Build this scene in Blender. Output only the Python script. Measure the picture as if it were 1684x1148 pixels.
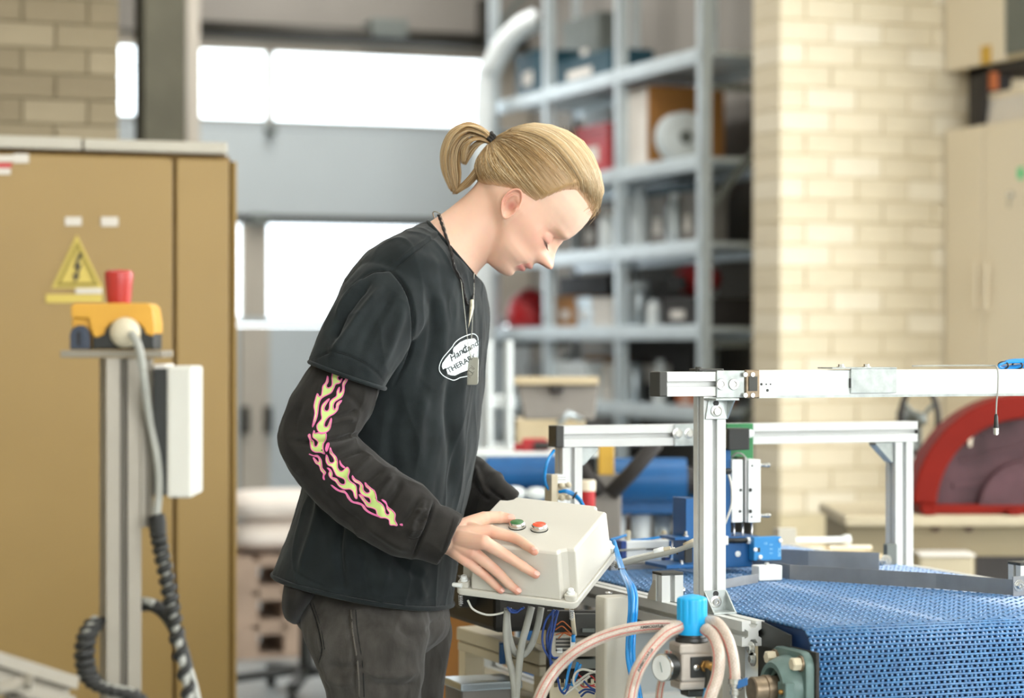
import bpy, bmesh, math, random
import numpy as np
from mathutils import Vector, Matrix, geometry, noise
from mathutils.bvhtree import BVHTree

for _o in list(bpy.data.objects):
    bpy.data.objects.remove(_o, do_unlink=True)
SC = bpy.context.scene
COL = SC.collection
random.seed(7)
RNG = np.random.default_rng(7)

# ------------------------------------------------------------------ camera
F = 3976.0            # focal length in pixels of the 1684 px wide frame (85 mm)
CX, HY = 842.0, 565.0  # principal column, horizon row
YAW = math.radians(20.7)
CAMP = Vector((0, 0, 1.3))
FW = Vector((math.sin(YAW), math.cos(YAW), 0))
RT = Vector((math.cos(YAW), -math.sin(YAW), 0))
UP = Vector((0, 0, 1))
cam_d = bpy.data.cameras.new('camera')
cam = bpy.data.objects.new('camera', cam_d)
COL.objects.link(cam)
cam.location = CAMP
cam.rotation_euler = (math.pi / 2, 0, -YAW)
cam_d.sensor_width = 36.0
cam_d.lens = 36.0 * F / 1684.0
cam_d.shift_y = -9.0 / 1684.0
cam_d.clip_start = 0.05
cam_d.clip_end = 200
cam_d.dof.use_dof = True
cam_d.dof.focus_distance = 4.03
cam_d.dof.aperture_fstop = 3.0
SC.camera = cam

# ------------------------------------------------------------------ world, lights, exposure
W = bpy.data.worlds.new('world')
SC.world = W
W.use_nodes = True
_bg = W.node_tree.nodes['Background']
_bg.inputs[0].default_value = (0.90, 0.96, 1.0, 1)
_bg.inputs[1].default_value = 6.0


def area_light(name, loc, aim, sx, sy, power, col):
    d = bpy.data.lights.new(name, 'AREA')
    d.shape = 'RECTANGLE'
    d.size, d.size_y = sx, sy
    d.energy = power
    d.color = col
    o = bpy.data.objects.new(name, d)
    COL.objects.link(o)
    o.location = loc
    o.rotation_euler = (Vector(aim) - Vector(loc)).to_track_quat('-Z', 'Y').to_euler()
    return o


# daylight entering by the window band in the right wall and by the window behind the camera
area_light('window_light_right', (6.28, 3.3, 2.35), (0.0, 3.6, 1.0), 6.4, 2.5, 350, (1.0, 0.965, 0.91))
area_light('window_light_rear', (1.9, -2.75, 2.3), (1.9, 4.0, 1.3), 6.0, 2.4, 215, (1.0, 0.97, 0.93))
# fluorescent ceiling fixtures (their housings are built with the ceiling)
CEIL_LAMPS = [(0.4, 2.6, 26), (2.8, 2.6, 26), (0.4, 5.4, 20), (2.8, 5.4, 26), (2.7, 9.9, 70), (3.6, 11.6, 70)]
for _x, _y, _p in CEIL_LAMPS:
    area_light('ceiling_lamp_light', (_x, _y, 4.34), (_x, _y, 0), 0.35, 1.7, _p, (1.0, 0.98, 0.94))

SC.view_settings.view_transform = 'Standard'
SC.view_settings.look = 'None'
SC.view_settings.gamma = 1.0
SC.view_settings.exposure = -0.08
SC.view_settings.use_curve_mapping = False


# ------------------------------------------------------------------ pixel -> place helpers
def ray(px, py):
    return FW + RT * ((px - CX) / F) + UP * ((HY - py) / F)


def P(px, py, d):
    """the point of the place that the photograph shows at (px, py), d metres along the view axis"""
    return CAMP + ray(px, py) * d


def atX(px, py, X):
    r = ray(px, py)
    return CAMP + r * (X / r.x)


def atY(px, py, Y):
    r = ray(px, py)
    return CAMP + r * (Y / r.y)


def atZ(px, py, Z):
    r = ray(px, py)
    return CAMP + r * ((Z - CAMP.z) / r.z)


def proj(w):
    v = Vector(w) - CAMP
    d = v.dot(FW)
    return CX + F * v.dot(RT) / d, HY - F * v.z / d, d


# ------------------------------------------------------------------ materials
def lin(h):
    h = h.lstrip('#')
    out = []
    for i in (0, 2, 4):
        c = int(h[i:i + 2], 16) / 255
        out.append(c / 12.92 if c <= 0.04045 else ((c + 0.055) / 1.055) ** 2.4)
    return (*out, 1)


MATS = {}


def mat(name, hexcol, rough=0.5, metal=0.0, var=0.08, vscale=8.0, bump=0.0, bscale=120.0, coat=0.0, sss=0.0,
        sheen=0.0, emit=0.0, alpha=1.0, trans=0.0, spec=None, stretch=None, col2=None):
    m = bpy.data.materials.new(name)
    m.use_nodes = True
    nt = m.node_tree
    b = nt.nodes['Principled BSDF']
    c = lin(hexcol)
    tc = nt.nodes.new('ShaderNodeTexCoord')
    mp = nt.nodes.new('ShaderNodeMapping')
    nt.links.new(tc.outputs['Object'], mp.inputs[0])
    if stretch:
        mp.inputs['Scale'].default_value = stretch
    if var > 0 or col2:
        n = nt.nodes.new('ShaderNodeTexNoise')
        n.inputs['Scale'].default_value = vscale
        n.inputs['Detail'].default_value = 5
        nt.links.new(mp.outputs[0], n.inputs['Vector'])
        r = nt.nodes.new('ShaderNodeValToRGB')
        r.color_ramp.elements[0].position = 0.3
        r.color_ramp.elements[1].position = 0.7
        c2 = lin(col2) if col2 else tuple(min(1, v * (1 + var)) for v in c[:3]) + (1,)
        r.color_ramp.elements[0].color = tuple(v * (1 - var) for v in c[:3]) + (1,)
        r.color_ramp.elements[1].color = c2
        nt.links.new(n.outputs['Fac'], r.inputs[0])
        nt.links.new(r.outputs[0], b.inputs['Base Color'])
    else:
        b.inputs['Base Color'].default_value = c
    if bump > 0:
        n2 = nt.nodes.new('ShaderNodeTexNoise')
        n2.inputs['Scale'].default_value = bscale
        n2.inputs['Detail'].default_value = 4
        nt.links.new(mp.outputs[0], n2.inputs['Vector'])
        bp = nt.nodes.new('ShaderNodeBump')
        bp.inputs['Strength'].default_value = bump
        bp.inputs['Distance'].default_value = 0.002
        nt.links.new(n2.outputs['Fac'], bp.inputs['Height'])
        nt.links.new(bp.outputs[0], b.inputs['Normal'])
    b.inputs['Roughness'].default_value = rough
    b.inputs['Metallic'].default_value = metal
    b.inputs['Coat Weight'].default_value = coat
    if spec is not None:
        b.inputs['Specular IOR Level'].default_value = spec
    if sss:
        b.inputs['Subsurface Weight'].default_value = sss
        b.inputs['Subsurface Radius'].default_value = (0.012, 0.005, 0.003)
        b.inputs['Subsurface Scale'].default_value = 0.6
    if sheen:
        b.inputs['Sheen Weight'].default_value = sheen
        b.inputs['Sheen Roughness'].default_value = 0.4
    if trans:
        b.inputs['Transmission Weight'].default_value = trans
    if emit:
        b.inputs['Emission Color'].default_value = c
        b.inputs['Emission Strength'].default_value = emit
    if alpha < 1:
        b.inputs['Alpha'].default_value = alpha
    MATS[name] = m
    return m


mat('alu', '#d9dad6', 0.38, 0.35, 0.03, 30, 0.04, 300)
mat('alu_white', '#d4d6d4', 0.38, 0.15, 0.02, 20)
mat('alu_cut', '#e4e4e0', 0.3, 0.7, 0.03, 40)
mat('zinc', '#aeb4b2', 0.38, 0.7, 0.18, 60, 0.05, 200)
mat('steel', '#b9babb', 0.28, 0.9, 0.06, 30, 0.02, 250, stretch=(1, 12, 12))
mat('guide_steel', '#8f9193', 0.42, 0.6, 0.10, 25, 0.03, 250)
mat('bolt', '#c8c8c4', 0.25, 0.9, 0.05, 60)
mat('black_plastic', '#232523', 0.45, 0, 0.08, 20)
mat('dark_cap', '#3a3a36', 0.5, 0, 0.08, 20)
mat('dark_plate', '#26241f', 0.55, 0.2, 0.2, 20, 0.05, 120)
mat('box_grey', '#c8c4b9', 0.42, 0, 0.012, 12, 0.03, 500)
mat('box_rim', '#d2cfc5', 0.42, 0, 0.01, 12, 0.02, 500)
mat('housing', '#b6b1a4', 0.5, 0, 0.03, 8, 0.03, 300)
mat('green_btn', '#2f6f38', 0.35, 0, 0.05, 30)
mat('red_btn', '#e4502b', 0.35, 0, 0.04, 30)
mat('chrome', '#cfcfcb', 0.22, 0.95, 0.03, 30)
mat('belt_blue', '#33699f', 0.36, 0, 0.10, 60, coat=0.6, col2='#437fb2', spec=0.8)
mat('machine_blue', '#08558f', 0.4, 0, 0.08, 20, 0.03, 200)
mat('knob_blue', '#0fa3e0', 0.4, 0, 0.03, 20)
mat('tube_blue', '#1288d2', 0.25, 0, 0.06, 40, coat=0.3)
mat('wire_blue', '#123a80', 0.4, 0, 0.1, 40)
mat('sensor_blue', '#2c86c4', 0.42, 0, 0.04, 30)
mat('label_pale', '#9cd0ea', 0.5, 0, 0.02, 30)
mat('pcb_green', '#2f7d4a', 0.45, 0, 0.1, 40)
mat('white_part', '#e9ecea', 0.4, 0, 0.02, 20)
mat('cable_grey', '#9a9a92', 0.5, 0, 0.06, 30)
mat('cable_white', '#d8d6cc', 0.5, 0, 0.04, 30)
mat('rubber', '#1d1d1b', 0.6, 0, 0.1, 30)
mat('brass', '#a9824a', 0.35, 0.85, 0.12, 60)
mat('shaft_steel', '#8a7a66', 0.38, 0.8, 0.2, 80)
mat('bearing_green', '#5d736e', 0.45, 0.1, 0.12, 40, 0.08, 150)
mat('tan_cream', '#c9bea4', 0.55, 0, 0.05, 10)
mat('print_black', '#1c1a1a', 0.6, 0, 0, 1)
mat('print_red', '#c23a36', 0.5, 0, 0, 1)
mat('print_pink', '#e271a6', 0.65, 0, 0.06, 90)
mat('print_green', '#b9d17c', 0.65, 0, 0.10, 60)
mat('print_white', '#e2ebec', 0.7, 0, 0.10, 400)
mat('print_dark', '#1d2629', 0.75, 0, 0.05, 60)
mat('tag_steel', '#a9aaa3', 0.32, 0.8, 0.04, 40)
mat('engrave', '#55544f', 0.5, 0.4, 0.05, 40)
mat('chain', '#b6b5ac', 0.25, 0.9, 0.05, 80)
mat('leather', '#1b1715', 0.6, 0, 0.1, 80)
mat('tooth', '#d9d0b4', 0.35, 0.2, 0.25, 160)
# setting
mat('floor', '#9ba3a6', 0.35, 0, 0.10, 1.4, 0.05, 60)
mat('ceiling', '#c9c6bd', 0.8, 0, 0.04, 2)
mat('wall_paint', '#c5bda9', 0.8, 0, 0.04, 2, 0.1, 60)
mat('annex_wall', '#86817a', 0.85, 0, 0.06, 2)
mat('mortar', '#cbbd9c', 0.9, 0, 0.06, 12, 0.2, 90)
mat('brick', '#ddd0b6', 0.85, 0, 0.05, 6, 0.2, 80)
mat('brick_b', '#d8cbb0', 0.85, 0, 0.05, 6, 0.2, 80)
mat('brick_c', '#e2d7c0', 0.85, 0, 0.05, 6, 0.2, 80)
mat('old_brick', '#8d8067', 0.9, 0, 0.06, 6, 0.2, 80)  # darker copies of the brick colours, painting shade onto the left wall
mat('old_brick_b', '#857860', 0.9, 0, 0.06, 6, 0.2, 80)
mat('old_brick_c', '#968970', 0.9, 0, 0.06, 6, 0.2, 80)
mat('old_mortar', '#746950', 0.9, 0, 0.06, 12, 0.2, 90)  # mortar darkened to match, shade put into the colour
mat('door_grey', '#b9c1c4', 0.5, 0, 0.03, 2, 0.02, 80)
mat('door_frame', '#b9b1a4', 0.55, 0.1, 0.04, 5)
mat('dark_beam', '#37352f', 0.6, 0.2, 0.1, 6)
mat('column', '#5b5849', 0.75, 0.05, 0.12, 6, 0.1, 50)
mat('cab_tan', '#8f7440', 0.5, 0, 0.03, 3, 0.03, 200)
mat('cab_seam', '#6d5226', 0.7, 0, 0.05, 5)
mat('cab_top', '#a8a294', 0.5, 0.1, 0.04, 5)
mat('sign_yellow', '#bda648', 0.5, 0, 0.03, 10)
mat('sign_olive', '#877620', 0.55, 0, 0.03, 10)
mat('estop_yellow', '#cf9a35', 0.42, 0, 0.03, 20)
mat('estop_red', '#ab2b22', 0.4, 0, 0.04, 20)
mat('lock_navy', '#353d4c', 0.5, 0.1, 0.06, 30)
mat('reg_body', '#b3aaa0', 0.42, 0.25, 0.05, 30)
mat('slot_dark', '#575146', 0.6, 0.2, 0.05, 20)  # dark tone standing in for shade inside the post slots
mat('panel_white', '#c9c7be', 0.45, 0, 0.02, 10)
mat('sticker', '#c4bdb2', 0.6, 0, 0.03, 10)
mat('warm_alu', '#8a8376', 0.42, 0.3, 0.04, 20)
mat('cream', '#e8dbc3', 0.5, 0, 0.02, 3)
mat('cream_dark', '#c6b593', 0.5, 0, 0.03, 3)
mat('green_led', '#35d48a', 0.5, 0, 0.02, 5)
mat('shelf_metal', '#c9d3d7', 0.38, 0.25, 0.06, 10)
mat('shelf_dark', '#6f7470', 0.5, 0.3, 0.08, 10)
mat('saw_red', '#7a1608', 0.65, 0, 0.12, 5, spec=0.2)
mat('saw_guard', '#3f1d20', 0.45, 0.0, 0.45, 7, spec=0.3, col2='#5b3a40')
mat('olive_body', '#8d8064', 0.6, 0, 0.06, 4)
mat('beige_body', '#bdb094', 0.55, 0, 0.06, 4)
mat('cardboard', '#a9743a', 0.8, 0, 0.08, 6)
mat('white_box', '#e0dad2', 0.6, 0, 0.04, 5)
mat('teal_bin', '#123f4d', 0.5, 0, 0.1, 5)
mat('grey_case', '#7d7872', 0.6, 0, 0.05, 4)
mat('dark_misc', '#2f2b29', 0.7, 0, 0.2, 8)
mat('brown_misc', '#5d4a3c', 0.7, 0, 0.15, 8)
mat('red_misc', '#b01f24', 0.4, 0, 0.1, 8)
mat('silver_misc', '#b9c2c6', 0.3, 0.7, 0.08, 8)
mat('white_misc', '#dfe5e6', 0.5, 0, 0.05, 8)
mat('yellow_misc', '#d0a437', 0.5, 0, 0.06, 8)
mat('pallet_wood', '#a58f7d', 0.8, 0, 0.12, 9, 0.2, 60)
mat('sack_white', '#e6dcd2', 0.7, 0, 0.05, 6, 0.3, 20)
mat('orange_misc', '#b8612b', 0.6, 0, 0.1, 8)


# ------------------------------------------------------------------ mesh helpers
def catmull(pts, n=8, closed=False):
    pts = [Vector(p) for p in pts]
    out = []
    m = len(pts)
    rng = range(m if closed else m - 1)
    for i in rng:
        p1, p2 = pts[i], pts[(i + 1) % m]
        p0 = pts[i - 1] if (i > 0 or closed) else p1 * 2 - p2
        p3 = pts[(i + 2) % m] if (i + 2 < m or closed) else p2 * 2 - p1
        for k in range(n):
            t = k / n
            out.append(0.5 * ((2 * p1) + (p2 - p0) * t + (2 * p0 - 5 * p1 + 4 * p2 - p3) * t * t
                              + (3 * p1 - p0 - 3 * p2 + p3) * t ** 3))
    if not closed:
        out.append(pts[-1])
    return out


def frame_of(d):
    d = Vector(d).normalized()
    a = Vector((0, 0, 1)) if abs(d.z) < 0.9 else Vector((1, 0, 0))
    u = d.cross(a).normalized()
    return u, d.cross(u).normalized(), d


class MB:
    def __init__(self):
        self.v, self.f = [], []

    def add(self, vs, fs):
        k = len(self.v)
        self.v += [tuple(p) for p in vs]
        self.f += [tuple(i + k for i in f) for f in fs]
        return self

    def box(self, x0, x1, y0, y1, z0, z1):
        return self.add([(x, y, z) for z in (z0, z1) for y in (y0, y1) for x in (x0, x1)],
                        [(0, 2, 3, 1), (4, 5, 7, 6), (0, 1, 5, 4), (2, 6, 7, 3), (0, 4, 6, 2), (1, 3, 7, 5)])

    def obox(self, c, a, b, d):
        """centre and three half-extent vectors"""
        c, a, b, d = Vector(c), Vector(a), Vector(b), Vector(d)
        vs = [c + a * sx + b * sy + d * sz for sz in (-1, 1) for sy in (-1, 1) for sx in (-1, 1)]
        return self.add(vs, [(0, 2, 3, 1), (4, 5, 7, 6), (0, 1, 5, 4), (2, 6, 7, 3), (0, 4, 6, 2), (1, 3, 7, 5)])

    def bar(self, p0, p1, w, h, up=(0, 0, 1)):
        p0, p1 = Vector(p0), Vector(p1)
        d = (p1 - p0)
        s = d.cross(Vector(up)).normalized()
        u = s.cross(d).normalized()
        return self.obox((p0 + p1) / 2, d / 2, s * w / 2, u * h / 2)

    def loft(self, rings, cap=True, closed=False):
        n = len(rings[0])
        vs = [p for r in rings for p in r]
        fs = []
        m = len(rings)
        for i in range(m if closed else m - 1):
            j2 = (i + 1) % m
            for j in range(n):
                a, b = i * n + j, i * n + (j + 1) % n
                c, d = j2 * n + (j + 1) % n, j2 * n + j
                fs.append((a, b, c, d))
        if cap and not closed:
            fs.append(tuple(range(n))[::-1])
            fs.append(tuple((m - 1) * n + j for j in range(n)))
        return self.add(vs, fs)

    def cyl(self, p0, p1, r0, r1=None, n=16):
        r1 = r0 if r1 is None else r1
        return self.lathe(p0, Vector(p1) - Vector(p0), [(0, r0), ((Vector(p1) - Vector(p0)).length, r1)], n)

    def lathe(self, p0, axis, prof, n=20, squash=1.0):
        u, w, d = frame_of(axis)
        p0 = Vector(p0)
        rings = []
        for (h, r) in prof:
            r = max(r, 1e-5)
            rings.append([p0 + d * h + u * (r * math.cos(2 * math.pi * k / n)) + w * (r * squash * math.sin(2 * math.pi * k / n))
                          for k in range(n)])
        return self.loft(rings)

    def tube(self, pts, r, n=8, closed=False, rfun=None, sq=1.0):
        pts = [Vector(p) for p in pts]
        m = len(pts)
        rings = []
        pu = None
        for i, p in enumerate(pts):
            if closed:
                t = pts[(i + 1) % m] - pts[i - 1]
            else:
                t = pts[min(i + 1, m - 1)] - pts[max(i - 1, 0)]
            if t.length < 1e-9:
                t = Vector((0, 0, 1))
            t.normalize()
            if pu is None:
                u, w, _ = frame_of(t)
            else:
                u = (pu - t * pu.dot(t))
                u = u.normalized() if u.length > 1e-6 else frame_of(t)[0]
                w = t.cross(u)
            pu = u
            rr = r * (rfun(i / max(1, m - 1)) if rfun else 1)
            rings.append([p + u * (rr * math.cos(2 * math.pi * k / n)) + w * (rr * sq * math.sin(2 * math.pi * k / n))
                          for k in range(n)])
        return self.loft(rings, closed=closed)

    def prism(self, base, ext):
        base = [Vector(p) for p in base]
        ext = Vector(ext)
        return self.loft([base, [p + ext for p in base]])

    def sphere(self, c, r, n=12, sc=(1, 1, 1)):
        c = Vector(c)
        rings = []
        for i in range(n + 1):
            th = math.pi * i / n
            th = min(max(th, 0.02), math.pi - 0.02)
            rings.append([c + Vector((r * sc[0] * math.sin(th) * math.cos(2 * math.pi * k / (n * 2)),
                                      r * sc[1] * math.sin(th) * math.sin(2 * math.pi * k / (n * 2)),
                                      r * sc[2] * math.cos(th))) for k in range(n * 2)])
        return self.loft(rings)

    def mesh(self, name):
        me = bpy.data.meshes.new(name)
        me.from_pydata(self.v, [], self.f)
        bm = bmesh.new()
        bm.from_mesh(me)
        bmesh.ops.recalc_face_normals(bm, faces=bm.faces)
        bm.to_mesh(me)
        bm.free()
        me.validate()
        return me

    def build(self, name, m, parent=None, smooth=False, bevel=0, angle=None, seg=2):
        return link(name, self.mesh(name), m, parent, smooth, bevel, angle, seg)


def link(name, me, m, parent=None, smooth=False, bevel=0, angle=None, seg=2):
    o = bpy.data.objects.new(name, me)
    COL.objects.link(o)
    if m is not None:
        me.materials.append(MATS[m] if isinstance(m, str) else m)
    if smooth or angle:
        me.polygons.foreach_set('use_smooth', [True] * len(me.polygons))
        if angle:
            me.set_sharp_from_angle(angle=math.radians(angle))
    if bevel:
        b = o.modifiers.new('bevel', 'BEVEL')
        b.width = bevel
        b.segments = seg
        b.limit_method = 'ANGLE'
        b.angle_limit = math.radians(40)
    if parent is not None:
        adopt(o, parent)
    return o


def adopt(o, parent):
    o.parent = parent
    o.matrix_parent_inverse = world_of(parent).inverted()


def world_of(o):
    m = Matrix.LocRotScale(o.location, o.rotation_euler, o.scale)
    if o.parent is not None:
        return world_of(o.parent) @ o.matrix_parent_inverse @ m
    return m


def tag(o, label, cat, group=None, kind=None):
    if label:
        o['label'] = label
    if cat:
        o['category'] = cat
    if group:
        o['group'] = group
    if kind:
        o['kind'] = kind
    return o


def thing(name, loc, label, cat, group=None, rz=0.0):
    o = bpy.data.objects.new(name, None)
    o.empty_display_size = 0.05
    COL.objects.link(o)
    o.location = loc
    o.rotation_euler = (0, 0, rz)
    return tag(o, label, cat, group)


def structure(o):
    o['kind'] = 'structure'
    return o


def rrect(w, h, r, n=4):
    """rounded rectangle outline, list of 2-D points"""
    out = []
    for cx, cy, a0 in ((w / 2 - r, h / 2 - r, 0), (-w / 2 + r, h / 2 - r, 90), (-w / 2 + r, -h / 2 + r, 180), (w / 2 - r, -h / 2 + r, 270)):
        for k in range(n + 1):
            a = math.radians(a0 + 90 * k / n)
            out.append((cx + r * math.cos(a), cy + r * math.sin(a)))
    return out


def prof_outline(w, h, cell=0.04, slot=0.009, deep=0.011, lip=0.0045, under=0.016):
    """outline of a T-slot aluminium profile"""
    def side(p, q):
        p, q = Vector((*p, 0)), Vector((*q, 0))
        d = (q - p)
        L = d.length
        d.normalize()
        n = Vector((-d.y, d.x, 0))
        k = max(1, round(L / cell))
        pts = [p]
        for i in range(k):
            c = p + d * (L * (i + 0.5) / k)
            pts += [c - d * slot / 2, c - d * slot / 2 + n * lip, c - d * under / 2 + n * lip, c - d * under / 4 + n * deep,
                    c + d * under / 4 + n * deep, c + d * under / 2 + n * lip, c + d * slot / 2 + n * lip, c + d * slot / 2]
        return [(v.x, v.y) for v in pts]
    c = [(-w / 2, -h / 2), (w / 2, -h / 2), (w / 2, h / 2), (-w / 2, h / 2)]
    out = []
    for i in range(4):
        out += side(c[i], c[(i + 1) % 4])
    return out


def profile(mb, p0, p1, ax, ay, w=0.04, h=0.04, cell=0.04, **kw):
    p0, p1, ax, ay = Vector(p0), Vector(p1), Vector(ax).normalized(), Vector(ay).normalized()
    o = prof_outline(w, h, cell, **kw)
    return mb.prism([p0 + ax * x + ay * y for x, y in o], p1 - p0)


def hexbolt(parent, p, axis, r=0.0065, name='bolt', m='bolt', washer=1.7):
    u, w, d = frame_of(axis)
    mb = MB()
    mb.lathe(p, d, [(0, r * washer), (0.0015, r * washer), (0.0016, r * washer * .9)], 20)
    mb.lathe(Vector(p) + d * 0.0015, d, [(0, r), (0.004, r), (0.005, r * .85), (0.005, r * .5), (0.0025, r * .45)], 6 if m != 'socket' else 16)
    return mb.build(name, m, parent)


def text_mesh(body, size, font_shear=0.0, bold=0.0):
    cu = bpy.data.curves.new('txt', 'FONT')
    cu.body = body
    cu.size = size
    cu.align_x = 'CENTER'
    cu.align_y = 'CENTER'
    cu.shear = font_shear
    cu.offset = bold
    cu.resolution_u = 3
    o = bpy.data.objects.new('txt', cu)
    COL.objects.link(o)
    dg = bpy.context.evaluated_depsgraph_get()
    me = bpy.data.meshes.new_from_object(o.evaluated_get(dg))
    bpy.data.objects.remove(o, do_unlink=True)
    vs = [v.co.copy() for v in me.vertices]
    fs = [tuple(p.vertices) for p in me.polygons]
    bpy.data.meshes.remove(me)
    return vs, fs


def place_text(body, size, c, ex, ey, name, m, parent, shear=0.0, bold=0.0, lift=0.0004):
    vs, fs = text_mesh(body, size, shear, bold)
    ex, ey = Vector(ex).normalized(), Vector(ey).normalized()
    n = ex.cross(ey)
    mb = MB()
    mb.add([Vector(c) + ex * v.x + ey * v.y + n * lift for v in vs], fs)
    me = bpy.data.meshes.new(name)
    me.from_pydata(mb.v, [], mb.f)
    return link(name, me, m, parent)


def dup(root, delta):
    """a copy of a thing with copies of its parts and sub-parts, moved by delta"""
    r = root.copy()
    COL.objects.link(r)
    r.location = root.location + Vector(delta)
    for ch in list(root.children):
        c = ch.copy()
        COL.objects.link(c)
        c.parent = r
        c.matrix_parent_inverse = ch.matrix_parent_inverse.copy()
        for g in ch.children:
            k = g.copy()
            COL.objects.link(k)
            k.parent = c
            k.matrix_parent_inverse = g.matrix_parent_inverse.copy()
    return r


def apply_mods(o):
    """freeze modifiers into a new mesh"""
    dg = bpy.context.evaluated_depsgraph_get()
    me = bpy.data.meshes.new_from_object(o.evaluated_get(dg))
    old = o.data
    o.modifiers.clear()
    o.data = me
    bpy.data.meshes.remove(old)
    return me


def remesh(mb, voxel, smooth_it=4, smooth_f=0.5):
    me = mb.mesh('tmp')
    o = bpy.data.objects.new('tmp', me)
    COL.objects.link(o)
    r = o.modifiers.new('r', 'REMESH')
    r.mode = 'VOXEL'
    r.voxel_size = voxel
    if smooth_it:
        s = o.modifiers.new('s', 'SMOOTH')
        s.iterations = smooth_it
        s.factor = smooth_f
    me2 = apply_mods(o)
    bpy.data.objects.remove(o, do_unlink=True)
    return me2


def mesh_arrays(me):
    n = len(me.vertices)
    co = np.empty(n * 3)
    me.vertices.foreach_get('co', co)
    no = np.empty(n * 3)
    me.vertices.foreach_get('normal', no)
    return co.reshape(-1, 3), no.reshape(-1, 3)


def set_co(me, co):
    me.vertices.foreach_set('co', np.ascontiguousarray(co).ravel())
    me.update()
# ================================================================== THE SETTING
def glass_mat(name, tint, refl=0.12):
    m = bpy.data.materials.new(name)
    m.use_nodes = True
    nt = m.node_tree
    nt.nodes.remove(nt.nodes['Principled BSDF'])
    out = nt.nodes['Material Output']
    t = nt.nodes.new('ShaderNodeBsdfTransparent')
    t.inputs[0].default_value = (*tint, 1)
    g = nt.nodes.new('ShaderNodeBsdfGlossy')
    g.inputs['Roughness'].default_value = 0.08
    nz = nt.nodes.new('ShaderNodeTexNoise')
    nz.inputs['Scale'].default_value = 3
    mx = nt.nodes.new('ShaderNodeMixShader')
    mul = nt.nodes.new('ShaderNodeMath')
    mul.operation = 'MULTIPLY'
    mul.inputs[1].default_value = refl * 2
    nt.links.new(nz.outputs['Fac'], mul.inputs[0])
    nt.links.new(mul.outputs[0], mx.inputs[0])
    nt.links.new(t.outputs[0], mx.inputs[1])
    nt.links.new(g.outputs[0], mx.inputs[2])
    nt.links.new(mx.outputs[0], out.inputs[0])
    MATS[name] = m


glass_mat('pane', (0.97, 0.99, 1.0))
YW = 8.5        # brick partition, face towards the camera
YD = 13.0       # sectional door at the far end
structure(MB().box(-3.2, 6.6, -3.2, 13.4, -0.1, 0.0).build('floor', 'floor'))
structure(MB().box(-3.2, 6.6, -3.2, 13.4, 4.5, 4.6).build('ceiling', 'ceiling'))
structure(MB().box(-3.2, -3.0, -3.0, YW, 0, 4.5).build('wall_west', 'wall_paint'))
mb = MB()   # right hall wall with a long window opening
mb.box(6.4, 6.6, -3.0, YW + .24, 0, 1.05).box(6.4, 6.6, -3.0, YW + .24, 3.65, 4.5)
mb.box(6.4, 6.6, -3.0, 0.0, 1.05, 3.65).box(6.4, 6.6, 6.6, YW + .24, 1.05, 3.65)
structure(mb.build('wall_east', 'wall_paint'))
w = bpy.data.objects.new('window_1', None); COL.objects.link(w); structure(w); w.location = (6.5, 3.3, 1.05)
fr = MB()
for i in range(5):
    fr.box(6.44, 6.5, 1.65 * i - .03, 1.65 * i + .03, 1.05, 3.65)
fr.box(6.44, 6.5, 0, 6.6, 1.05, 1.11).box(6.44, 6.5, 0, 6.6, 3.59, 3.65)
fr.build('window_frame', 'door_frame', w)
MB().box(6.465, 6.472, 0, 6.6, 1.05, 3.65).build('pane', 'pane', w)
mb = MB()
mb.box(-3.2, 6.6, -3.2, -3.0, 0, 1.0).box(-3.2, 6.6, -3.2, -3.0, 3.6, 4.5)
mb.box(-3.2, -1.2, -3.2, -3.0, 1.0, 3.6).box(5.0, 6.6, -3.2, -3.0, 1.0, 3.6)
structure(mb.build('wall_south', 'wall_paint'))
w = bpy.data.objects.new('window_2', None); COL.objects.link(w); structure(w); w.location = (1.9, -3.1, 1.0)
fr = MB()
for i in range(5):
    fr.box(-1.2 + 1.55 * i - .03, -1.2 + 1.55 * i + .03, -3.12, -3.06, 1.0, 3.6)
fr.box(-1.2, 5.0, -3.12, -3.06, 1.0, 1.06).box(-1.2, 5.0, -3.12, -3.06, 3.54, 3.6)
fr.build('window_frame', 'door_frame', w)
MB().box(-1.2, 5.0, -3.1, -3.093, 1.0, 3.6).build('pane', 'pane', w)
_spots = ['above the stop stand', 'above the front gantry', 'above the tan electrical cabinet', 'above the red saw side', 'just behind the brick opening', 'nearest the sectional door']
for i, (x, y, _p) in enumerate(CEIL_LAMPS):
    t = thing('ceiling_lamp', (x, y, 4.5), 'long white fluorescent fixture ' + _spots[i], 'lamp', 'fluorescent ceiling fixtures')
    MB().box(x - .2, x + .2, y - .9, y + .9, 4.40, 4.499).build('housing', 'white_misc', t, bevel=.01)
    MB().box(x - .175, x + .175, y - .85, y + .85, 4.35, 4.40).build('diffuser', 'white_misc', t, bevel=.01)

# brick partition with the wide opening
XL = atY(197, 300, YW).x
XR = atY(1281, 300, YW).x
PX, PZ = 0.23, 0.0885
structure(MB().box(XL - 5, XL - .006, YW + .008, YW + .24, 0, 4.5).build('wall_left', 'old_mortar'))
structure(MB().box(XR + .006, 6.4, YW + .008, YW + .24, 0, 4.5).build('wall_right', 'mortar'))
WL, WR = bpy.data.objects['wall_left'], bpy.data.objects['wall_right']
structure(MB().box(XL - .05, XR + .05, YW, YW + .24, 3.3, 4.5).build('wall_over_opening', 'mortar'))
_brick = {}


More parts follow.
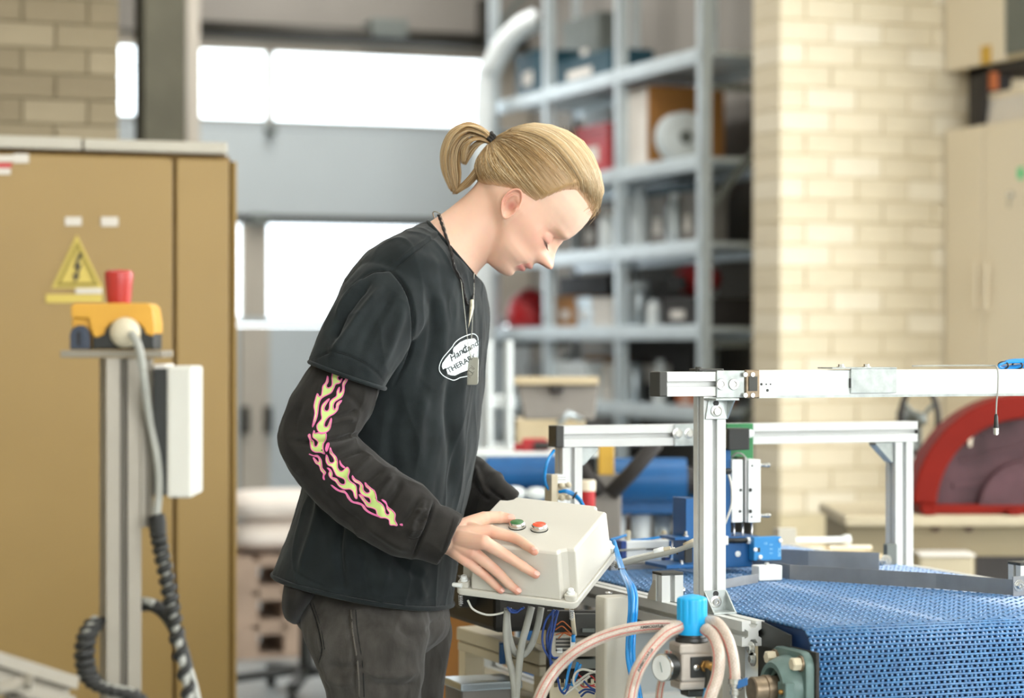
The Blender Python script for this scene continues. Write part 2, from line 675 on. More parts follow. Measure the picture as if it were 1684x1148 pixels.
def brick_mesh(L, D, key, pre=''):
    k = (round(L, 4), round(D, 4), key, pre)
    if k not in _brick:
        h = (PZ - .007) / 2
        c = .003
        mb = MB()
        # front chamfered block, origin at centre of the front face
        vs = []
        for y, ins in ((0, c), (c, 0), (D, 0)):
            vs += [(-L / 2 + ins, y, -h + ins), (L / 2 - ins, y, -h + ins), (L / 2 - ins, y, h - ins), (-L / 2 + ins, y, h - ins)]
        fs = [(0, 1, 2, 3)]
        for r in (0, 4):
            for j in range(4):
                fs.append((r + j, r + 4 + j, r + 4 + (j + 1) % 4, r + (j + 1) % 4))
        fs.append((11, 10, 9, 8))
        mb.add(vs, fs)
        me = mb.mesh('brick')
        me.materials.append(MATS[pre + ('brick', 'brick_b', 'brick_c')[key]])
        _brick[k] = me
    return _brick[k]


def lay_bricks(wall, x_edge, direction, x_far, z0, z1, zphase, pre=''):
    """courses of light sand-lime bricks from the jamb outwards"""
    r0 = math.floor((z0 - zphase) / PZ)
    r = r0
    while True:
        z = zphase + r * PZ
        if z + PZ / 2 > z1:
            break
        if z - PZ / 2 >= z0:
            off = 0.0 if r % 2 == 0 else -PX / 2
            x = off
            k = 0
            while x < abs(x_far - x_edge):
                a, b = max(x, 0), x + PX
                L = b - a - .007
                D = 0.235 if k == 0 else 0.03
                o = bpy.data.objects.new('brick', brick_mesh(L, D, (r * 7 + k * 5 + (r * k) % 3) % 3, pre))
                COL.objects.link(o)
                o.location = (x_edge + direction * (a + b) / 2, YW + random.uniform(-.0012, .0012), z)
                o.parent = wall
                x += PX
                k += 1
        r += 1


lay_bricks(WR, XR, 1, XR + 1.15, 0.55, 3.15, atY(1400, 55, YW).z)
lay_bricks(WL, XL, -1, XL - 1.25, 1.75, 3.15, atY(100, 60, YW).z, 'old_')  # left wall laid in the bricks with painted shade

# annex behind the opening
structure(MB().box(5.05, 5.2, YW + .24, YD + .2, 0, 4.5).build('wall_annex_right', 'annex_wall'))
structure(MB().box(0.6, 0.75, YW + .24, YD + .2, 0, 4.5).build('wall_annex_left', 'annex_wall'))


def dz(py, px=600):
    return atY(px, py, YD).z


def dx(px):
    return atY(px, 300, YD).x


ZT = dz(-60)
mb = MB()
mb.box(.75, dx(60), YD, YD + .2, 0, 4.5).box(dx(60), 5.05, YD, YD + .2, dz(66), 4.5)
structure(mb.build('wall_north', 'annex_wall'))
door = bpy.data.objects.new('door_1', None)
COL.objects.link(door)
structure(door)
door.location = (dx(500), YD + .1, 0)
XA, XB = dx(60), 5.05
rows = [(dz(66), dz(218)), (dz(218), dz(360)), (dz(360), dz(532)), (dz(532), dz(700)), (dz(700), 0.0)]


def panel(x0, x1, z0, z1, name='door_panel', m='door_grey', d0=.06, d1=.11):
    return MB().box(x0, x1, YD + d0, YD + d1, z0, z1).build(name, m, door, bevel=.006)


# upper window row: rails and stiles around each pane
zt, zb = dz(86), dz(204)
panel(XA, XB, zt, dz(66), 'door_rail', 'door_frame')
panel(XA, XB, dz(216), zb, 'door_rail')
xs = [(XA, dx(150)), (dx(303), dx(330)), (dx(446), dx(451)), (dx(803), XB)]
for x0, x1 in xs:
    panel(x0, x1, zb, zt, 'door_stile', 'door_frame')
for i in range(3):
    x0, x1 = xs[i][1], xs[i + 1][0]
    MB().box(x0, x1, YD + .08, YD + .086, zb, zt).build('pane', 'pane', door)
    g = MB()
    gw = .012
    g.box(x0, x1, YD + .05, YD + .095, zb, zb + gw).box(x0, x1, YD + .05, YD + .095, zt - gw, zt)
    g.box(x0, x0 + gw, YD + .05, YD + .095, zb, zt).box(x1 - gw, x1, YD + .05, YD + .095, zb, zt)
    g.build('pane_gasket', 'door_frame', door)
panel(XA, XB, dz(358), dz(217), 'door_panel')
MB().box(XA, XB, YD + .035, YD + .06, dz(366), dz(356)).build('panel_joint', 'dark_beam', door, bevel=.004)
# lower window row
zt, zb = dz(371), dz(522)
panel(XA, XB, zt, dz(360), 'door_rail')
panel(XA, XB, dz(534), zb, 'door_rail')
xs = [(XA, dx(250)), (dx(402), dx(446)), (dx(770), XB)]
for k, (x0, x1) in enumerate(xs):
    panel(x0, x1, zb, zt, 'door_stile', 'door_frame')
for i in range(2):
    x0, x1 = xs[i][1], xs[i + 1][0]
    MB().box(x0, x1, YD + .08, YD + .086, zb, zt).build('pane', 'pane', door)
panel(XA, dx(398), dz(840), dz(536), 'door_panel')
panel(dx(446), XB, dz(840), dz(536), 'door_panel')
panel(dx(398), dx(446), dz(840), dz(536), 'wicket_stile', 'door_frame', .03, .09)
panel(XA, XB, 0, dz(842), 'door_panel')
for px in (404, 441):
    mb = MB()
    p = atY(px, 686, YD)
    mb.box(p.x - .02, p.x + .02, YD - .02, YD + .03, p.z - .09, p.z + .06)
    mb.cyl((p.x, YD - .06, p.z), (p.x, YD, p.z), .014)
    mb.build('door_handle', 'dark_beam', door, bevel=.005)
p = atY(427, 360, YD)
MB().box(p.x - .05, p.x + .05, YD - .02, YD + .05, p.z - .03, p.z + .03).build('hinge', 'shelf_dark', door, bevel=.005)
p = atY(448, 212, YD)
MB().box(p.x - .03, p.x + .03, YD + .0, YD + .06, p.z - .02, p.z + .02).build('hinge', 'shelf_dark', door, bevel=.005)
# dark spring shaft above the door
t = thing('spring_shaft', (dx(560), YD - .12, dz(52)), 'dark torsion shaft with bracket above the sectional door', 'shaft')
MB().cyl((dx(318), YD - .12, dz(50, 318)), (4.95, YD - .12, dz(50, 318)), .042, n=16).build('shaft', 'dark_beam', t, smooth=True)
MB().box(dx(596), dx(655), YD - .19, YD - .001, dz(66), dz(36)).build('bracket', 'shelf_dark', t, bevel=.01)
MB().box(dx(783), dx(800), YD - .19, YD - .001, dz(72), dz(-10)).build('bracket', 'dark_beam', t, bevel=.01)

# column standing inside the opening
YC = 11.2
xa, xb = atY(236, 300, YC).x, atY(306, 300, YC).x
t = thing('steel_column', ((xa + xb) / 2, YC + .1, 0), 'dark olive steel column standing left of the sectional door', 'column')
MB().box(xa, xb, YC, YC + .02, 0, 4.49).build('flange', 'column', t, bevel=.003)
MB().box(xa, xb, YC + .18, YC + .2, 0, 4.49).build('flange', 'column', t, bevel=.003)
MB().box((xa + xb) / 2 - .006, (xa + xb) / 2 + .006, YC + .02, YC + .18, 0, 4.49).build('web', 'column', t)
MB().box(xa - .03, xb + .03, YC - .03, YC + .23, 0, .02).build('base_plate', 'column', t)
xc = atY(307, 300, 12.4).x
xd = atY(329, 300, 12.4).x
structure(MB().box(xc, xd, 12.4, 12.5, 0, 4.49).build('trim_1', 'door_frame', bevel=.004))
structure(MB().box(4.92, 5.05, YW + .24, YD, 0, .1).build('baseboard_annex', 'shelf_dark'))

# ------------------------------------------------------------------ electrical cabinet on the left
YK = 6.4
kx = lambda px: atY(px, 400, YK).x
kz = lambda py, px=200: atY(px, py, YK).z
X1 = kx(391)
ZK = kz(247, 370)
t = thing('electrical_cabinet', (0.4, YK + .25, 0), 'wide tan electrical cabinet with a high voltage triangle on its door', 'cabinet')
KAB = t
MB().box(-.9, X1 - .012, YK + .02, YK + .5, 0, ZK - .012).build('body', 'cab_seam', t, bevel=.012)
xs0 = kx(284)
xs1 = kx(290)
rr = rrect(1.4, ZK - .03, .03)
dw = xs0 + .9
MB().prism([((x / 1.4) * dw + (xs0 - .9) / 2, YK, z + ZK / 2) for x, z in rrect(1.4, ZK - .05, .012)], (0, .025, 0)).build('cabinet_door', 'cab_tan', t, bevel=.004)
wd = kx(377) - xs1
MB().prism([(x + (xs1 + kx(377)) / 2, YK, z + ZK / 2) for x, z in rrect(wd, ZK - .05, .012)], (0, .025, 0)).build('cabinet_door', 'cab_tan', t, bevel=.004)
# right side skin with rounded edge
MB().prism([(x, y, 0) for x, y in [(kx(380), YK + .012), (kx(386), YK - .0), (X1, YK + .012), (X1, YK + .5), (X1 - .02, YK + .5), (X1 - .02, YK + .03), (kx(380), YK + .03)]],
           (0, 0, ZK - .03)).build('side_panel', 'cab_tan', t, bevel=.003)
MB().box(-.9, kx(133), YK - .01, YK + .5, ZK - .012, ZK + .022).build('top_plate', 'cab_top', t, bevel=.005)
MB().box(kx(136), X1 - .03, YK - .01, YK + .5, ZK - .012, ZK + .02).build('top_plate', 'cab_top', t, bevel=.005)


def flat_poly(pts, y, name, m, parent, th=.002):
    return MB().prism([(atY(px, py, YK).x, y, atY(px, py, YK).z) for px, py in pts], (0, th, 0)).build(name, m, parent)


yf = YK - .004
sg = flat_poly([(126, 386), (84, 474), (169, 474)], YK - .003, 'warning_sign', 'sign_yellow', t)
tag(sg, 'yellow triangular high voltage sign', None)
mb = MB()
A, B, C_ = [Vector((p.x, YK - .0055, p.z)) for p in (atY(127, 396, YK), atY(92, 470, YK), atY(162, 470, YK))]
cen = (A + B + C_) / 3
for p, q in ((A, B), (B, C_), (C_, A)):
    p2, q2 = cen + (p - cen) * .78, cen + (q - cen) * .78
    mb.add([p, q, q2, p2], [(0, 1, 2, 3)])
mb.build('sign_border', 'sign_olive', sg)
bolt = [(129, 416), (121, 441), (127, 441), (123, 452), (119, 450), (123, 464), (131, 453), (127, 453), (134, 434), (127, 435), (135, 417)]
MB().prism([(atY(a, b, YK).x, YK - .0065, atY(a, b, YK).z) for a, b in bolt], (0, .001, 0)).build('lightning_symbol', 'print_black', sg)
flat_poly([(75, 484), (168, 484), (168, 498), (75, 498)], YK - .003, 'caution_strip', 'sign_yellow', t)
flat_poly([(124, 474), (168, 474), (168, 483), (124, 483)], YK - .003, 'label_sticker', 'sticker', t)
flat_poly([(107, 357), (134, 357), (134, 371), (107, 371)], YK - .003, 'label_sticker', 'sticker', t)
flat_poly([(166, 357), (194, 357), (194, 372), (166, 372)], YK - .003, 'label_sticker', 'sticker', t)
flat_poly([(-40, 255), (24, 255), (24, 266), (-40, 266)], YK - .003, 'label_sticker', 'sticker', t)
flat_poly([(-40, 268), (19, 268), (19, 276), (-40, 276)], YK - .003, 'label_sticker', 'red_misc', t)
flat_poly([(-40, 277), (17, 277), (17, 287), (-40, 287)], YK - .003, 'label_sticker', 'sticker', t)
flat_poly([(22, 253), (47, 253), (47, 268), (22, 268)], YK - .004, 'label_sticker', 'sticker', t)

# ------------------------------------------------------------------ shelving rack in the annex
SX, SX2 = 4.40, 4.90
UY = [atX(p, 300, SX).y for p in (1150, 1014, 896, 806)]
LV = [2.535, 2.08, 1.716, 1.352, 1.0, 0.6, 0.2]
t = thing('shelving_rack', ((SX + SX2) / 2, (UY[0] + UY[-1]) / 2, 0), 'galvanised steel shelving rack full of supplies by the annex wall', 'shelf')
RACK = t
UW = .052
for i, y in enumerate(UY):
    for x in (SX, SX2):
        mb = MB()
        mb.box(x - .0, x + .004, y - UW / 2, y + UW / 2, 0, 3.6)
        mb.box(x, x + .045 * (1 if x == SX else -1) + 0, y - UW / 2, y - UW / 2 + .004, 0, 3.6) if x == SX else mb.box(x - .04, x, y - UW / 2, y - UW / 2 + .004, 0, 3.6)
        mb.box(x - .012, x + .016, y - UW / 2 - .001, y + UW / 2 + .001, 0, .01)
        mb.build('upright', 'shelf_metal', t)
    if i in (0, 3):
        for k in range(6):
            z0 = .2 + k * .55
            MB().bar((SX + .02, y, z0), (SX2 - .045, y, z0 + (.5 if k % 2 else 0)), .02, .03).build('end_brace', 'shelf_dark', t)
for zi, z in enumerate(LV):
    for b in range(3):
        y0, y1 = UY[b] + UW / 2, UY[b + 1] - UW / 2
        mb = MB()
        mb.box(SX - .006, SX + .03, UY[b] + .0, UY[b + 1] - .0, z - .035, z + .03)
        mb.box(SX - .010, SX - .006, UY[b] + UW / 2, UY[b + 1] - UW / 2, z - .02, z + .015)
        mb.build('shelf_beam', 'shelf_metal', t, bevel=.003)
        MB().box(SX2 - .03, SX2, y0, y1, z - .035, z + .03).build('shelf_beam', 'shelf_metal', t)
        MB().box(SX + .03, SX2 - .03, UY[b] + .002, UY[b + 1] - .002, z + .0, z + .02).build('shelf_deck', 'shelf_metal', t)


def sit(px0, px1, X=4.47, lvl=3):
    """y-range on a shelf from two pixel columns, and the height of that deck"""
    ya, yb = atX(px1, 300, X).y, atX(px0, 300, X).y
    return ya, yb, LV[lvl] + .0205


def hpx(px, py, X=4.47):
    return atX(px, py, X).z


def crate(px0, px1, top, lvl, name, m, label, cat, X=4.47, depth=.3, lid=None, group=None):
    ya, yb, z0 = sit(px0, px1, X, lvl)
    z1 = max(hpx((px0 + px1) / 2, top, X), z0 + .05)
    t = thing(name, (X + depth / 2, (ya + yb) / 2, z0), label, cat, group)
    MB().box(X, X + depth, ya, yb, z0, z1).build('body', m, t, bevel=.008)
    MB().box(X - .004, X + depth + .004, ya - .004, yb + .004, z1 - .03, z1 + .006).build('lid' if lid else 'rim', lid or m, t, bevel=.004)
    MB().box(X - .003, X, ya + (yb - ya) * .3, ya + (yb - ya) * .7, z0 + (z1 - z0) * .3, z0 + (z1 - z0) * .6).build('label_card', 'white_box', t)
    return t


def can(px, rpx, top, lvl, name, m, label, cat, X=4.55, cap='dark_misc', neck=.5):
    ya, yb, z0 = sit(px - rpx, px + rpx, X, lvl)
    r = (yb - ya) / 2 * .42
    r = max(.025, rpx * proj((X, (ya + yb) / 2, z0))[2] / F)
    y = (ya + yb) / 2
    z1 = hpx(px, top, X)
    h = z1 - z0
    t = thing(name, (X, y, z0), label, cat)
    MB().lathe((X, y, z0), UP, [(0, r * .95), (.006, r), (h * .72, r), (h * .84, r * neck * 1.15), (h * .88, r * neck)], 20).build('body', m, t, angle=35)
    MB().lathe((X, y, z0 + h * .88), UP, [(0, r * neck * 1.05), (h * .12, r * neck)], 16).build('cap', cap, t, angle=35)
    return t


# top deck
crate(848, 888, 88, 0, 'storage_bin', 'teal_bin', 'teal plastic bin on the top deck by the far upright', 'bin', depth=.22)
crate(905, 1004, 95, 0, 'storage_bin', 'teal_bin', 'long teal plastic bin on the top deck, middle bay', 'bin', depth=.22)
a = P(798, 200, 12.55)
t = thing('duct_hose', (a.x, a.y, 0), 'white corrugated duct rising from the floor and arching over the rack', 'hose')
pts = catmull([Vector((a.x, a.y, .07)), Vector((a.x, a.y, .9)), Vector((a.x, a.y, 1.8)), P(800, 150, 12.55), P(812, 105, 12.5), P(832, 70, 12.45), P(856, 46, 12.4), P(882, 32, 12.35)], 10)
MB().tube(pts, .058, 14, rfun=lambda s: 1 + .06 * math.sin(s * 190)).build('hose', 'white_misc', t, smooth=True)
MB().lathe(pts[0] - Vector((0, 0, .069)), UP, [(0, .062), (.05, .066), (.07, .063), (.12, .063)], 20).build('flange', 'white_misc', t, angle=35)
crate(925, 985, 30, 0, 'storage_bin', 'shelf_dark', 'dark grey motor case behind the teal bin on the top deck', 'case', X=4.72, depth=.12)
# second deck: carton, drum, red tool
ya, yb, z0 = sit(1010, 1066, 4.43, 1)
yb2 = yb
ya2 = atX(1067, 200, 4.46).y - .03
z1 = hpx(1030, 148, 4.43)
t = thing('carton', (4.6, (ya2 + yb2) / 2, z0), 'big carton with white flank and brown front on the second deck', 'box')
MB().box(4.46, 4.84, ya2 + .03, yb2, z0, z1).build('body', 'cardboard', t, bevel=.004)
MB().box(4.452, 4.4595, ya2 + .04, yb2 - .01, z0 + .002, z1 - .004).build('white_side', 'white_box', t)
MB().box(4.46, 4.84, ya2 + .03, (ya2 + yb2) / 2 - .002, z1, z1 + .005).build('flap', 'cardboard', t)
MB().box(4.46, 4.84, (ya2 + yb2) / 2 + .002, yb2, z1, z1 + .005).build('flap', 'cardboard', t)
p = P(1128, 232, 9.45)
dy_ = 9.80
dx_ = atY(1121, 230, dy_).x
t = thing('cable_drum', (dx_, dy_, LV[1] + .021), 'round white cable drum at the rack end below the top deck', 'drum')
yy = dy_ + .02
MB().lathe((dx_, yy + .02, LV[1] + .021 + .115), (0, -1, 0), [(0, .113), (.012, .113), (.013, .06), (.07, .06), (.071, .113), (.083, .113)], 28).build('spool', 'white_misc', t, angle=35)
MB().lathe((dx_, yy - .06, LV[1] + .136), (0, -1, 0), [(0, .03), (.012, .03), (.012, .015)], 16).build('hub', 'shelf_dark', t, angle=35)
crate(948, 1000, 208, 1, 'tool_case', 'red_misc', 'small red tool case beside the white and brown carton', 'case', X=4.5, depth=.2)
crate(962, 1006, 182, 1, 'paper_pack', 'white_misc', 'white pack standing behind the red tool case', 'pack', X=4.72, depth=.12)
crate(905, 945, 215, 1, 'storage_bin', 'brown_misc', 'brown bin hidden behind the head on the second deck', 'bin', X=4.5, depth=.12)
# third deck
can(1003, 18, 346, 2, 'canister', 'white_misc', 'squat white canister at the forehead side of the third deck', 'canister', cap='white_box', neck=.75)
can(1052, 16, 303, 2, 'canister', 'white_misc', 'tallest white bottle on the third deck, middle of the bay', 'bottle', cap='silver_misc', neck=.45)
can(1109, 13, 318, 2, 'canister', 'silver_misc', 'slim silver flask on the third deck nearest the rack end', 'flask', cap='white_misc', neck=.55)
crate(1066, 1096, 325, 2, 'file_box', 'grey_case', 'grey file box between the tall bottle and the silver flask', 'box', X=4.56, depth=.16)
crate(1118, 1143, 318, 2, 'file_box', 'grey_case', 'grey file box right of the silver flask', 'box', X=4.56, depth=.16)
crate(1018, 1040, 345, 2, 'file_box', 'dark_misc', 'dark box between the squat canister and the tall bottle', 'box', X=4.62, depth=.1)
crate(955, 984, 350, 2, 'file_box', 'brown_misc', 'brown box next to the squat white canister', 'box', X=4.6, depth=.22)
# fourth deck
ya, yb, z0 = sit(812, 886, 4.52, 3)
t = thing('red_drum', (4.6, (ya + yb) / 2, z0), 'shiny red dome machine on the fourth deck, far bay', 'machine')
h = hpx(850, 474, 4.52) - z0
MB().lathe((4.57, (ya + yb) / 2 - .08, z0), UP, [(0, .11), (h * .3, .125), (h * .6, .118), (h * .85, .08), (h, .02)], 24).build('dome', 'red_misc', t, smooth=True)
MB().lathe((4.47, yb - .15, z0), UP, [(0, .05), (.05, .055), (.08, .03)], 16).build('spout', 'white_misc', t, smooth=True)
crate(914, 946, 489, 3, 'parts_box', 'cardboard', 'small tan box on the fourth deck, middle bay, farthest', 'box', X=4.5, depth=.2)
crate(948, 972, 491, 3, 'parts_box', 'silver_misc', 'blue-grey parts box between tan and white boxes', 'box', X=4.5, depth=.2)
crate(974, 1004, 492, 3, 'parts_box', 'white_box', 'off-white parts box in the middle bay, next to the upright', 'box', X=4.5, depth=.2)
crate(918, 1000, 455, 3, 'parts_box', 'dark_misc', 'wide black box behind the row of small parts boxes', 'box', X=4.72, depth=.11)
can(1050, 20, 465, 3, 'canister', 'silver_misc', 'shiny silver canister with round head, fourth deck', 'canister', cap='white_misc', neck=.8)
can(1076, 12, 493, 3, 'canister', 'white_misc', 'white canister beside the shiny silver one', 'canister', cap='silver_misc', neck=.8, X=4.5)
crate(1088, 1142, 492, 3, 'tool_case', 'dark_misc', 'black tool case under the red hood', 'case', X=4.48, depth=.3)
ya, yb, z0 = sit(1086, 1142, 4.52, 3)
zc = hpx(1110, 489, 4.48) + .006
t = thing('red_hood', (4.6, (ya + yb) / 2, zc), 'red welding hood lying on the black tool case', 'helmet')
MB().sphere((4.62, (ya + yb) / 2, zc + .075), .085, 10, (1.2, 1.5, .9)).build('shell', 'red_misc', t, smooth=True)
MB().obox((4.52, (ya + yb) / 2, zc + .06), (.008, 0, .004), (0, .09, 0), (-.01, 0, .03)).build('visor', 'dark_misc', t, bevel=.004)
# fifth deck
crate(905, 960, 596, 4, 'rag_bag', 'white_misc', 'white cloth bundle on the fifth deck, middle bay', 'bundle', X=4.45, depth=.11)
crate(962, 990, 588, 4, 'carton', 'cardboard', 'brown carton between the cloth bundle and the white roll', 'box', X=4.58, depth=.14)
can(1004, 15, 598, 4, 'paper_roll', 'white_box', 'upright white paper roll on the fifth deck', 'roll', cap='white_box', neck=.96)
can(1044, 16, 590, 4, 'canister', 'silver_misc', 'grey metal canister right of the paper roll', 'canister', cap='dark_misc', neck=.7)
can(1086, 12, 592, 4, 'canister', 'white_misc', 'white bottle on the fifth deck nearest the rack end', 'bottle', cap='white_misc', neck=.5)
crate(1112, 1143, 645, 4, 'parts_box', 'orange_misc', 'low orange box at the rack end, fifth deck', 'box', X=4.5, depth=.2)
crate(868, 892, 600, 4, 'file_box', 'grey_case', 'wide grey box on the fifth deck, far bay', 'box', X=4.6, depth=.25)
crate(1020, 1140, 560, 4, 'file_box', 'dark_misc', 'wide dark box filling the back of the fifth deck', 'box', X=4.75, depth=.1)
crate(1060, 1142, 306, 2, 'storage_bin', 'teal_bin', 'teal bin at the back of the third deck', 'bin', X=4.75, depth=.1)
crate(820, 990, 730, 5, 'storage_bin', 'dark_misc', 'dark bin on the sixth deck behind the blue machine', 'bin', X=4.6, depth=.25)

# ------------------------------------------------------------------ cream wardrobe and wall cupboard on the right
XC = 5.07
zt = atX(1563, 212, XC).z
yA = YW - .012
yS = atX(1617, 300, XC).y
yB = yS - (yA - yS) - .14
t = thing('wardrobe', (XC + .25, (yA + yB) / 2, 0), 'tall cream two-door wardrobe against the brick wall', 'wardrobe')
MB().box(XC + .02, XC + .5, yB, yA, 0, zt).build('body', 'cream', t, bevel=.004)
MB().box(XC, XC + .02, yS + .006, yA - .002, .08, zt - .004).build('wardrobe_door', 'cream', t, bevel=.003)
MB().box(XC, XC + .02, yB + .002, yS - .006, .08, zt - .004).build('wardrobe_door', 'cream', t, bevel=.003)
for px in (1611, 1628):
    yh = atX(px, 470, XC).y
    mb = MB()
    mb.bar((XC - .02, yh, atX(px, 512, XC).z), (XC - .02, yh, atX(px, 430, XC).z), .022, .012, (1, 0, 0))
    for py in (440, 505):
        z = atX(px, py, XC).z
        mb.cyl((XC - .02, yh, z), (XC, yh, z), .006, n=10)
    mb.build('handle', 'cream', t, bevel=.003)
p = atX(1664, 320, XC)
mb = MB()
mb.cyl((XC - .012, p.y, p.z), (XC, p.y, p.z), .014)
mb.box(XC - .016, XC - .012, p.y - .006, p.y + .006, p.z - .05, p.z + .005)
mb.build('key', 'bolt', t)
p = atX(1679, 285, XC)
MB().box(XC - .002, XC, p.y - .02, p.y + .02, p.z - .022, p.z + .022).build('green_sticker', 'green_led', t)
za = zt + .001
t = thing('flat_carton', (XC + .3, yS - .15, za), 'pale carton lying on top of the wardrobe', 'box')
MB().box(XC + .06, XC + .45, yB + .02, atX(1622, 180, XC + .06).y, za, za + .12).build('body', 'white_box', t, bevel=.004)
MB().box(XC + .055, XC + .455, yB + .015, atX(1622, 180, XC + .06).y + .004, za + .1, za + .125).build('lid', 'cream', t, bevel=.003)
# wall cupboard above, on dark bracket
zc = atX(1567, 116, XC).z
yC0 = YW - .012
yM = atX(1652, 60, XC).y
t = thing('wall_cupboard', (XC + .2, (yC0 + yM) / 2, zc), 'cream cupboard hung high on the brick wall above the wardrobe', 'cupboard')
MB().box(XC + .015, XC + .4, yM - .4, yC0, zc, zc + .75).build('body', 'cream_dark', t, bevel=.004)
MB().box(XC, XC + .015, yM + .005, yC0 - .003, zc + .003, zc + .74).build('cupboard_door', 'cream', t, bevel=.003)
MB().box(XC, XC + .015, yM - .39, yM - .005, zc + .02, zc + .74).build('glass_door', 'shelf_dark', t, bevel=.003)
p = atX(1622, 90, XC)
MB().box(XC - .004, XC, p.y - .035, p.y + .035, p.z - .035, p.z + .035).build('label_sticker', 'yellow_misc', t)
p0 = atX(1592, 124, XC + .05)
t = thing('support_bracket', (XC + .1, p0.y, zt), 'dark bracket between the wardrobe top and the wall cupboard', 'bracket')
yy0, yy1 = atX(1592, 150, XC + .03).y, atX(1612, 150, XC + .03).y
MB().prism([(XC + .03, yy0, zt + .001), (XC + .03, yy1, zt + .001), (XC + .03, yy1 - .05, zc - .001), (XC + .03, yy0, zc - .001)], (.12, 0, 0)).build('plate', 'dark_misc', t, bevel=.003)
MB().box(XC + .03, XC + .3, yy0 - .6, yy0, zc - .03, zc - .0005).build('support_arm', 'dark_misc', t)
MB().box(XC + .025, XC + .05, yy1 - .1, yy1 - .07, zc - .1, zc - .0305).build('wood_block', 'orange_misc', t)

# ------------------------------------------------------------------ red saw with dark guard on its stand (right background)
DS = 6.6
c = P(1690, 838, DS)
sc = DS / F
SV = (FW * .94 - RT * .34).normalized()     # away direction of the saw
SR = Vector((SV.y, -SV.x, 0))
zb = P(1600, 850, DS).z
t = thing('saw_stand', (c.x, c.y + .2, 0), 'olive machine base with pale top plate under the red saw', 'machine')
STAND = t
base = P(1540, 850, DS)


def orient(mb_pts):
    return mb_pts


def sbox(px0, px1, y0, y1, d0, d1, name, m, parent, bev=.006):
    a, b = P(px0, y0, DS), P(px1, y0, DS)
    z0, z1 = P(px0, y1, DS).z, P(px0, y0, DS).z
    s = RT
    q0 = Vector((a.x, a.y, 0)) + FW * d0
    q1 = Vector((b.x, b.y, 0)) + FW * d0
    dd = FW * (d1 - d0)
    return MB().prism([(q0.x, q0.y, z0), (q1.x, q1.y, z0), (q1.x + dd.x, q1.y + dd.y, z0), (q0.x + dd.x, q0.y + dd.y, z0)], (0, 0, z1 - z0)).build(name, m, parent, bevel=bev)


sbox(1385, 1800, 846, 864, -.05, .5, 'top_plate', 'beige_body', t)
sbox(1392, 1800, 864, 1000, 0, .45, 'body', 'olive_body', t)
sbox(1400, 1800, 1000, 1345, .05, .4, 'base', 'olive_body', t)
sbox(1500, 1588, 908, 960, -.12, .0, 'drawer', 'beige_body', t)
sbox(1498, 1590, 904, 909, -.13, .0, 'drawer_lip', 'white_box', t)
sbox(1604, 1700, 915, 960, -.004, .01, 'opening', 'dark_misc', t, 0)
for px in (1538, 1592):
    q = P(px, 868, DS)
    MB().cyl(q - FW * .012, q + FW * .01, .012).build('bolt', 'brown_misc', t)
t = thing('red_saw', (c.x, c.y, zb), 'red circular saw with a dark translucent blade guard', 'saw')
R = 178 * sc


def disc(px_c, py_c, r0, r1, a0, a1, d0, d1, n=40):
    mb = MB()
    cc = P(px_c, py_c, DS)
    vs = []
    for k in range(n + 1):
        a = math.radians(a0 + (a1 - a0) * k / n)
        for r in (r0, r1):
            for d in (d0, d1):
                vs.append(cc + RT * (math.cos(a) * r) + UP * (math.sin(a) * r) + FW * d)
    fs = []
    for k in range(n):
        b = k * 4
        e = b + 4
        fs += [(b, e, e + 1, b + 1), (b + 2, b + 3, e + 3, e + 2), (b, b + 2, e + 2, e), (b + 1, e + 1, e + 3, b + 3)]
    fs += [(0, 1, 3, 2), (n * 4, n * 4 + 2, n * 4 + 3, n * 4 + 1)]
    return mb.add(vs, fs)


disc(1690, 838, R * .84, R * 1.06, 3, 177, .0, .16).build('guard_rim', 'saw_red', t, bevel=.006)
disc(1690, 838, .004, R * .9, 2, 178, .03, .05).build('guard_window', 'saw_guard', t)
sbox(1512, 1800, 830, 846, -.01, .17, 'guard_foot', 'saw_red', t)
disc(1690, 838, .01, R * .45, 4, 176, -.006, .03).build('blade_flange', 'saw_guard', t, bevel=.004)
mb = MB()
for (x0, y0, x1, y1) in ((1585, 760, 1684, 735), (1570, 800, 1684, 790), (1620, 715, 1690, 690)):
    mb.bar(P(x0, y0, DS) + FW * .028, P(x1, y1, DS) + FW * .028, .012, .012)
mb.build('guard_rib', 'saw_guard', t)
MB().prism([P(a, b, DS) + FW * .02 for a, b in ((1583, 694), (1617, 694), (1603, 712), (1600, 735), (1596, 735), (1594, 712))], FW * .012).build('warning_label', 'cream', t)
for px in (1512, 1652):
    sbox(px, px + 22, 846 - 8, 846, -.05, .0, 'foot', 'saw_red', t)
c2 = P(1512, 690, 7.1)
t = thing('handwheel', c2 - UP * .12, 'dark spoked handwheel behind the red saw', 'wheel')
pts = [c2 + RT * (.055 * math.cos(a)) + UP * (.1 * math.sin(a)) for a in np.linspace(0, 2 * math.pi, 33)[:-1]]
MB().tube(pts, .009, 8, closed=True).build('rim', 'dark_misc', t, smooth=True)
mb = MB()
for a in (30, 150, 270):
    a = math.radians(a)
    mb.tube([c2, c2 + RT * (.055 * math.cos(a)) + UP * (.1 * math.sin(a))], .007, 6)
mb.build('spokes', 'shelf_dark', t)
MB().lathe(c2 - FW * .02, FW, [(0, .02), (.25, .03)], 12).build('hub', 'shelf_dark', t, smooth=True)
mb = MB()
mb.cyl(c2 + FW * .23 + UP * .02, Vector(((c2 + FW * .23).x, (c2 + FW * .23).y, 0.0)), .03, .05)
mb.build('pedestal', 'shelf_dark', t)

# ------------------------------------------------------------------ blue roller machine and bench behind the person
DB = 6.2
zt = P(960, 850, DB).z


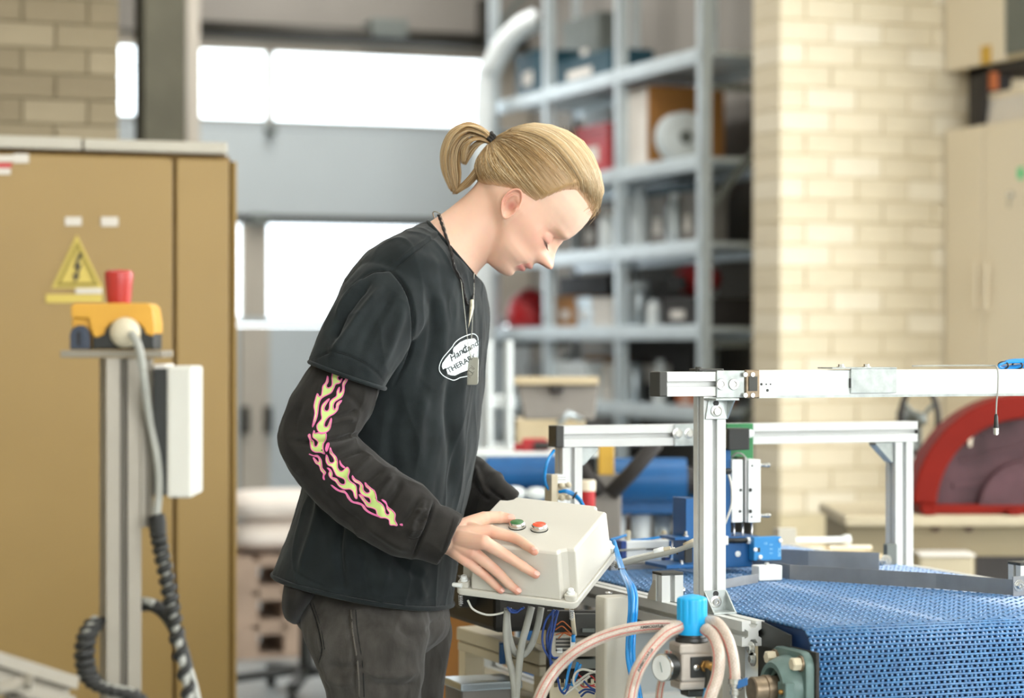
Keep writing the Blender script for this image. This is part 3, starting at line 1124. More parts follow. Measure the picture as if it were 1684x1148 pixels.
def bprism(px0, px1, y0, y1, D, depth, name, m, parent, bev=.006):
    a, b = P(px0, 700, D), P(px1, 700, D)
    z0, z1 = P(px0, y1, D).z, P(px0, y0, D).z
    dd = FW * depth
    return MB().prism([(a.x, a.y, z0), (b.x, b.y, z0), (b.x + dd.x, b.y + dd.y, z0), (a.x + dd.x, a.y + dd.y, z0)], (0, 0, z1 - z0)).build(name, m, parent, bevel=bev)


t = thing('roller_machine', Vector((P(970, 800, DB).x, P(970, 800, DB).y, 0)), 'blue roller machine standing in front of the shelving rack', 'machine')
MB().cyl(P(800, 778, DB), P(918, 776, DB), 27 * DB / F, n=24).build('roller', 'machine_blue', t, angle=35)
MB().cyl(P(1000, 790, DB), P(1128, 790, DB), 37 * DB / F, n=24).build('roller', 'machine_blue', t, angle=35)
MB().cyl(P(1128, 790, DB), P(1150, 790, DB), 22 * DB / F, n=20).build('roller_end', 'dark_misc', t, angle=35)
MB().cyl(P(775, 778, DB), P(800, 778, DB), 20 * DB / F, n=20).build('roller_end', 'dark_misc', t, angle=35)
bprism(790, 1150, 818, 846, DB, .2, 'frame_beam', 'machine_blue', t)
bprism(795, 1150, 796, 816, DB + .05, .2, 'frame_beam', 'teal_bin', t)
bprism(1120, 1150, 818, 1400, DB + .02, .06, 'leg', 'machine_blue', t)
bprism(800, 830, 846, 1400, DB + .02, .06, 'leg', 'machine_blue', t)
bprism(984, 1010, 730, 782, DB - .1, .04, 'yellow_stop', 'yellow_misc', t, .004)
bprism(972, 1022, 780, 905, DB - .1, .05, 'dark_post', 'grey_case', t)
MB().tube([P(1005, 812, DB - .1), P(1040, 775, DB - .12), P(1080, 728, DB - .14)], .02, 8).build('lever', 'dark_misc', t, smooth=True)
MB().tube([P(990, 812, DB - .1), P(962, 775, DB - .1), P(952, 762, DB - .1)], .018, 8).build('lever', 'dark_misc', t, smooth=True)
for k, (px, m) in enumerate(((1012, 'white_misc'), (1054, 'white_misc'), (1090, 'silver_misc'))):
    a = P(px, 846, DB + .08)
    MB().cyl(a, a - UP * .13, .028, .02, n=16).build('spring_leg', m, t, smooth=True)
bprism(1000, 1110, 896, 990, DB + .02, .3, 'lower_cover', 'white_box', t)
bprism(1025, 1085, 850, 896, DB + .25, .1, 'motor', 'brown_misc', t)
for px, py, r, m, lab in ((845, 800, 16, 'white_misc', 0), (882, 800, 14, 'white_misc', 0)):
    a = P(px, 812, DB - .06)
    MB().sphere(a, r * DB / F, 8, (1.4, 1, .8)).build('hand_knob', m, t, smooth=True)
# jar with white lid on the rear bench
jp = P(965, 846, 5.5)
t = thing('red_jar', jp, 'red jar with a cream lid behind the control box', 'jar')
s = 5.5 / F
MB().lathe(jp, UP, [(0, 13 * s), (3 * s, 13.5 * s), (39 * s, 13.5 * s)], 24).build('body', 'red_misc', t, angle=35)
MB().lathe(jp + UP * (39 * s), UP, [(0, 14.5 * s), (15 * s, 14.5 * s), (17 * s, 13.5 * s)], 24).build('lid', 'cream', t, angle=35)
tb = thing('rear_bench', Vector((jp.x, jp.y, 0)), 'narrow grey bench carrying the red jar', 'bench')
a = jp
MB().obox(a + FW * .05 - UP * .0155, RT * .03, FW * .06, UP * .015).build('bench_top', 'grey_case', tb, bevel=.004)
for sx in (-1, 1):
    for sy in (-1, 1):
        q = a + FW * (.05 + .045 * sy) + RT * (.018 * sx)
        MB().box(q.x - .009, q.x + .009, q.y - .009, q.y + .009, 0, a.z - .0305).build('leg', 'grey_case', tb)
# grey case with beige frame
DC = 7.2
t = thing('test_case', Vector((P(905, 700, DC).x, P(905, 700, DC).y, 0)), 'grey instrument case with open lid on a beige pedestal', 'case')
mb = MB()
base = [P(862, 690, DC), P(978, 690, DC), P(985, 628, DC + .05), P(850, 628, DC + .05)]
mb.prism(base, FW * .03).build('lid', 'grey_case', t, bevel=.005)
MB().bar(P(846, 626, DC + .05), P(984, 626, DC + .05), .05, .024).build('lid_edge', 'cream_dark', t, bevel=.003)
MB().obox(P(915, 640, DC + .03), RT * .02, FW * .02, UP * .012).build('latch', 'dark_misc', t, bevel=.003)
bprism(848, 962, 690, 745, DC, .3, 'base', 'cream_dark', t)
bprism(870, 950, 745, 1290, DC + .05, .2, 'pedestal', 'olive_body', t)
MB().tube([P(918, 698, DC - .1), P(935, 680, DC - .1), P(955, 690, DC - .05)], .01, 8).build('hose_stub', 'silver_misc', t, smooth=True)
t = thing('red_vice', P(875, 745, DC - .35), 'small red clamp lying in front of the grey case', 'clamp')
bprism(858, 900, 722, 746, DC - .35, .08, 'jaw', 'red_misc', t)
bprism(845, 868, 730, 746, DC - .33, .06, 'jaw', 'red_misc', t)
MB().tube([P(878, 733, DC - .36), P(905, 733, DC - .36)], .012, 8).build('screw', 'dark_misc', t)
bprism(780, 1000, 746, 752, DC - .5, .38, 'tray', 'white_misc', t)
for px in (790, 990):
    a = P(px, 752, DC - .45)
    MB().box(a.x - .012, a.x + .012, a.y - .012, a.y + .012, 0, a.z).build('tray_leg', 'shelf_metal', t)
# white trolley edge beside the rack
t = thing('white_trolley', Vector((P(812, 600, 8.2).x, P(812, 600, 8.2).y, 0)), 'white enamel trolley with rails behind the chest', 'trolley')
for px in (803, 836):
    a = P(px, 600, 8.2)
    MB().box(a.x - .010, a.x + .010, a.y - .02, a.y + .02, 0, P(px, 560, 8.2).z).build('post', 'white_misc', t, bevel=.004)
for py in (662, 745):
    bprism(796, 846, py - 9, py + 9, 8.2, .4, 'tray', 'white_misc', t)

# ------------------------------------------------------------------ pallets, sack and swivel base on the floor behind
DP = 10.2
x0, x1 = 380, 560
yaw_p = None
PAL0 = P(470, 1000, DP)


def pallet(z0, label):
    t = thing('pallet', (PAL0.x, PAL0.y, z0), label, 'pallet', 'stacked pallets')
    L, Dp = .58, .4
    for i in range(5):
        x = PAL0.x - L / 2 + .05 + i * (L - .1) / 4
        MB().box(x - .045, x + .045, PAL0.y - Dp / 2, PAL0.y + Dp / 2, z0 + .12, z0 + .14).build('deck_board', 'pallet_wood', t)
    for y in (-1, 0, 1):
        yy = PAL0.y + y * (Dp / 2 - .05)
        MB().box(PAL0.x - L / 2, PAL0.x + L / 2, yy - .045, yy + .045, z0 + .1, z0 + .1195).build('stringer_board', 'pallet_wood', t)
        MB().box(PAL0.x - L / 2, PAL0.x + L / 2, yy - .045, yy + .045, z0 + .0005, z0 + .02).build('bottom_board', 'pallet_wood', t)
        for x in (-1, 0, 1):
            xx = PAL0.x + x * (L / 2 - .06)
            MB().box(xx - .06, xx + .06, yy - .045, yy + .045, z0 + .02, z0 + .1).build('block', 'pallet_wood', t)
    return t


for k, lab in enumerate(('lowest pallet of the stack by the sectional door', 'middle pallet of the stack by the sectional door', 'top pallet of the stack, right under the white sacks')):
    pallet(k * .1405, lab)
zs = 3 * .1405 + .001
t = thing('white_sack', (PAL0.x - .06, PAL0.y, zs), 'white wrapped sacks lying on the pallet stack', 'sack')
for k in range(2):
    rings = []
    for i in range(9):
        s_ = -1 + i / 4
        a_ = math.sqrt(max(.02, 1 - s_ ** 4))
        rings.append([(PAL0.x - .05 + .24 * s_, PAL0.y + .17 * a_ * math.cos(q), zs + .07 + k * .13 + .066 * a_ * math.sin(q)) for q in np.linspace(0, 2 * math.pi, 15)[:-1]])
    MB().loft(rings).build('sack', 'sack_white', t, smooth=True)
a = P(478, 1104, 8.9)
t = thing('swivel_base', (a.x, a.y, 0), 'black five-star swivel base with castors on the floor', 'chair base')
mb = MB()
hub = Vector((a.x + .06, a.y, .1))
for k in range(5):
    an = 2 * math.pi * k / 5 + .5
    e = hub + Vector((.3 * math.cos(an), .3 * math.sin(an), -.03))
    MB().bar(hub, e, .045, .03).build('arm', 'black_plastic', t, bevel=.005)
    MB().cyl(e + Vector((-.012, 0, -.042)), e + Vector((.012, 0, -.042)), .028, n=14).build('castor', 'rubber', t)
MB().cyl(hub - Vector((0, 0, .03)), hub + Vector((0, 0, .25)), .03, .022, n=16).build('column', 'black_plastic', t)
# ================================================================== THE CONTROL BOX POSE (used by the hand)
BO = P(947, 1003, 3.95)                                   # lower front right corner
BW = (RT * .939 + UP * -.0845 + FW * -.338).normalized()  # left -> right along the front
BD = (RT * .347 + UP * .315 + FW * .884)
BD = (BD - BW * BD.dot(BW)).normalized()                  # front -> back
BH = BW.cross(BD).normalized()                            # base -> lid
BWL, BDL, BHL = .2116, .222, .0944
BT = BO + BH * BHL                                        # a point of the lid's top plane


def hit(px, py, p0, n):
    r = ray(px, py)
    return CAMP + r * ((Vector(p0) - CAMP).dot(n) / r.dot(n))


FRN = -BD
FRP = BO + BD * .006


def on_top(px, py, off):
    return hit(px, py, BT + BH * off, BH)


def on_front(px, py, off):
    return hit(px, py, FRP + FRN * off, FRN)


# ================================================================== THE PERSON
def vcol_mat(name, rough, sss=0.0, bump=0.0, bscale=300.0, sheen=0.0, spec=0.5, aniso=0.0):
    m = bpy.data.materials.new(name)
    m.use_nodes = True
    nt = m.node_tree
    b = nt.nodes['Principled BSDF']
    a = nt.nodes.new('ShaderNodeAttribute')
    a.attribute_name = 'col'
    nz = nt.nodes.new('ShaderNodeTexNoise')
    nz.inputs['Scale'].default_value = 60
    mx = nt.nodes.new('ShaderNodeMix')
    mx.data_type = 'RGBA'
    mx.blend_type = 'MULTIPLY'
    mx.inputs['Factor'].default_value = 0.08
    nt.links.new(a.outputs['Color'], mx.inputs['A'])
    nt.links.new(nz.outputs['Color'], mx.inputs['B'])
    nt.links.new(mx.outputs['Result'], b.inputs['Base Color'])
    b.inputs['Roughness'].default_value = rough
    b.inputs['Specular IOR Level'].default_value = spec
    if sss:
        b.inputs['Subsurface Weight'].default_value = sss
        b.inputs['Subsurface Radius'].default_value = (0.010, 0.004, 0.0025)
        b.inputs['Subsurface Scale'].default_value = 0.5
    if bump:
        n2 = nt.nodes.new('ShaderNodeTexNoise')
        n2.inputs['Scale'].default_value = bscale
        bp = nt.nodes.new('ShaderNodeBump')
        bp.inputs['Strength'].default_value = bump
        bp.inputs['Distance'].default_value = 0.001
        nt.links.new(n2.outputs['Fac'], bp.inputs['Height'])
        nt.links.new(bp.outputs[0], b.inputs['Normal'])
    MATS[name] = m
    return m


def set_col(me, cols):
    at = me.color_attributes.new('col', 'FLOAT_COLOR', 'POINT')
    c4 = np.ones((len(me.vertices), 4))
    c4[:, :3] = cols
    at.data.foreach_set('color', c4.ravel())


vcol_mat('skin', 0.48, 0.25, 0.05, 700, spec=0.35)
vcol_mat('hair', 0.42, 0.0, 0, spec=0.5)


def cloth_mat(name, hexcol, hex2, weave=900, rough=0.9, vs=25, bstr=.25, stretch=(1, 1, 1)):
    m = mat(name, hexcol, rough, 0, 0.12, vs, bstr, weave, sheen=0.12, spec=0.2, col2=hex2, stretch=stretch)
    return m


cloth_mat('tee_black', '#191e1f', '#222829')
cloth_mat('sleeve_black', '#211f1d', '#2c2a27')
cloth_mat('denim_black', '#3a3733', '#4d4a46', weave=700, vs=40, bstr=.35, stretch=(1, 1, .35))

DM = 4.25   # depth of the body's middle plane
PERS = thing('person', Vector((P(620, 900, DM).x, P(620, 900, DM).y, 0)),
             'person in a black T-shirt over flame-print long sleeves, leaning over the control box', 'person')

# ------------------------------------------------------------------ head in its own axes (units: photo px at DM)
S = DM / F
TAU = math.radians(50)
HO = P(845, 337, DM)
HF = RT * math.cos(TAU) - UP * math.sin(TAU)
HU = RT * math.sin(TAU) + UP * math.cos(TAU)
HS = FW.copy()     # + = far side


def hw(f, s, u):
    return HO + HF * (f * S) + HS * (s * S) + HU * (u * S)


_Fb = [(-95, 40), (-93, 56), (-90, 68), (-86, 78), (-81, 83.5), (-75, 85.5), (-68, 84), (-62, 85.5), (-55, 89), (-50, 91.5), (-44, 94),
       (-36, 95.5), (-28, 95), (-15, 93), (0, 91.5), (12, 93), (22, 96.5), (33, 101), (45, 102.5), (60, 102), (75, 99.5), (90, 94.5),
       (105, 85), (118, 71), (128, 54), (135, 36), (139, 18), (141, 0)]
_Bk = [(-95, 36), (-85, 28), (-72, 20), (-55, 10), (-42, -5), (-28, -45), (-12, -74), (5, -86), (25, -92), (50, -93), (75, -88),
       (95, -79), (112, -64), (125, -46), (134, -28), (139, -14), (141, -2)]
_Wd = [(-95, 10), (-90, 20), (-84, 27), (-75, 35), (-65, 43), (-55, 50), (-45, 54), (-30, 58), (-15, 62), (0, 65), (15, 66), (30, 66.5),
       (50, 69), (70, 70), (90, 66.5), (108, 57), (122, 44), (132, 30), (138, 15), (141, 2)]
_No = [(24, 0), (19, 4.5), (10, 9.5), (0, 15), (-8, 20.5), (-14, 25.5), (-18, 27.3), (-22, 26.6), (-25, 22), (-28, 12), (-31, 4), (-35, 0)]
_Ns = [(24, 6), (10, 6.5), (0, 7), (-10, 9), (-18, 12.5), (-35, 12)]


def ip(tab, u, k=1.2):
    t = sorted(tab)
    xs = np.array([a for a, _ in t], float)
    ys = np.array([b for _, b in t], float)
    u = np.asarray(u, float)
    acc = 0
    for d, w_ in ((-k, .25), (0, .5), (k, .25)):
        acc = acc + w_ * np.interp(u + d, xs, ys)
    return acc


def gauss(x, s):
    return np.exp(-0.5 * (x / s) ** 2)


NU, NV = 190, 220
uu = np.concatenate([np.linspace(-95, 60, 130), np.linspace(61.5, 141, NU - 130)])
tt = np.linspace(0, 1, NV, endpoint=False)
th = 2 * np.pi * (tt + 0.55 * np.sin(2 * np.pi * tt) * -0.13)   # denser towards the face
U, T = np.meshgrid(uu, th, indexing='ij')
Fb, Bk, Wd = ip(_Fb, U), ip(_Bk, U), ip(_Wd, U)
_wj = np.clip((U + 55) / 60, 0, 1)
_wj = _wj * _wj * (3 - 2 * _wj)
cxm = (Fb * .45 + Bk * .55) * (1 - _wj) + np.interp(U, [-20, 20, 141], [0, -12, -8]) * _wj
cxm = np.clip(cxm, Bk + 2, Fb - 2)
c_, s_ = np.cos(T), np.sin(T)
nf = np.interp(U, [-95, -60, 0, 60, 141], [2.0, 2.05, 2.35, 2.3, 2.0])
nf = np.where(c_ > 0, nf, 2.1)
fw = cxm + np.where(c_ > 0, Fb - cxm, cxm - Bk) * np.sign(c_) * np.abs(c_) ** (2 / nf)
sd = Wd * np.sign(s_) * np.abs(s_) ** (2 / nf)
front = np.clip(c_, 0, 1) ** 0.5
asd = np.abs(sd)
# nose
fw += ip(_No, U) * gauss(asd, ip(_Ns, U)) * (c_ > 0)
fw += 7.5 * gauss(U + 21, 6) * gauss(asd - 13, 5.0) * (c_ > 0)
fw -= 3.0 * gauss(U + 27.5, 2.5) * gauss(asd - 9, 3.5) * (c_ > 0)
# eye sockets, lids, brow, cheek, lips, chin
fw -= 9.0 * gauss(U - 9, 9) * gauss(asd - 30, 13) * front
fw -= 4.0 * gauss(U - 14, 9) * gauss(asd - 15, 7) * front
lid = np.clip(1 - ((U - 6.5) / 9.5) ** 2 - ((asd - 31) / 13.5) ** 2, 0, 1)
fw += 8.5 * np.sqrt(lid) * front
fw -= 1.6 * gauss(U - 14.5, 1.4) * gauss(asd - 31, 11) * front          # lid crease
fw -= 1.8 * gauss(U + 0.5 - .01 * (asd - 31) ** 2 * .3, 1.3) * gauss(asd - 31, 10) * front
fw += 3.5 * gauss(U - 27, 6) * gauss(asd - 30, 16) * front
fw += 2.5 * gauss(U + 10, 12) * gauss(asd - 42, 12) * front
sd += np.sign(sd) * 2.0 * gauss(U + 8, 15) * gauss(fw - 55, 22)
lipw = np.clip(1 - (asd / 25) ** 2, 0, 1)
fw += (6.0 * gauss(U + 45, 3.6) + 6.5 * gauss(U + 57.5, 4.2) - 3.0 * gauss(U + 51.5, 1.2)) * lipw * (c_ > 0)
fw -= 2.0 * gauss(U + 51.5, 3) * gauss(asd - 25, 4) * (c_ > 0)
fw += 2.0 * gauss(U + 78, 8) * gauss(asd, 16) * (c_ > 0)
sd -= np.sign(sd) * 1.2 * gauss(U + 35, 16) * gauss(fw - 55, 20)        # hollow of the cheek
sd += np.sign(sd) * 3.0 * gauss(U + 62, 14) * gauss(fw - 30, 16)        # jaw corner
sd -= np.sign(sd) * 3.0 * gauss(U - 25, 16) * gauss(fw - 70, 12)        # temple
HEADG = np.stack([fw, sd, U], -1)


def grid_world(G):
    m = np.array([list(HF), list(HS), list(HU)]) * S
    return G.reshape(-1, 3) @ m + np.array(list(HO))


hv = grid_world(HEADG)
hf = []
for i in range(NU - 1):
    for j in range(NV):
        hf.append((i * NV + j, i * NV + (j + 1) % NV, (i + 1) * NV + (j + 1) % NV, (i + 1) * NV + j))
hf.append(tuple(range(NV))[::-1])
hf.append(tuple((NU - 1) * NV + j for j in range(NV)))
BODY = MB()
BODY.v += [tuple(p) for p in hv]
BODY.f += hf


# ears: polar relief, near and far
def ear(side):
    n1, n2 = 26, 48
    vs = []
    ax = math.radians(22)
    for i in range(n1 + 1):
        rho = i / n1
        for j in range(n2):
            a = 2 * math.pi * j / n2
            # ear outline: taller than wide, narrower lobe, flat front
            ry = 27 * (1.0 if math.sin(a) > 0 else 0.95)
            rx = 17.5 if math.cos(a) < 0 else 12.5
            rx *= 1 - .25 * max(0, -math.sin(a))
            x, y = rx * rho * math.cos(a), ry * rho * math.sin(a)
            back = max(0, -math.cos(a + .35))           # rear and top edge
            topw = max(0, math.sin(a))
            hgt = 4 + 12 * rho * (0.35 + 0.65 * max(back, topw * .8))
            hgt += 5.0 * math.exp(-((rho - .90) / .08) ** 2) * (0.35 + .65 * max(back, topw))
            hgt -= 6.0 * math.exp(-((rho - .74) / .07) ** 2) * max(back, topw * .7)
            hgt += 3.0 * math.exp(-((rho - .58) / .09) ** 2) * (back * .9 + .1)
            hgt -= 9.0 * math.exp(-((x + 2) / 6.5) ** 2 - ((y + 3) / 8.5) ** 2)
            hgt -= 5.0 * math.exp(-((x - 3) / 3) ** 2 - ((y - .5) / 4) ** 2)
            hgt += 3.5 * math.exp(-((x - 8.0) / 3) ** 2 - ((y + 3) / 5) ** 2)
            if rho > .97:
                hgt -= 3
            f_ = 1.05 * (x * math.cos(ax) - y * math.sin(ax)) + .5
            u_ = 1.05 * (x * math.sin(ax) + y * math.cos(ax)) - 4.5
            vs.append((f_, side * (60.5 + hgt), u_))
    # back of the shell
    for j in range(n2):
        f_, sd_, u_ = vs[n1 * n2 + j]
        vs.append((f_ * .55 - 1, side * 55, u_ * .6))
    G = grid_world(np.array(vs))
    fs = []
    for i in range(n1 + 1):
        for j in range(n2):
            fs.append((i * n2 + j, i * n2 + (j + 1) % n2, (i + 1) * n2 + (j + 1) % n2, (i + 1) * n2 + j))
    fs.append(tuple((n1 + 1) * n2 + j for j in range(n2)))
    BODY.add(G, fs)


ear(-1)
ear(1)


# neck and hidden core
def sring(back, front, w, d, n=40, e=2.0, psi=0.0, dF=None):
    B, Fp = P(back[0], back[1], d), P(front[0], front[1], d if dF is None else dF)
    C = (B + Fp) / 2
    e1 = (Fp - B) / 2
    L = e1.length
    h1 = e1.normalized()
    sn, cs = math.sin(psi), math.cos(psi)
    a = math.sqrt(max((L * .35) ** 2, L * L - (w * sn) ** 2)) / cs
    ea = h1 * cs - FW * sn
    eb = FW * cs + h1 * sn
    out = []
    for k in range(n):
        t = 2 * math.pi * k / n
        c, s = math.cos(t), math.sin(t)
        out.append(C + ea * (a * math.copysign(abs(c) ** (2 / e), c)) + eb * (w * math.copysign(abs(s) ** (2 / e), s)))
    return out


def dense(rings, k=4):
    """cubic interpolation between rings"""
    m = len(rings)
    n = len(rings[0])
    cols = [catmull([rings[i][j] for i in range(m)], k) for j in range(n)]
    return [[cols[j][i] for j in range(n)] for i in range(len(cols[0]))]


PSI = math.radians(17)
BODY.loft(dense([sring((800, 268), (850, 385), .050, DM), sring((784, 300), (820, 412), .049, DM), sring((766, 320), (806, 427), .051, DM),
                 sring((742, 340), (795, 438), .056, DM), sring((716, 359), (784, 452), .066, DM, psi=.15),
                 sring((690, 378), (776, 474), .080, DM, psi=.2), sring((660, 420), (770, 510), .085, DM, psi=.2)]))
core = [P(715, 450, DM), P(665, 560, DM), P(640, 700, DM)]
BODY.tube(core, .06, 16)


def chain(mb, pts, rad, n=14):
    """rounded tapering limb"""
    k = 5
    cp = catmull(pts, k)
    rr = np.interp(np.linspace(0, len(pts) - 1, len(cp)), range(len(pts)), rad)
    mb.tube(cp, 1.0, n, rfun=lambda s_: float(np.interp(s_ * (len(cp) - 1), range(len(cp)), rr)))
    mb.sphere(cp[-1], rr[-1] * .995, 8)
    mb.sphere(cp[0], rr[0] * .995, 8)


# right arm and hand
WR_ = P(746, 889, 4.005)
ELB = P(520, 722, 4.03)
SHO = P(650, 470, 4.10)
chain(BODY, [P(715, 450, DM), SHO, P(590, 590, 4.06), ELB], [.05, .045, .042, .035])
chain(BODY, [ELB, P(620, 815, 4.02), P(725, 878, 4.008), WR_], [.035, .036, .027, .0265])
idx = [on_top(806, 874, .016), on_top(846, 885, .0105), on_top(867, 898, .0085), on_top(879, 907, .0075)]
mid = [on_top(797, 892, .017), on_front(833, 914, .013), on_front(861, 932, .010), on_front(881, 945, .0085)]
rng_ = [on_front(778, 908, .020), on_front(815, 938, .015), on_front(837, 960, .010), on_front(851, 972, .0085)]
pnk = [on_front(766, 921, .020), on_front(797, 946, .015), on_front(813, 961, .010), on_front(824, 971, .008)]
thb = [P(764, 868, 4.03), on_top(796, 853, .013), on_top(822, 851, .0105), on_top(840, 853, .0085)]
FING = [idx, mid, rng_, pnk, thb]
hand = MB()
for pts, rad in ((idx, (.0112, .0088, .0080, .0070)), (mid, (.0114, .0092, .0083, .0072)), (rng_, (.0108, .0087, .0078, .0068)),
                 (pnk, (.0098, .0077, .0069, .0060)), (thb, (.0140, .0112, .0100, .0080))):
    chain(hand, pts, rad)
    for q in (1, 2):
        hand.sphere(pts[q], rad[q] * 1.06, 8)
for pts, r1, off in ((idx, .0120, -.006), (mid, .0122, -.002), (rng_, .0115, .003), (pnk, .0105, .008)):
    w0 = WR_ + (pts[0] - WR_) * .04 + UP * (-off)
    chain(hand, [w0, w0 * .5 + pts[0] * .5 - FW * .004, pts[0]], (.019, .0145, r1))
chain(hand, [WR_, thb[0], thb[1]], (.022, .0165, .0125))
chain(hand, [thb[0], idx[0] * .6 + thb[0] * .4], (.0135, .0095))
BODY.v, BODY.f = BODY.v, BODY.f
BODY.add(hand.v, hand.f)
# left arm and hand, holding the far side of the box
SHL = P(745, 470, 4.44)
ELL = P(668, 735, 4.47)
WRL = P(836, 866, 4.31)
chain(BODY, [P(715, 450, DM), SHL, P(700, 610, 4.5), ELL], [.05, .045, .042, .034])
chain(BODY, [ELL, P(760, 800, 4.40), P(815, 838, 4.335), WRL], [.034, .034, .026, .024])
bl = BO - BW * (BWL * .45) + BD * (BDL + .012) + BH * (BHL * .28)
for k, (du, ln) in enumerate(((0.0, .075), (.0, .082), (.0, .078), (.0, .062))):
    m0 = bl - BW * (.045 - .0) + BH * (.02 - k * .019) + BD * .008
    tip = m0 + BW * ln - BH * .012 - BD * .006
    chain(BODY, [WRL, (WRL + m0) / 2 + BD * .004, m0], (.018, .013, .0105))
    chain(BODY, [m0, m0 + (tip - m0) * .5 + BD * .006, tip], (.0100, .0085, .0068))
tb0 = bl - BW * .05 + BH * .022
chain(BODY, [WRL, tb0, tb0 + BW * .045 + BH * .002], (.018, .012, .0085))

me = remesh(BODY, .0015, 3, .5)
co, no = mesh_arrays(me)
# extra smoothing where jaw meets neck and across the back of the hand is left to the shader
hm = np.array([list(HF), list(HS), list(HU)]) / S
hc = (co - np.array(list(HO))) @ hm.T
f_, s_, u_ = hc[:, 0], hc[:, 1], hc[:, 2]
# soften the crease between jaw, mastoid and neck
ed = np.empty(len(me.edges) * 2, dtype=np.int32)
me.edges.foreach_get('vertices', ed)
ed = ed.reshape(-1, 2)
msk = (u_ > -100) & (u_ < 25) & (f_ > -85) & (f_ < 52) & (np.abs(s_) > 18)
msk &= ~((np.abs(s_) > 56) & (((f_ + 0) / 25) ** 2 + ((u_ + 5) / 33) ** 2 < 1))
msk &= ~((u_ < -60) & (f_ > 44))
sub_e = ed[msk[ed[:, 0]] | msk[ed[:, 1]]]
deg = np.zeros(len(co))
np.add.at(deg, sub_e[:, 0], 1)
np.add.at(deg, sub_e[:, 1], 1)
def _ss(x, a, b):
    t_ = np.clip((x - a) / (b - a), 0, 1)
    return t_ * t_ * (3 - 2 * t_)


wgt = (msk * _ss(f_, 52, 18) * _ss(f_, -85, -60) * _ss(u_, 25, 5) * _ss(np.abs(s_), 18, 30))[:, None] * .6
for _ in range(110):
    acc = np.zeros_like(co)
    for d_ in range(3):
        acc[:, d_] = np.bincount(sub_e[:, 0], co[sub_e[:, 1], d_], len(co)) + np.bincount(sub_e[:, 1], co[sub_e[:, 0], d_], len(co))
    co = co + wgt * (acc / np.maximum(deg, 1)[:, None] - co)
set_co(me, co)
hc = (co - np.array(list(HO))) @ hm.T
f_, s_, u_ = hc[:, 0], hc[:, 1], hc[:, 2]
ishead = (u_ > -110) & (u_ < 150) & (f_ > -110) & (f_ < 140) & (np.abs(s_) < 95)
base = np.array(lin('#e2b8a0')[:3])
pink = np.array(lin('#dd9582')[:3])
red = np.array(lin('#cf7a68')[:3])
lipc = np.array(lin('#cf8078')[:3])
pale = np.array(lin('#ecccb6')[:3])
cols = np.tile(base, (len(co), 1))


def blend(c, w):
    global cols
    w = np.clip(w, 0, 1)[:, None]
    cols = cols * (1 - w) + c * w


hd = ishead.astype(float)
sa = np.abs(s_)
blend(pink, hd * .34 * gauss(u_ + 8, 20) * gauss(sa - 42, 18) * (f_ > 20))
blend(pink, hd * .55 * gauss(u_ + 18, 9) * gauss(sa, 12) * (f_ > 98))
blend(pale, hd * .6 * gauss(u_ - 62, 22) * (f_ > 20))
blend(red, hd * .6 * np.clip((sa - 66) / 8, 0, 1) * gauss(u_ + 5, 26) * gauss(f_, 26))
blend(red * .75, hd * .9 * gauss(u_ + 6, 7) * gauss(f_ - 2, 6) * (sa < 70))  # ear's own red, darkened to paint in the hollow's shade
blend(lipc, hd * .95 * (np.clip(1 - (sa / 24) ** 2, 0, 1) > 0) * (gauss(u_ + 46, 3.0) * .8 + gauss(u_ + 57.5, 4.0)) * (f_ > 80))
blend(np.array(lin('#7c4038')[:3]), hd * .9 * gauss(u_ + 51.6, 1.1) * np.clip(1 - (sa / 25) ** 2, 0, 1) * (f_ > 72))
blend(np.array(lin('#8d4a40')[:3]), hd * .9 * gauss(u_ + 28, 2.2) * gauss(sa - 9, 3) * (f_ > 88))
blend(red, hd * .35 * gauss(u_ - 5, 9) * gauss(sa - 31, 14) * (f_ > 60))
blend(np.array(lin('#5a3a30')[:3]), hd * .9 * gauss(u_ + 1.0, .9) * gauss(sa - 31, 8) * (f_ > 70))
blend(np.array(lin('#b08a66')[:3]), hd * .5 * gauss(u_ - 26, 3.0) * np.clip((sa - 12) / 4, 0, 1) * np.clip((48 - sa) / 6, 0, 1) * (f_ > 70))
# hands: warm knuckles and fingertips
for pts in FING:
    for q, r_, wt in ((0, .014, .35), (1, .010, .4), (3, .011, .6)):
        dd = np.linalg.norm(co - np.array(list(pts[q])), axis=1)
        blend(pink if q < 3 else red, 1.25 * wt * np.exp(-(dd / r_) ** 2))
set_col(me, cols)
body = link('body', me, 'skin', PERS, smooth=True)
tag(body, 'face in profile looking down, bare neck, right hand spread on the box', None)

# fingernails
def ortho(n, d):
    return (d - n * d.dot(n)).normalized()


for k, pts in enumerate(FING):
    d = (pts[3] - pts[2]).normalized()
    nrm = (-FW * .72 + UP * .55 + RT * .1) if k in (1, 2, 3) else (UP * .7 - FW * .6)
    if k == 4:
        nrm = UP * .45 - FW * .75
    nrm = (nrm - d * nrm.dot(d)).normalized()
    s1 = d.cross(nrm)
    r = (.0068, .0070, .0066, .0056, .0082)[k]
    c = pts[3] + d * .0005
    mb = MB()
    rings = []
    for i in range(7):
        v = -1 + i / 3
        wv = math.sqrt(max(.05, 1 - v ** 4)) * .62
        rings.append([c + d * (v * r * .78) + s1 * (q * r * wv) + nrm * (r * math.sqrt(max(.1, 1 - (q * .62) ** 2)) + .0006 - .0005 * v * v) for q in np.linspace(-1, 1, 7)])
    for i in range(6):
        for j in range(6):
            mb.add([rings[i][j], rings[i][j + 1], rings[i + 1][j + 1], rings[i + 1][j]], [(0, 1, 2, 3)])
    mb.build('fingernail', 'nail' if 'nail' in MATS else mat('nail', '#e3b3a4', .3, 0, .03, 30), PERS, smooth=True)

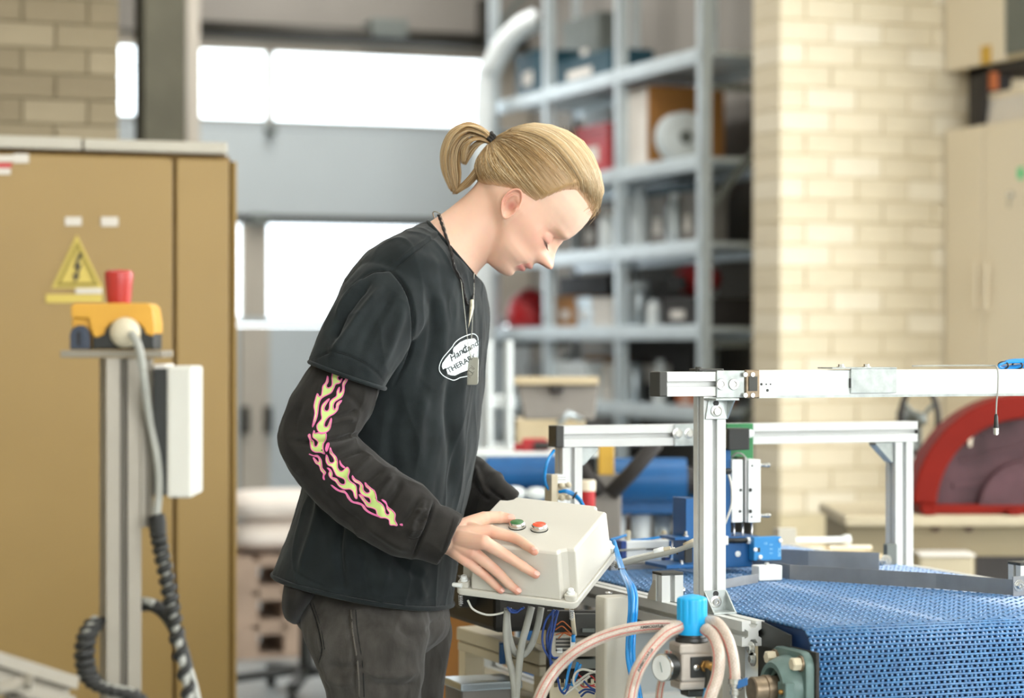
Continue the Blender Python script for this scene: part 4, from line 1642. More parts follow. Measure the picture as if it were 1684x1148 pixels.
# eyelashes and brow hairs
mb = MB()
for side in (-1, 1):
    for k in range(16):
        q = 20 + k * 1.5
        dep = 84.5 + 8 * math.sqrt(max(0, 1 - ((q - 31) / 14) ** 2)) - 8.5 + .02 * (31 - q) * 5
        a = hw(dep + 2.5 - abs(q - 27) * .32, side * q, -1.0)
        b = hw(dep + 8.0 - abs(q - 27) * .25, side * (q + (q - 29) * .12), -5.0)
        c = hw(dep + 11.5 - abs(q - 27) * .25, side * (q + (q - 29) * .2), -5.5)
        mb.tube([a, b, c], .00035, 4, rfun=lambda s_: 1 - .7 * s_)
mb.build('eyelashes', mat('lash', '#4a3527', .7, 0, .05, 20), PERS)
# ------------------------------------------------------------------ hair: cap, strands, ponytail, tie
_HB = [(-95, -28), (-85, -30), (-63, -24), (-40, -4), (-20, 12), (2, 24), (14, 27), (22, 30), (27, 44), (31, 60), (38, 78), (50, 92), (70, 92), (90, 90), (110, 84)]
hb = ip(_HB, fw, .6)
above = U - hb
thick = 9.5 * np.clip(above / 22, 0, 1) ** .7
ctr = np.array([0, 0, 40.0])
dirn = HEADG - ctr
dirn /= np.linalg.norm(dirn, axis=-1, keepdims=True)
groove = 0.5 * np.sin(T * 46 + U * .06) + .35 * np.sin(T * 71 + 1.7 + U * .03)
CAPG = HEADG + dirn * (thick + .45 * groove * np.clip(above / 15, 0, 1))[..., None]
keep = above > -1.5
cv = grid_world(CAPG)
cf = []
for i in range(NU - 1):
    for j in range(NV):
        j2 = (j + 1) % NV
        if keep[i, j] and keep[i, j2] and keep[i + 1, j] and keep[i + 1, j2]:
            cf.append((i * NV + j, i * NV + j2, (i + 1) * NV + j2, (i + 1) * NV + j))
cf.append(tuple((NU - 1) * NV + j for j in range(NV)))
capm = bpy.data.meshes.new('scalp_hair')
capm.from_pydata([tuple(p) for p in cv], [], cf)
blond = [np.array(lin(h)[:3]) for h in ('#c4a373', '#ad8a5c', '#d6bb90', '#9a7749', '#e0cba6', '#b99868')]
rnd = RNG.random((NU, NV))
cap_cols = np.tile(blond[1] * .9, (NU * NV, 1))
edge = np.clip(1 - above.ravel() / 16, 0, 1)[:, None]
cap_cols = cap_cols * (1 - edge) + np.array(lin('#cfa583')[:3]) * edge
set_col(capm, cap_cols)
bm_ = bmesh.new()
bm_.from_mesh(capm)
bmesh.ops.delete(bm_, geom=[v for v in bm_.verts if not v.link_faces], context='VERTS')
bmesh.ops.recalc_face_normals(bm_, faces=bm_.faces)
bm_.to_mesh(capm)
bm_.free()
cap = link('scalp_hair', capm, 'hair', PERS, smooth=True)
tag(cap, 'blond hair pulled back over the scalp', None)
capbvh = BVHTree.FromPolygons([tuple(p) for p in cv], cf)
HC = hw(-2, 0, 40)
TIE = P(808, 231, DM)


class Strands:
    def __init__(self):
        self.mb = MB()
        self.c = []

    def add(self, pts, r, col, n=3, taper=True):
        k = len(self.mb.v)
        self.mb.tube(pts, r, n, rfun=(lambda s_: 1 - .75 * max(0, s_ - .6) / .4) if taper else None)
        self.c += [col] * (len(self.mb.v) - k)

    def build(self, name, parent):
        me = bpy.data.meshes.new(name)
        me.from_pydata(self.mb.v, [], self.mb.f)
        set_col(me, np.array(self.c))
        return link(name, me, 'hair', parent, smooth=True)


ST = Strands()


def on_cap(d, lift):
    h_ = capbvh.ray_cast(HC, d)
    if h_[0] is None:
        return None
    return h_[0] + d * (lift * S)


td = (TIE - HC).normalized()
ok = np.argwhere(above > 1.0)
tips = ok[RNG.permutation(len(ok))]
tips_edge = np.argwhere((above > -1.0) & (above < 10))
tips_edge = tips_edge[RNG.permutation(len(tips_edge))]
for n_, (i, j) in enumerate(list(tips_edge[:1900]) + list(tips[:1700])):
    a0 = Vector(cv[i * NV + j]) - HC
    d0 = a0.normalized()
    ang = d0.angle(td)
    if ang < .12:
        continue
    col = blond[int(RNG.integers(0, 6))] * float(RNG.choice([.55, .75, .95, 1.0, 1.1, 1.3]))
    lift0 = float(RNG.uniform(.1, 1.9))
    pts = []
    m_ = max(6, int(ang * 9))
    wig = float(RNG.uniform(-.09, .09))
    ax = d0.cross(td).normalized()
    for q in range(m_ + 1):
        s_ = q / m_
        d = d0.slerp(td, min(1.0, s_ * .97))
        d = (d + ax * (wig * math.sin(math.pi * s_))).normalized()
        p = on_cap(d, lift0 * (.3 + 1.2 * math.sin(math.pi * min(s_ * 1.1, 1))))
        if p is None:
            break
        pts.append(p)
    if len(pts) >= 4:
        ST.add(pts[::-1], .00036, col)
# loose fringe hairs at the forehead
for k in range(70):
    s0 = float(RNG.uniform(-46, 30))
    a = hw(88 - abs(s0) * .25 + float(RNG.uniform(-8, 4)), s0, 100 + float(RNG.uniform(-3, 14)))
    b = a + HF * (float(RNG.uniform(6, 13)) * S) - HU * (float(RNG.uniform(3, 10)) * S)
    c = b + HF * (float(RNG.uniform(-3, 5)) * S) - HU * (float(RNG.uniform(8, 20)) * S)
    ST.add(catmull([a - HF * (10 * S) + HU * (6 * S), a, b, c], 3), .00035, blond[int(RNG.integers(2, 6))])
for k in range(26):
    a = hw(float(RNG.uniform(-70, 40)), float(RNG.uniform(-40, 40)), 0)
    d = (hw(float(RNG.uniform(-70, 80)), float(RNG.uniform(-30, 30)), 140) - HC).normalized()
    p = on_cap(d, 0)
    if p:
        q = p + d * (float(RNG.uniform(3, 10)) * S) + HF * (float(RNG.uniform(-22, 4)) * S)
        ST.add(catmull([p - HF * (.012), p, q], 3), .00016, blond[4])
# swept lock along the front edge of the hair, thick strands
for k in range(300):
    s0 = float(RNG.uniform(-58, 20))
    t0 = float(RNG.uniform(0, 1))
    d0 = (hw(90 - .55 * abs(s0) + t0 * 6, s0, 97 + t0 * 10) - HC).normalized()
    pts = []
    for q in range(9):
        p = on_cap(d0.slerp(td, q / 8 * .8), 2.0 + 2.5 * math.sin(math.pi * q / 8) + t0)
        if p:
            pts.append(p)
    if len(pts) > 4:
        ST.add(pts[::-1], .0004, blond[int(RNG.choice([2, 4, 0]))] * float(RNG.uniform(.9, 1.1)))
tag(ST.build('hair_strands', PERS), 'fine blond strands combed to the tie', None)['kind'] = 'stuff'

PT = Strands()
guides = [
    ([(810, 229), (794, 213), (768, 205), (744, 219), (732, 248), (733, 280), (742, 310)], 7.0, 230),
    ([(809, 230), (793, 216), (768, 209), (746, 224), (735, 250), (737, 284), (745, 314)], 7.0, 200),
    ([(809, 231), (792, 219), (768, 213), (748, 228), (738, 252), (740, 284), (749, 316)], 7.0, 200),
    ([(808, 233), (790, 224), (770, 222), (755, 238), (750, 262), (752, 288), (752, 312)], 6.5, 170),
    ([(808, 235), (790, 228), (775, 230), (764, 244), (762, 268)], 6.0, 120),
    ([(808, 237), (796, 232), (783, 238), (772, 252), (764, 270)], 6.0, 120),
    ([(808, 238), (801, 254), (790, 276), (770, 300), (750, 316)], 7.5, 200),
    ([(806, 240), (797, 258), (786, 280), (768, 301), (748, 318)], 7.0, 140),
]
for gi, (g, rad, cnt) in enumerate(guides):
    gd = [P(x, y, DM + (.004 if gi % 2 else -.006)) for x, y in g]
    cp = catmull(gd, 5)
    _k = len(PT.mb.v)
    PT.mb.tube(cp, rad * .7 * S, 8, rfun=lambda s_: max(.04, min(1.0, .4 + 2 * s_) * (1 - s_ ** 3)))
    PT.c += [blond[1] * .85] * (len(PT.mb.v) - _k)
    for k in range(cnt):
        a, rr_ = float(RNG.uniform(0, 2 * math.pi)), rad * S * math.sqrt(float(RNG.uniform(.25, 1)))
        ph = float(RNG.uniform(0, 6))
        pts = []
        for q, p in enumerate(cp):
            s_ = q / (len(cp) - 1)
            sp = min(1.0, .35 + 1.6 * s_) * (1.15 if s_ < .8 else 1.15 - 2.5 * (s_ - .8))
            pts.append(p + (RT * math.cos(a) + UP * math.sin(a) * .5) * (rr_ * sp) + FW * (math.sin(a) * rr_ * sp * 1.6) + UP * (.0006 * math.sin(ph + 9 * s_)))
        PT.add(pts, .0004, blond[int(RNG.integers(0, 6))] * float(RNG.choice([.6, .8, 1.0, 1.05, 1.2])))
tag(PT.build('ponytail', PERS), 'looped blond ponytail', None)['kind'] = 'stuff'
mb = MB()
ta = (P(800, 238, DM) - P(822, 222, DM)).normalized()
u1, w1, _ = frame_of(ta)
for k in range(3):
    c = P(811, 231, DM) + ta * ((k - 1) * .0045)
    mb.tube([c + u1 * (.0125 * math.cos(a)) + w1 * (.0125 * math.sin(a)) + ta * (.001 * math.sin(5 * a + k)) for a in np.linspace(0, 2 * math.pi, 25)[:-1]], .0034, 8, closed=True)
tag(mb.build('hair_tie', 'leather', PERS, smooth=True), 'black hair tie', None)


# ------------------------------------------------------------------ clothing
def folds(me, lines, facing=True, base_amp=0.0, seed=0):
    co, no = mesh_arrays(me)
    v = co - np.array(list(CAMP))
    d = v @ np.array(list(FW))
    x = CX + F * (v @ np.array(list(RT))) / d
    y = HY - F * v[:, 2] / d
    face = np.clip(-(no @ np.array(list(FW))) + .25, 0, 1) if facing else 1.0
    disp = np.zeros(len(co))
    for pts, amp, wid in lines:
        cp = catmull([(a, b, 0) for a, b in pts], 5)
        best = np.full(len(co), 1e9)
        par = np.zeros(len(co))
        for i in range(len(cp) - 1):
            ax, ay = cp[i].x, cp[i].y
            bx, by = cp[i + 1].x - ax, cp[i + 1].y - ay
            L2 = bx * bx + by * by + 1e-9
            t = np.clip(((x - ax) * bx + (y - ay) * by) / L2, 0, 1)
            dd = np.hypot(x - ax - t * bx, y - ay - t * by)
            m_ = dd < best
            best[m_] = dd[m_]
            par[m_] = (i + t[m_]) / (len(cp) - 1)
        taper = np.clip(np.minimum(par, 1 - par) * 5 + .15, 0, 1)
        disp += amp * .001 * np.exp(-(best / (wid * .82)) ** 2) * taper
    disp = disp * face * 2.0
    if base_amp:
        rd = np.array([1 - abs(noise.noise(Vector((p[0] * 17 + seed, p[1] * 17, p[2] * 8 - seed)))) * 2.2 for p in co])
        disp += np.clip(rd, 0, 1) ** 3 * base_amp * .0014
        for sc_, am in ((26, 1.0), (60, .45)):
            nz = np.array([noise.noise(Vector((p[0] * sc_ + seed, p[1] * sc_, p[2] * sc_ * .6))) for p in co])
            disp += nz * base_amp * .001 * am
    set_co(me, co + no * disp[:, None])


TORSO = [((704, 366), (783, 458), .078, 2.0), ((694, 371), (790, 461), .105, 2.0), ((672, 382), (795, 470), .150, 2.1), ((636, 402), (798, 488), .190, 2.2),
         ((598, 434), (800, 510), .200, 2.3), ((570, 478), (799, 545), .198, 2.3), ((549, 540), (794, 598), .190, 2.3), ((534, 620), (789, 655), .182, 2.3),
         ((522, 700), (783, 718), .180, 2.3), ((508, 785), (770, 790), .180, 2.3), ((492, 848), (756, 858), .182, 2.3), ((474, 897), (747, 925), .186, 2.3),
         ((456, 940), (740, 996), .190, 2.3)]
TEE = MB()
TEE.loft(dense([sring(b, f, w, DM, 56, e, PSI) for b, f, w, e in TORSO], 4))


def limb_rings(specs, n=32):
    """specs: (centre px, half-vector px across, depth, depth half-width)"""
    out = []
    for (cx, cy), (hx, hy), d, wd in specs:
        C = P(cx, cy, d)
        a = (RT * hx - UP * hy) * (d / F)
        out.append([C + a * math.cos(t) + FW * (wd * math.sin(t)) for t in np.linspace(0, 2 * math.pi, n + 1)[:-1]])
    return out


TEE.loft(dense(limb_rings([((700, 425), (46, 22), 4.16, .06), ((672, 455), (52, 34), 4.12, .066), ((640, 492), (64, 36), 4.085, .068), ((612, 532), (66, 30), 4.06, .068),
                           ((590, 572), (65, 26), 4.04, .068), ((572, 612), (62, 22), 4.03, .068), ((571, 617), (61, 22), 4.03, .067)]), 4))
TEE.loft(dense(limb_rings([((735, 440), (40, 18), 4.36, .06), ((742, 490), (50, 20), 4.42, .064), ((728, 560), (52, 14), 4.45, .064), ((715, 625), (52, 8), 4.47, .064)]), 4))
tm = remesh(TEE, .0027, 10, .5)
SH_F = [
    ([(727, 382), (690, 408), (643, 446)], -2.2, 2.2), ([(722, 379), (686, 404), (640, 441)], 1.2, 2.0),
    ([(643, 446), (662, 466), (675, 496), (680, 540), (672, 585), (648, 632)], -5.0, 3.0), ([(643, 446), (615, 447), (590, 462), (566, 487)], -2.6, 3.0),
    ([(612, 462), (585, 490), (560, 528), (548, 560)], -6.0, 7), ([(630, 470), (596, 512), (566, 556), (545, 585)], 5.0, 8),
    ([(600, 454), (572, 488), (552, 528)], 4.0, 6), ([(650, 480), (618, 532), (592, 580)], -3.5, 9), ([(665, 500), (650, 550), (630, 600)], 3.0, 10),
    ([(570, 500), (556, 530), (548, 555)], -4.0, 4),
    ([(700, 470), (712, 520), (706, 580), (690, 640)], -3.0, 10), ([(722, 480), (730, 540), (726, 610)], 2.5, 10),
    ([(745, 600), (738, 680), (744, 760), (738, 830)], -4.5, 10), ([(765, 590), (758, 680), (757, 770), (750, 850)], 4.0, 9),
    ([(700, 640), (690, 700), (690, 760)], 3.0, 12), ([(660, 650), (640, 720), (650, 790)], -3.5, 14),
    ([(550, 800), (562, 850), (558, 910), (566, 965)], -5.0, 7), ([(530, 800), (522, 850), (505, 905), (492, 945)], 3.5, 9),
    ([(590, 880), (620, 920), (640, 965)], 3.5, 12), ([(640, 900), (665, 930), (700, 955)], -3.5, 10), ([(600, 905), (598, 940), (612, 985)], -2.5, 8),
    ([(700, 930), (690, 960), (700, 990)], 2.5, 9),
    ([(690, 420), (730, 440), (770, 475)], 1.5, 10), ([(780, 480), (772, 540), (770, 600)], 2.0, 8),
    ([(517, 590), (545, 580), (580, 588), (612, 607), (633, 632)], -1.2, 2.0),
    ([(462, 925), (515, 958), (580, 978), (660, 986), (736, 984)], -1.2, 2.0),
]
folds(tm, SH_F, True, 1.6, 3)
tee = link('t_shirt', tm, 'tee_black', PERS, smooth=True)
tag(tee, 'washed black short-sleeved T-shirt', None)
# ribbed collar and hems
mb = MB()
rg = sring((704, 367), (782, 458), .079, DM, 56, 2.0, PSI)
mb.tube(rg, .0055, 8, closed=True, sq=.6)
mb.build('collar', 'tee_black', tee, smooth=True)
mb = MB()
mb.tube(sring((456.5, 941), (740, 997), .190, DM, 72, 2.3, PSI), .0042, 8, closed=True)
mb.build('hem', 'tee_black', tee, smooth=True)
mb = MB()
mb.tube(dense(limb_rings([((572, 612), (62, 22), 4.03, .068), ((571, 617), (62, 22), 4.03, .0685)], 48), 1)[-1], .0038, 8, closed=True)
mb.build('hem', 'tee_black', tee, smooth=True)

# long sleeve right
SLV = MB()
ARM = [((600, 560), (46, 18), 4.06, .052), ((580, 600), (50, 20), 4.045, .056), ((560, 640), (57, 24), 4.035, .060), ((538, 680), (60, 22), 4.028, .062),
       ((523, 716), (65, 0), 4.024, .063), ((533, 746), (59, -24), 4.022, .062), ((560, 778), (52, -37), 4.02, .059), ((600, 812), (46, -45), 4.018, .057),
       ((642, 840), (36, -52), 4.014, .056), ((672, 858), (30, -54), 4.010, .055), ((694, 870), (26, -48), 4.008, .050),
       ((702, 874), (23, -44), 4.007, .046), ((715, 879), (22, -43), 4.007, .046), ((737, 889), (20, -41), 4.006, .046), ((739, 890), (19, -39), 4.006, .044)]
SLV.loft(dense(limb_rings(ARM, 40), 4))
sm = remesh(SLV, .0022, 8, .5)
SL_F = [
    ([(592, 712), (560, 722), (520, 728), (480, 726)], -5.0, 5), ([(590, 722), (556, 736), (515, 742)], 4.0, 6), ([(600, 738), (575, 748), (545, 765)], -4.5, 5),
    ([(612, 750), (590, 770), (562, 790)], 3.5, 7), ([(632, 768), (606, 790), (580, 812)], -4.0, 6), ([(648, 780), (628, 806), (610, 828)], 3.2, 7),
    ([(660, 790), (648, 815), (632, 840)], -3.0, 6), ([(586, 690), (560, 690), (535, 702)], 3.5, 6), ([(590, 675), (570, 682), (548, 690)], -3.0, 5),
    ([(690, 816), (672, 850), (655, 872)], -3.0, 6), ([(700, 822), (684, 850), (674, 885)], 2.8, 6), ([(713, 826), (704, 858), (690, 890), (680, 914)], -4.5, 2.6),
    ([(600, 862), (640, 888), (672, 905)], 3.0, 9), ([(520, 800), (560, 838), (600, 868)], -2.5, 9), ([(500, 650), (485, 690), (480, 720)], -2.5, 10),
    ([(530, 625), (520, 660), (512, 700)], 2.0, 10), ([(700, 838), (690, 842), (683, 838)], 2.5, 3), ([(703, 850), (692, 856), (682, 856)], -2.5, 3),
    ([(698, 868), (686, 872), (676, 870)], 2.5, 3), ([(692, 884), (680, 888), (668, 884)], -2.5, 3), ([(560, 640), (580, 655), (600, 680)], -2.0, 8),
    ([(745, 850), (736, 880), (722, 922)], -1.2, 2.0),
]
folds(sm, SL_F, True, 1.8, 9)
slv = link('long_sleeve', sm, 'sleeve_black', PERS, smooth=True)
tag(slv, 'black long sleeve with green and pink flame print', None)
# long sleeve left
SLV2 = MB()
SLV2.loft(dense(limb_rings([((712, 600), (46, 10), 4.47, .052), ((690, 680), (46, 6), 4.48, .056), ((684, 735), (50, -16), 4.475, .056), ((715, 775), (40, -40), 4.44, .054),
                            ((760, 802), (30, -48), 4.40, .052), ((798, 822), (24, -44), 4.355, .048), ((812, 830), (20, -38), 4.338, .044), ((834, 846), (20, -36), 4.315, .043)], 36), 4))
sm2 = remesh(SLV2, .003, 5, .5)
folds(sm2, [([(780, 765), (790, 790), (800, 815)], 3.0, 5), ([(800, 800), (815, 812), (830, 822)], -3.0, 4), ([(775, 790), (790, 810), (805, 822)], -3.0, 5)], True, 1.8, 19)
tag(link('long_sleeve', sm2, 'sleeve_black', PERS, smooth=True), 'black long sleeve of the far arm', None)
# undershirt tail below the hem at the back
mb = MB()
rings = []
for px0, px1, py, w in ((470, 540, 955, .14), (466, 520, 985, .13), (470, 505, 1008, .10), (480, 496, 1018, .06)):
    rings.append(sring((px0, py), (px1, py + 4), w, DM - .02, 24, 2.2))
um = mb.loft(dense(rings, 3)).build('undershirt_tail', 'sleeve_black', PERS, smooth=True)

# jeans
JN = MB()
JN.loft(dense([sring((500, 935), (715, 950), .135, DM, 40, 2.1, .2), sring((488, 975), (728, 985), .150, DM, 40, 2.1, .2), sring((488, 1008), (737, 1016), .152, DM, 40, 2.1, .2),
               sring((502, 1036), (732, 1048), .135, DM, 40, 2.1, .2), sring((560, 1060), (700, 1072), .08, DM, 40, 2.0, .2)], 3))
zf = lambda d: HY + 1.3 * F / d   # floor row at depth d


def leg(mb, specs):
    rings = []
    for (b, f, y, d, w) in specs:
        rings.append(sring((b, y), (f, y), w, d, 32, 2.1))
    mb.loft(dense(rings, 4))


leg(JN, [(500, 690, 965, 4.19, .070), (495, 708, 1030, 4.15, .094), (512, 700, 1075, 4.14, .096), (528, 698, 1115, 4.14, .092), (538, 690, 1150, 4.14, .086), (548, 682, 1250, 4.15, .075),
         (556, 676, 1340, 4.16, .066), (556, 668, 1450, 4.17, .060), (562, 650, 1600, 4.17, .056), (566, 646, 1700, 4.17, .056), (567, 647, 1770, 4.17, .056)])
leg(JN, [(550, 722, 970, 4.33, .070), (552, 742, 1030, 4.36, .090), (575, 738, 1080, 4.36, .088), (590, 731, 1120, 4.36, .084), (598, 728, 1160, 4.36, .080), (606, 722, 1250, 4.36, .072),
         (612, 716, 1340, 4.36, .064), (612, 706, 1450, 4.36, .058), (618, 700, 1580, 4.36, .055), (620, 698, 1715, 4.36, .055)])
jm = remesh(JN, .0042, 6, .5)
J_F = [
    ([(577, 1005), (580, 1040), (588, 1090), (590, 1148)], 2.4, 2.2), ([(571, 1005), (575, 1040), (582, 1090), (584, 1148)], -2.4, 2.6),
    ([(510, 990), (522, 1030), (529, 1070), (524, 1092)], -2.4, 2.4), ([(515, 990), (527, 1030), (534, 1070), (528, 1095)], 1.4, 2.2),
    ([(600, 1105), (640, 1112), (690, 1105)], 4.0, 8), ([(610, 1124), (650, 1130), (690, 1122)], -4.0, 7), ([(540, 1095), (570, 1100), (600, 1090)], -3.0, 8),
    ([(650, 1025), (680, 1045), (700, 1040)], -3.5, 9), ([(700, 1040), (720, 1020), (738, 1012)], -4.0, 5), ([(620, 1035), (650, 1060), (690, 1075)], 2.5, 10),
    ([(530, 1110), (560, 1125), (590, 1118)], 2.5, 8),
]
folds(jm, J_F, True, 1.8, 31)
jeans = link('jeans', jm, 'denim_black', PERS, smooth=True)
tag(jeans, 'faded black denim jeans', None)
mb = MB()
for pts in ([(512, 992), (524, 1030), (530, 1066), (526, 1088)], [(517, 992), (529, 1030), (535, 1066)]):
    pass
# shoes standing on the floor
for d, px in ((4.17, 600), (4.36, 655)):
    a = P(px, 1500, d)
    a.z = 0
    rings = []
    for x, w, h in ((-.10, .025, .05), (-.085, .036, .075), (-.03, .038, .085), (.04, .042, .07), (.11, .045, .05), (.16, .036, .04), (.18, .015, .03)):
        rings.append([a + RT * x + FW * (w * math.cos(q)) + UP * (.022 + h * max(0, math.sin(q)) - .0 + (.0 if math.sin(q) > 0 else .004 * math.sin(q))) for q in np.linspace(0, 2 * math.pi, 21)[:-1]])
    sh = MB().loft(dense(rings, 3)).build('shoe', 'black_plastic', PERS, smooth=True)
    mb = MB()
    rings = []
    for x, w in ((-.105, .02), (-.095, .036), (-.03, .04), (.04, .044), (.11, .047), (.165, .036), (.185, .014)):
        rings.append([a + RT * x + FW * (w * q) + UP * z for q, z in ((-1, .0005), (1, .0005), (1, .022), (-1, .022))])
    mb.loft(rings).build('sole', 'white_misc', sh, bevel=.003)

# ------------------------------------------------------------------ prints that follow the cloth
def bvh_of(me):
    return BVHTree.FromPolygons([v.co.copy() for v in me.vertices], [tuple(p.vertices) for p in me.polygons])


B_SLV, B_TEE = bvh_of(sm), bvh_of(tm)


def drape(bvh, px, py, lift, d0=None):
    r = ray(px, py).normalized()
    h_ = bvh.ray_cast(CAMP, r)
    if h_[0] is None:
        return None
    n = h_[1]
    if n.dot(r) > 0:
        n = -n
    return h_[0] + n * lift


def drape_poly(bvh, poly, lift, name, m, parent, step=3.0):
    poly = [(float(a), float(b)) for a, b in poly]
    # refine the outline
    ed = []
    for i in range(len(poly)):
        a, b = Vector((*poly[i], 0)), Vector((*poly[(i + 1) % len(poly)], 0))
        k = max(1, int((b - a).length / step))
        ed += [(a + (b - a) * (q / k)) for q in range(k)]
    ed = [Vector((p.x, p.y)) for p in ed]
    x0, x1 = min(p.x for p in ed), max(p.x for p in ed)
    y0, y1 = min(p.y for p in ed), max(p.y for p in ed)

    def inside(x, y):
        c = False
        for i in range(len(ed)):
            a, b = ed[i], ed[i - 1]
            if (a.y > y) != (b.y > y) and x < (b.x - a.x) * (y - a.y) / (b.y - a.y) + a.x:
                c = not c
        return c
    pts = list(ed)
    x = x0
    while x < x1:
        y = y0
        while y < y1:
            if inside(x, y) and min((p.x - x) ** 2 + (p.y - y) ** 2 for p in ed) > (step * .5) ** 2:
                pts.append(Vector((x, y)))
            y += step
        x += step
    r = geometry.delaunay_2d_cdt(pts, [], [list(range(len(ed)))], 1, 1e-4)
    vs = [drape(bvh, p.x, p.y, lift) for p in r[0]]
    fs = [f for f in r[2] if all(vs[i] is not None for i in f)]
    good = [v if v is not None else Vector((0, 0, 0)) for v in vs]
    # drop faces that jump between layers of cloth
    fs = [f for f in fs if max((good[f[i]] - good[f[i - 1]]).length for i in range(len(f))) < .03]
    me = bpy.data.meshes.new(name)
    me.from_pydata(good, [], fs)
    bm = bmesh.new()
    bm.from_mesh(me)
    bmesh.ops.delete(bm, geom=[v for v in bm.verts if not v.link_faces], context='VERTS')
    bm.to_mesh(me)
    bm.free()
    return link(name, me, m, parent, smooth=True)


def drape_line(mb, bvh, poly, r, lift, closed=True):
    pts = []
    pp = [Vector((a, b, 0)) for a, b in poly]
    cp = catmull(pp, 3, closed)
    for p in cp:
        q = drape(bvh, p.x, p.y, lift)
        if q is not None and (not pts or (q - pts[-1]).length < .03):
            pts.append(q)
    if len(pts) > 2:
        mb.tube(pts, r, 5, closed=closed and (pts[0] - pts[-1]).length < .02)


Z3 = lambda p: [(490 + a / 6.38, 585 + b / 6.38) for a, b in p]
Z4 = lambda p: [(500 + a / 7.178, 720 + b / 7.178) for a, b in p]
FLAMES = [
    Z3([(540, 60), (540, 120), (520, 175), (470, 200), (425, 215), (415, 240), (440, 262), (462, 240), (440, 285), (395, 300), (375, 340), (350, 385), (310, 410), (270, 430), (235, 460),
        (215, 520), (205, 600), (185, 680), (152, 750), (165, 680), (178, 600), (170, 530), (185, 460), (205, 400), (220, 430), (245, 420), (255, 370), (262, 320), (295, 280), (312, 215),
        (318, 270), (298, 310), (310, 340), (345, 330), (360, 300), (358, 240), (365, 180), (380, 90), (375, 160), (395, 195), (420, 165), (418, 110), (450, 45), (470, 30), (455, 80), (475, 125), (500, 105), (508, 55)]),
    Z3([(525, 205), (515, 260), (485, 310), (482, 370), (460, 430), (420, 460), (385, 485), (368, 530), (380, 570), (400, 545), (408, 500), (458, 470), (425, 520), (412, 570), (375, 610), (330, 635),
        (300, 665), (280, 700), (275, 740), (300, 750), (325, 720), (350, 655), (345, 720), (325, 775), (285, 805), (230, 805), (205, 775), (200, 730), (225, 695), (250, 660), (243, 600), (250, 530),
        (285, 485), (330, 452), (300, 500), (275, 545), (280, 575), (310, 582), (330, 550), (335, 490), (365, 455), (405, 425), (410, 375), (435, 330), (430, 390), (455, 380), (468, 340), (470, 290), (500, 245)]),
    Z3([(170, 785), (180, 815), (215, 810), (250, 820), (290, 812), (292, 870), (265, 925), (262, 985), (280, 1030), (240, 1010), (185, 1010), (145, 985), (130, 930), (125, 880), (108, 840),
        (125, 825), (135, 870), (165, 900), (170, 950), (200, 955), (212, 910), (195, 880), (155, 850)]),
    Z3([(310, 920), (325, 925), (318, 965), (300, 1000), (290, 985), (298, 945)]),
    Z4([(310, 118), (330, 175), (375, 230), (392, 290), (395, 355), (425, 395), (460, 392), (490, 360), (515, 352), (535, 400), (518, 460), (545, 515), (605, 560), (617, 620), (625, 715), (600, 700),
        (580, 640), (545, 605), (480, 605), (420, 575), (375, 515), (335, 490), (305, 460), (295, 420), (305, 390), (275, 355), (310, 375), (330, 420), (330, 465), (385, 485), (420, 535), (455, 552), (485, 540),
        (480, 490), (440, 470), (385, 445), (360, 400), (330, 345), (285, 320), (260, 270), (265, 200), (285, 245), (300, 290), (335, 298), (355, 270), (340, 225), (305, 175)]),
    Z4([(568, 445), (600, 490), (660, 525), (695, 570), (700, 620), (735, 655), (775, 645), (770, 610), (735, 580), (715, 525), (745, 560), (790, 600), (830, 630), (850, 680), (858, 740), (910, 775), (945, 830),
        (960, 890), (990, 912), (1010, 885), (980, 840), (965, 780), (915, 730), (960, 755), (985, 815), (1040, 860), (1075, 905), (1070, 970), (1100, 1035), (1060, 1030), (1015, 1025), (1005, 970), (960, 945), (900, 940),
        (865, 905), (850, 850), (800, 825), (745, 810), (715, 765), (680, 720), (650, 670), (690, 690), (725, 735), (765, 770), (790, 755), (775, 710), (720, 690), (675, 660), (655, 605), (655, 550), (600, 520), (570, 480)]),
    Z4([(60, 192), (110, 210), (160, 208), (200, 260), (208, 310), (215, 360), (255, 410), (235, 450), (242, 495), (225, 470), (230, 420), (200, 385), (180, 325), (140, 300), (108, 232), (140, 265), (165, 290), (180, 270), (165, 230), (120, 215)]),
    Z4([(320, 555), (370, 590), (420, 620), (470, 625), (510, 665), (540, 715), (580, 755), (640, 765), (700, 795), (740, 850), (800, 890), (880, 920), (900, 935), (830, 912), (760, 880), (710, 840), (680, 795), (620, 775), (560, 755), (515, 705), (490, 655), (430, 635), (370, 605)]),
    Z4([(418, 262), (440, 315), (480, 352), (460, 350), (430, 320)]),
    Z3([(365, 35), (345, 70), (335, 130), (345, 115), (362, 75), (385, 40)]),
    Z4([(1130, 1022), (1155, 1018), (1160, 1038), (1145, 1032)]),
]
for k, fl in enumerate(FLAMES):
    drape_poly(B_SLV, fl, .0007, 'flame_print', 'print_green' if k not in (3, 8, 9, 10) else 'print_pink', slv, 2.6)
    mb = MB()
    drape_line(mb, B_SLV, fl, .00105, .0006)
    if mb.v:
        mb.build('flame_outline', 'print_pink', slv, smooth=True)

B_JN = bvh_of(jm)
mat('seam_dark', '#0f1212', 0.9, 0, 0, 1)
mat('seam_denim', '#5c5750', 0.9, 0, 0, 1)


def seams(bvh, lines, m, parent, r=.0006, lift=.0001):
    for ln in lines:
        mb = MB()
        drape_line(mb, bvh, ln, r, lift, closed=False)
        if mb.v:
            mb.build('seam', m, parent, smooth=True)


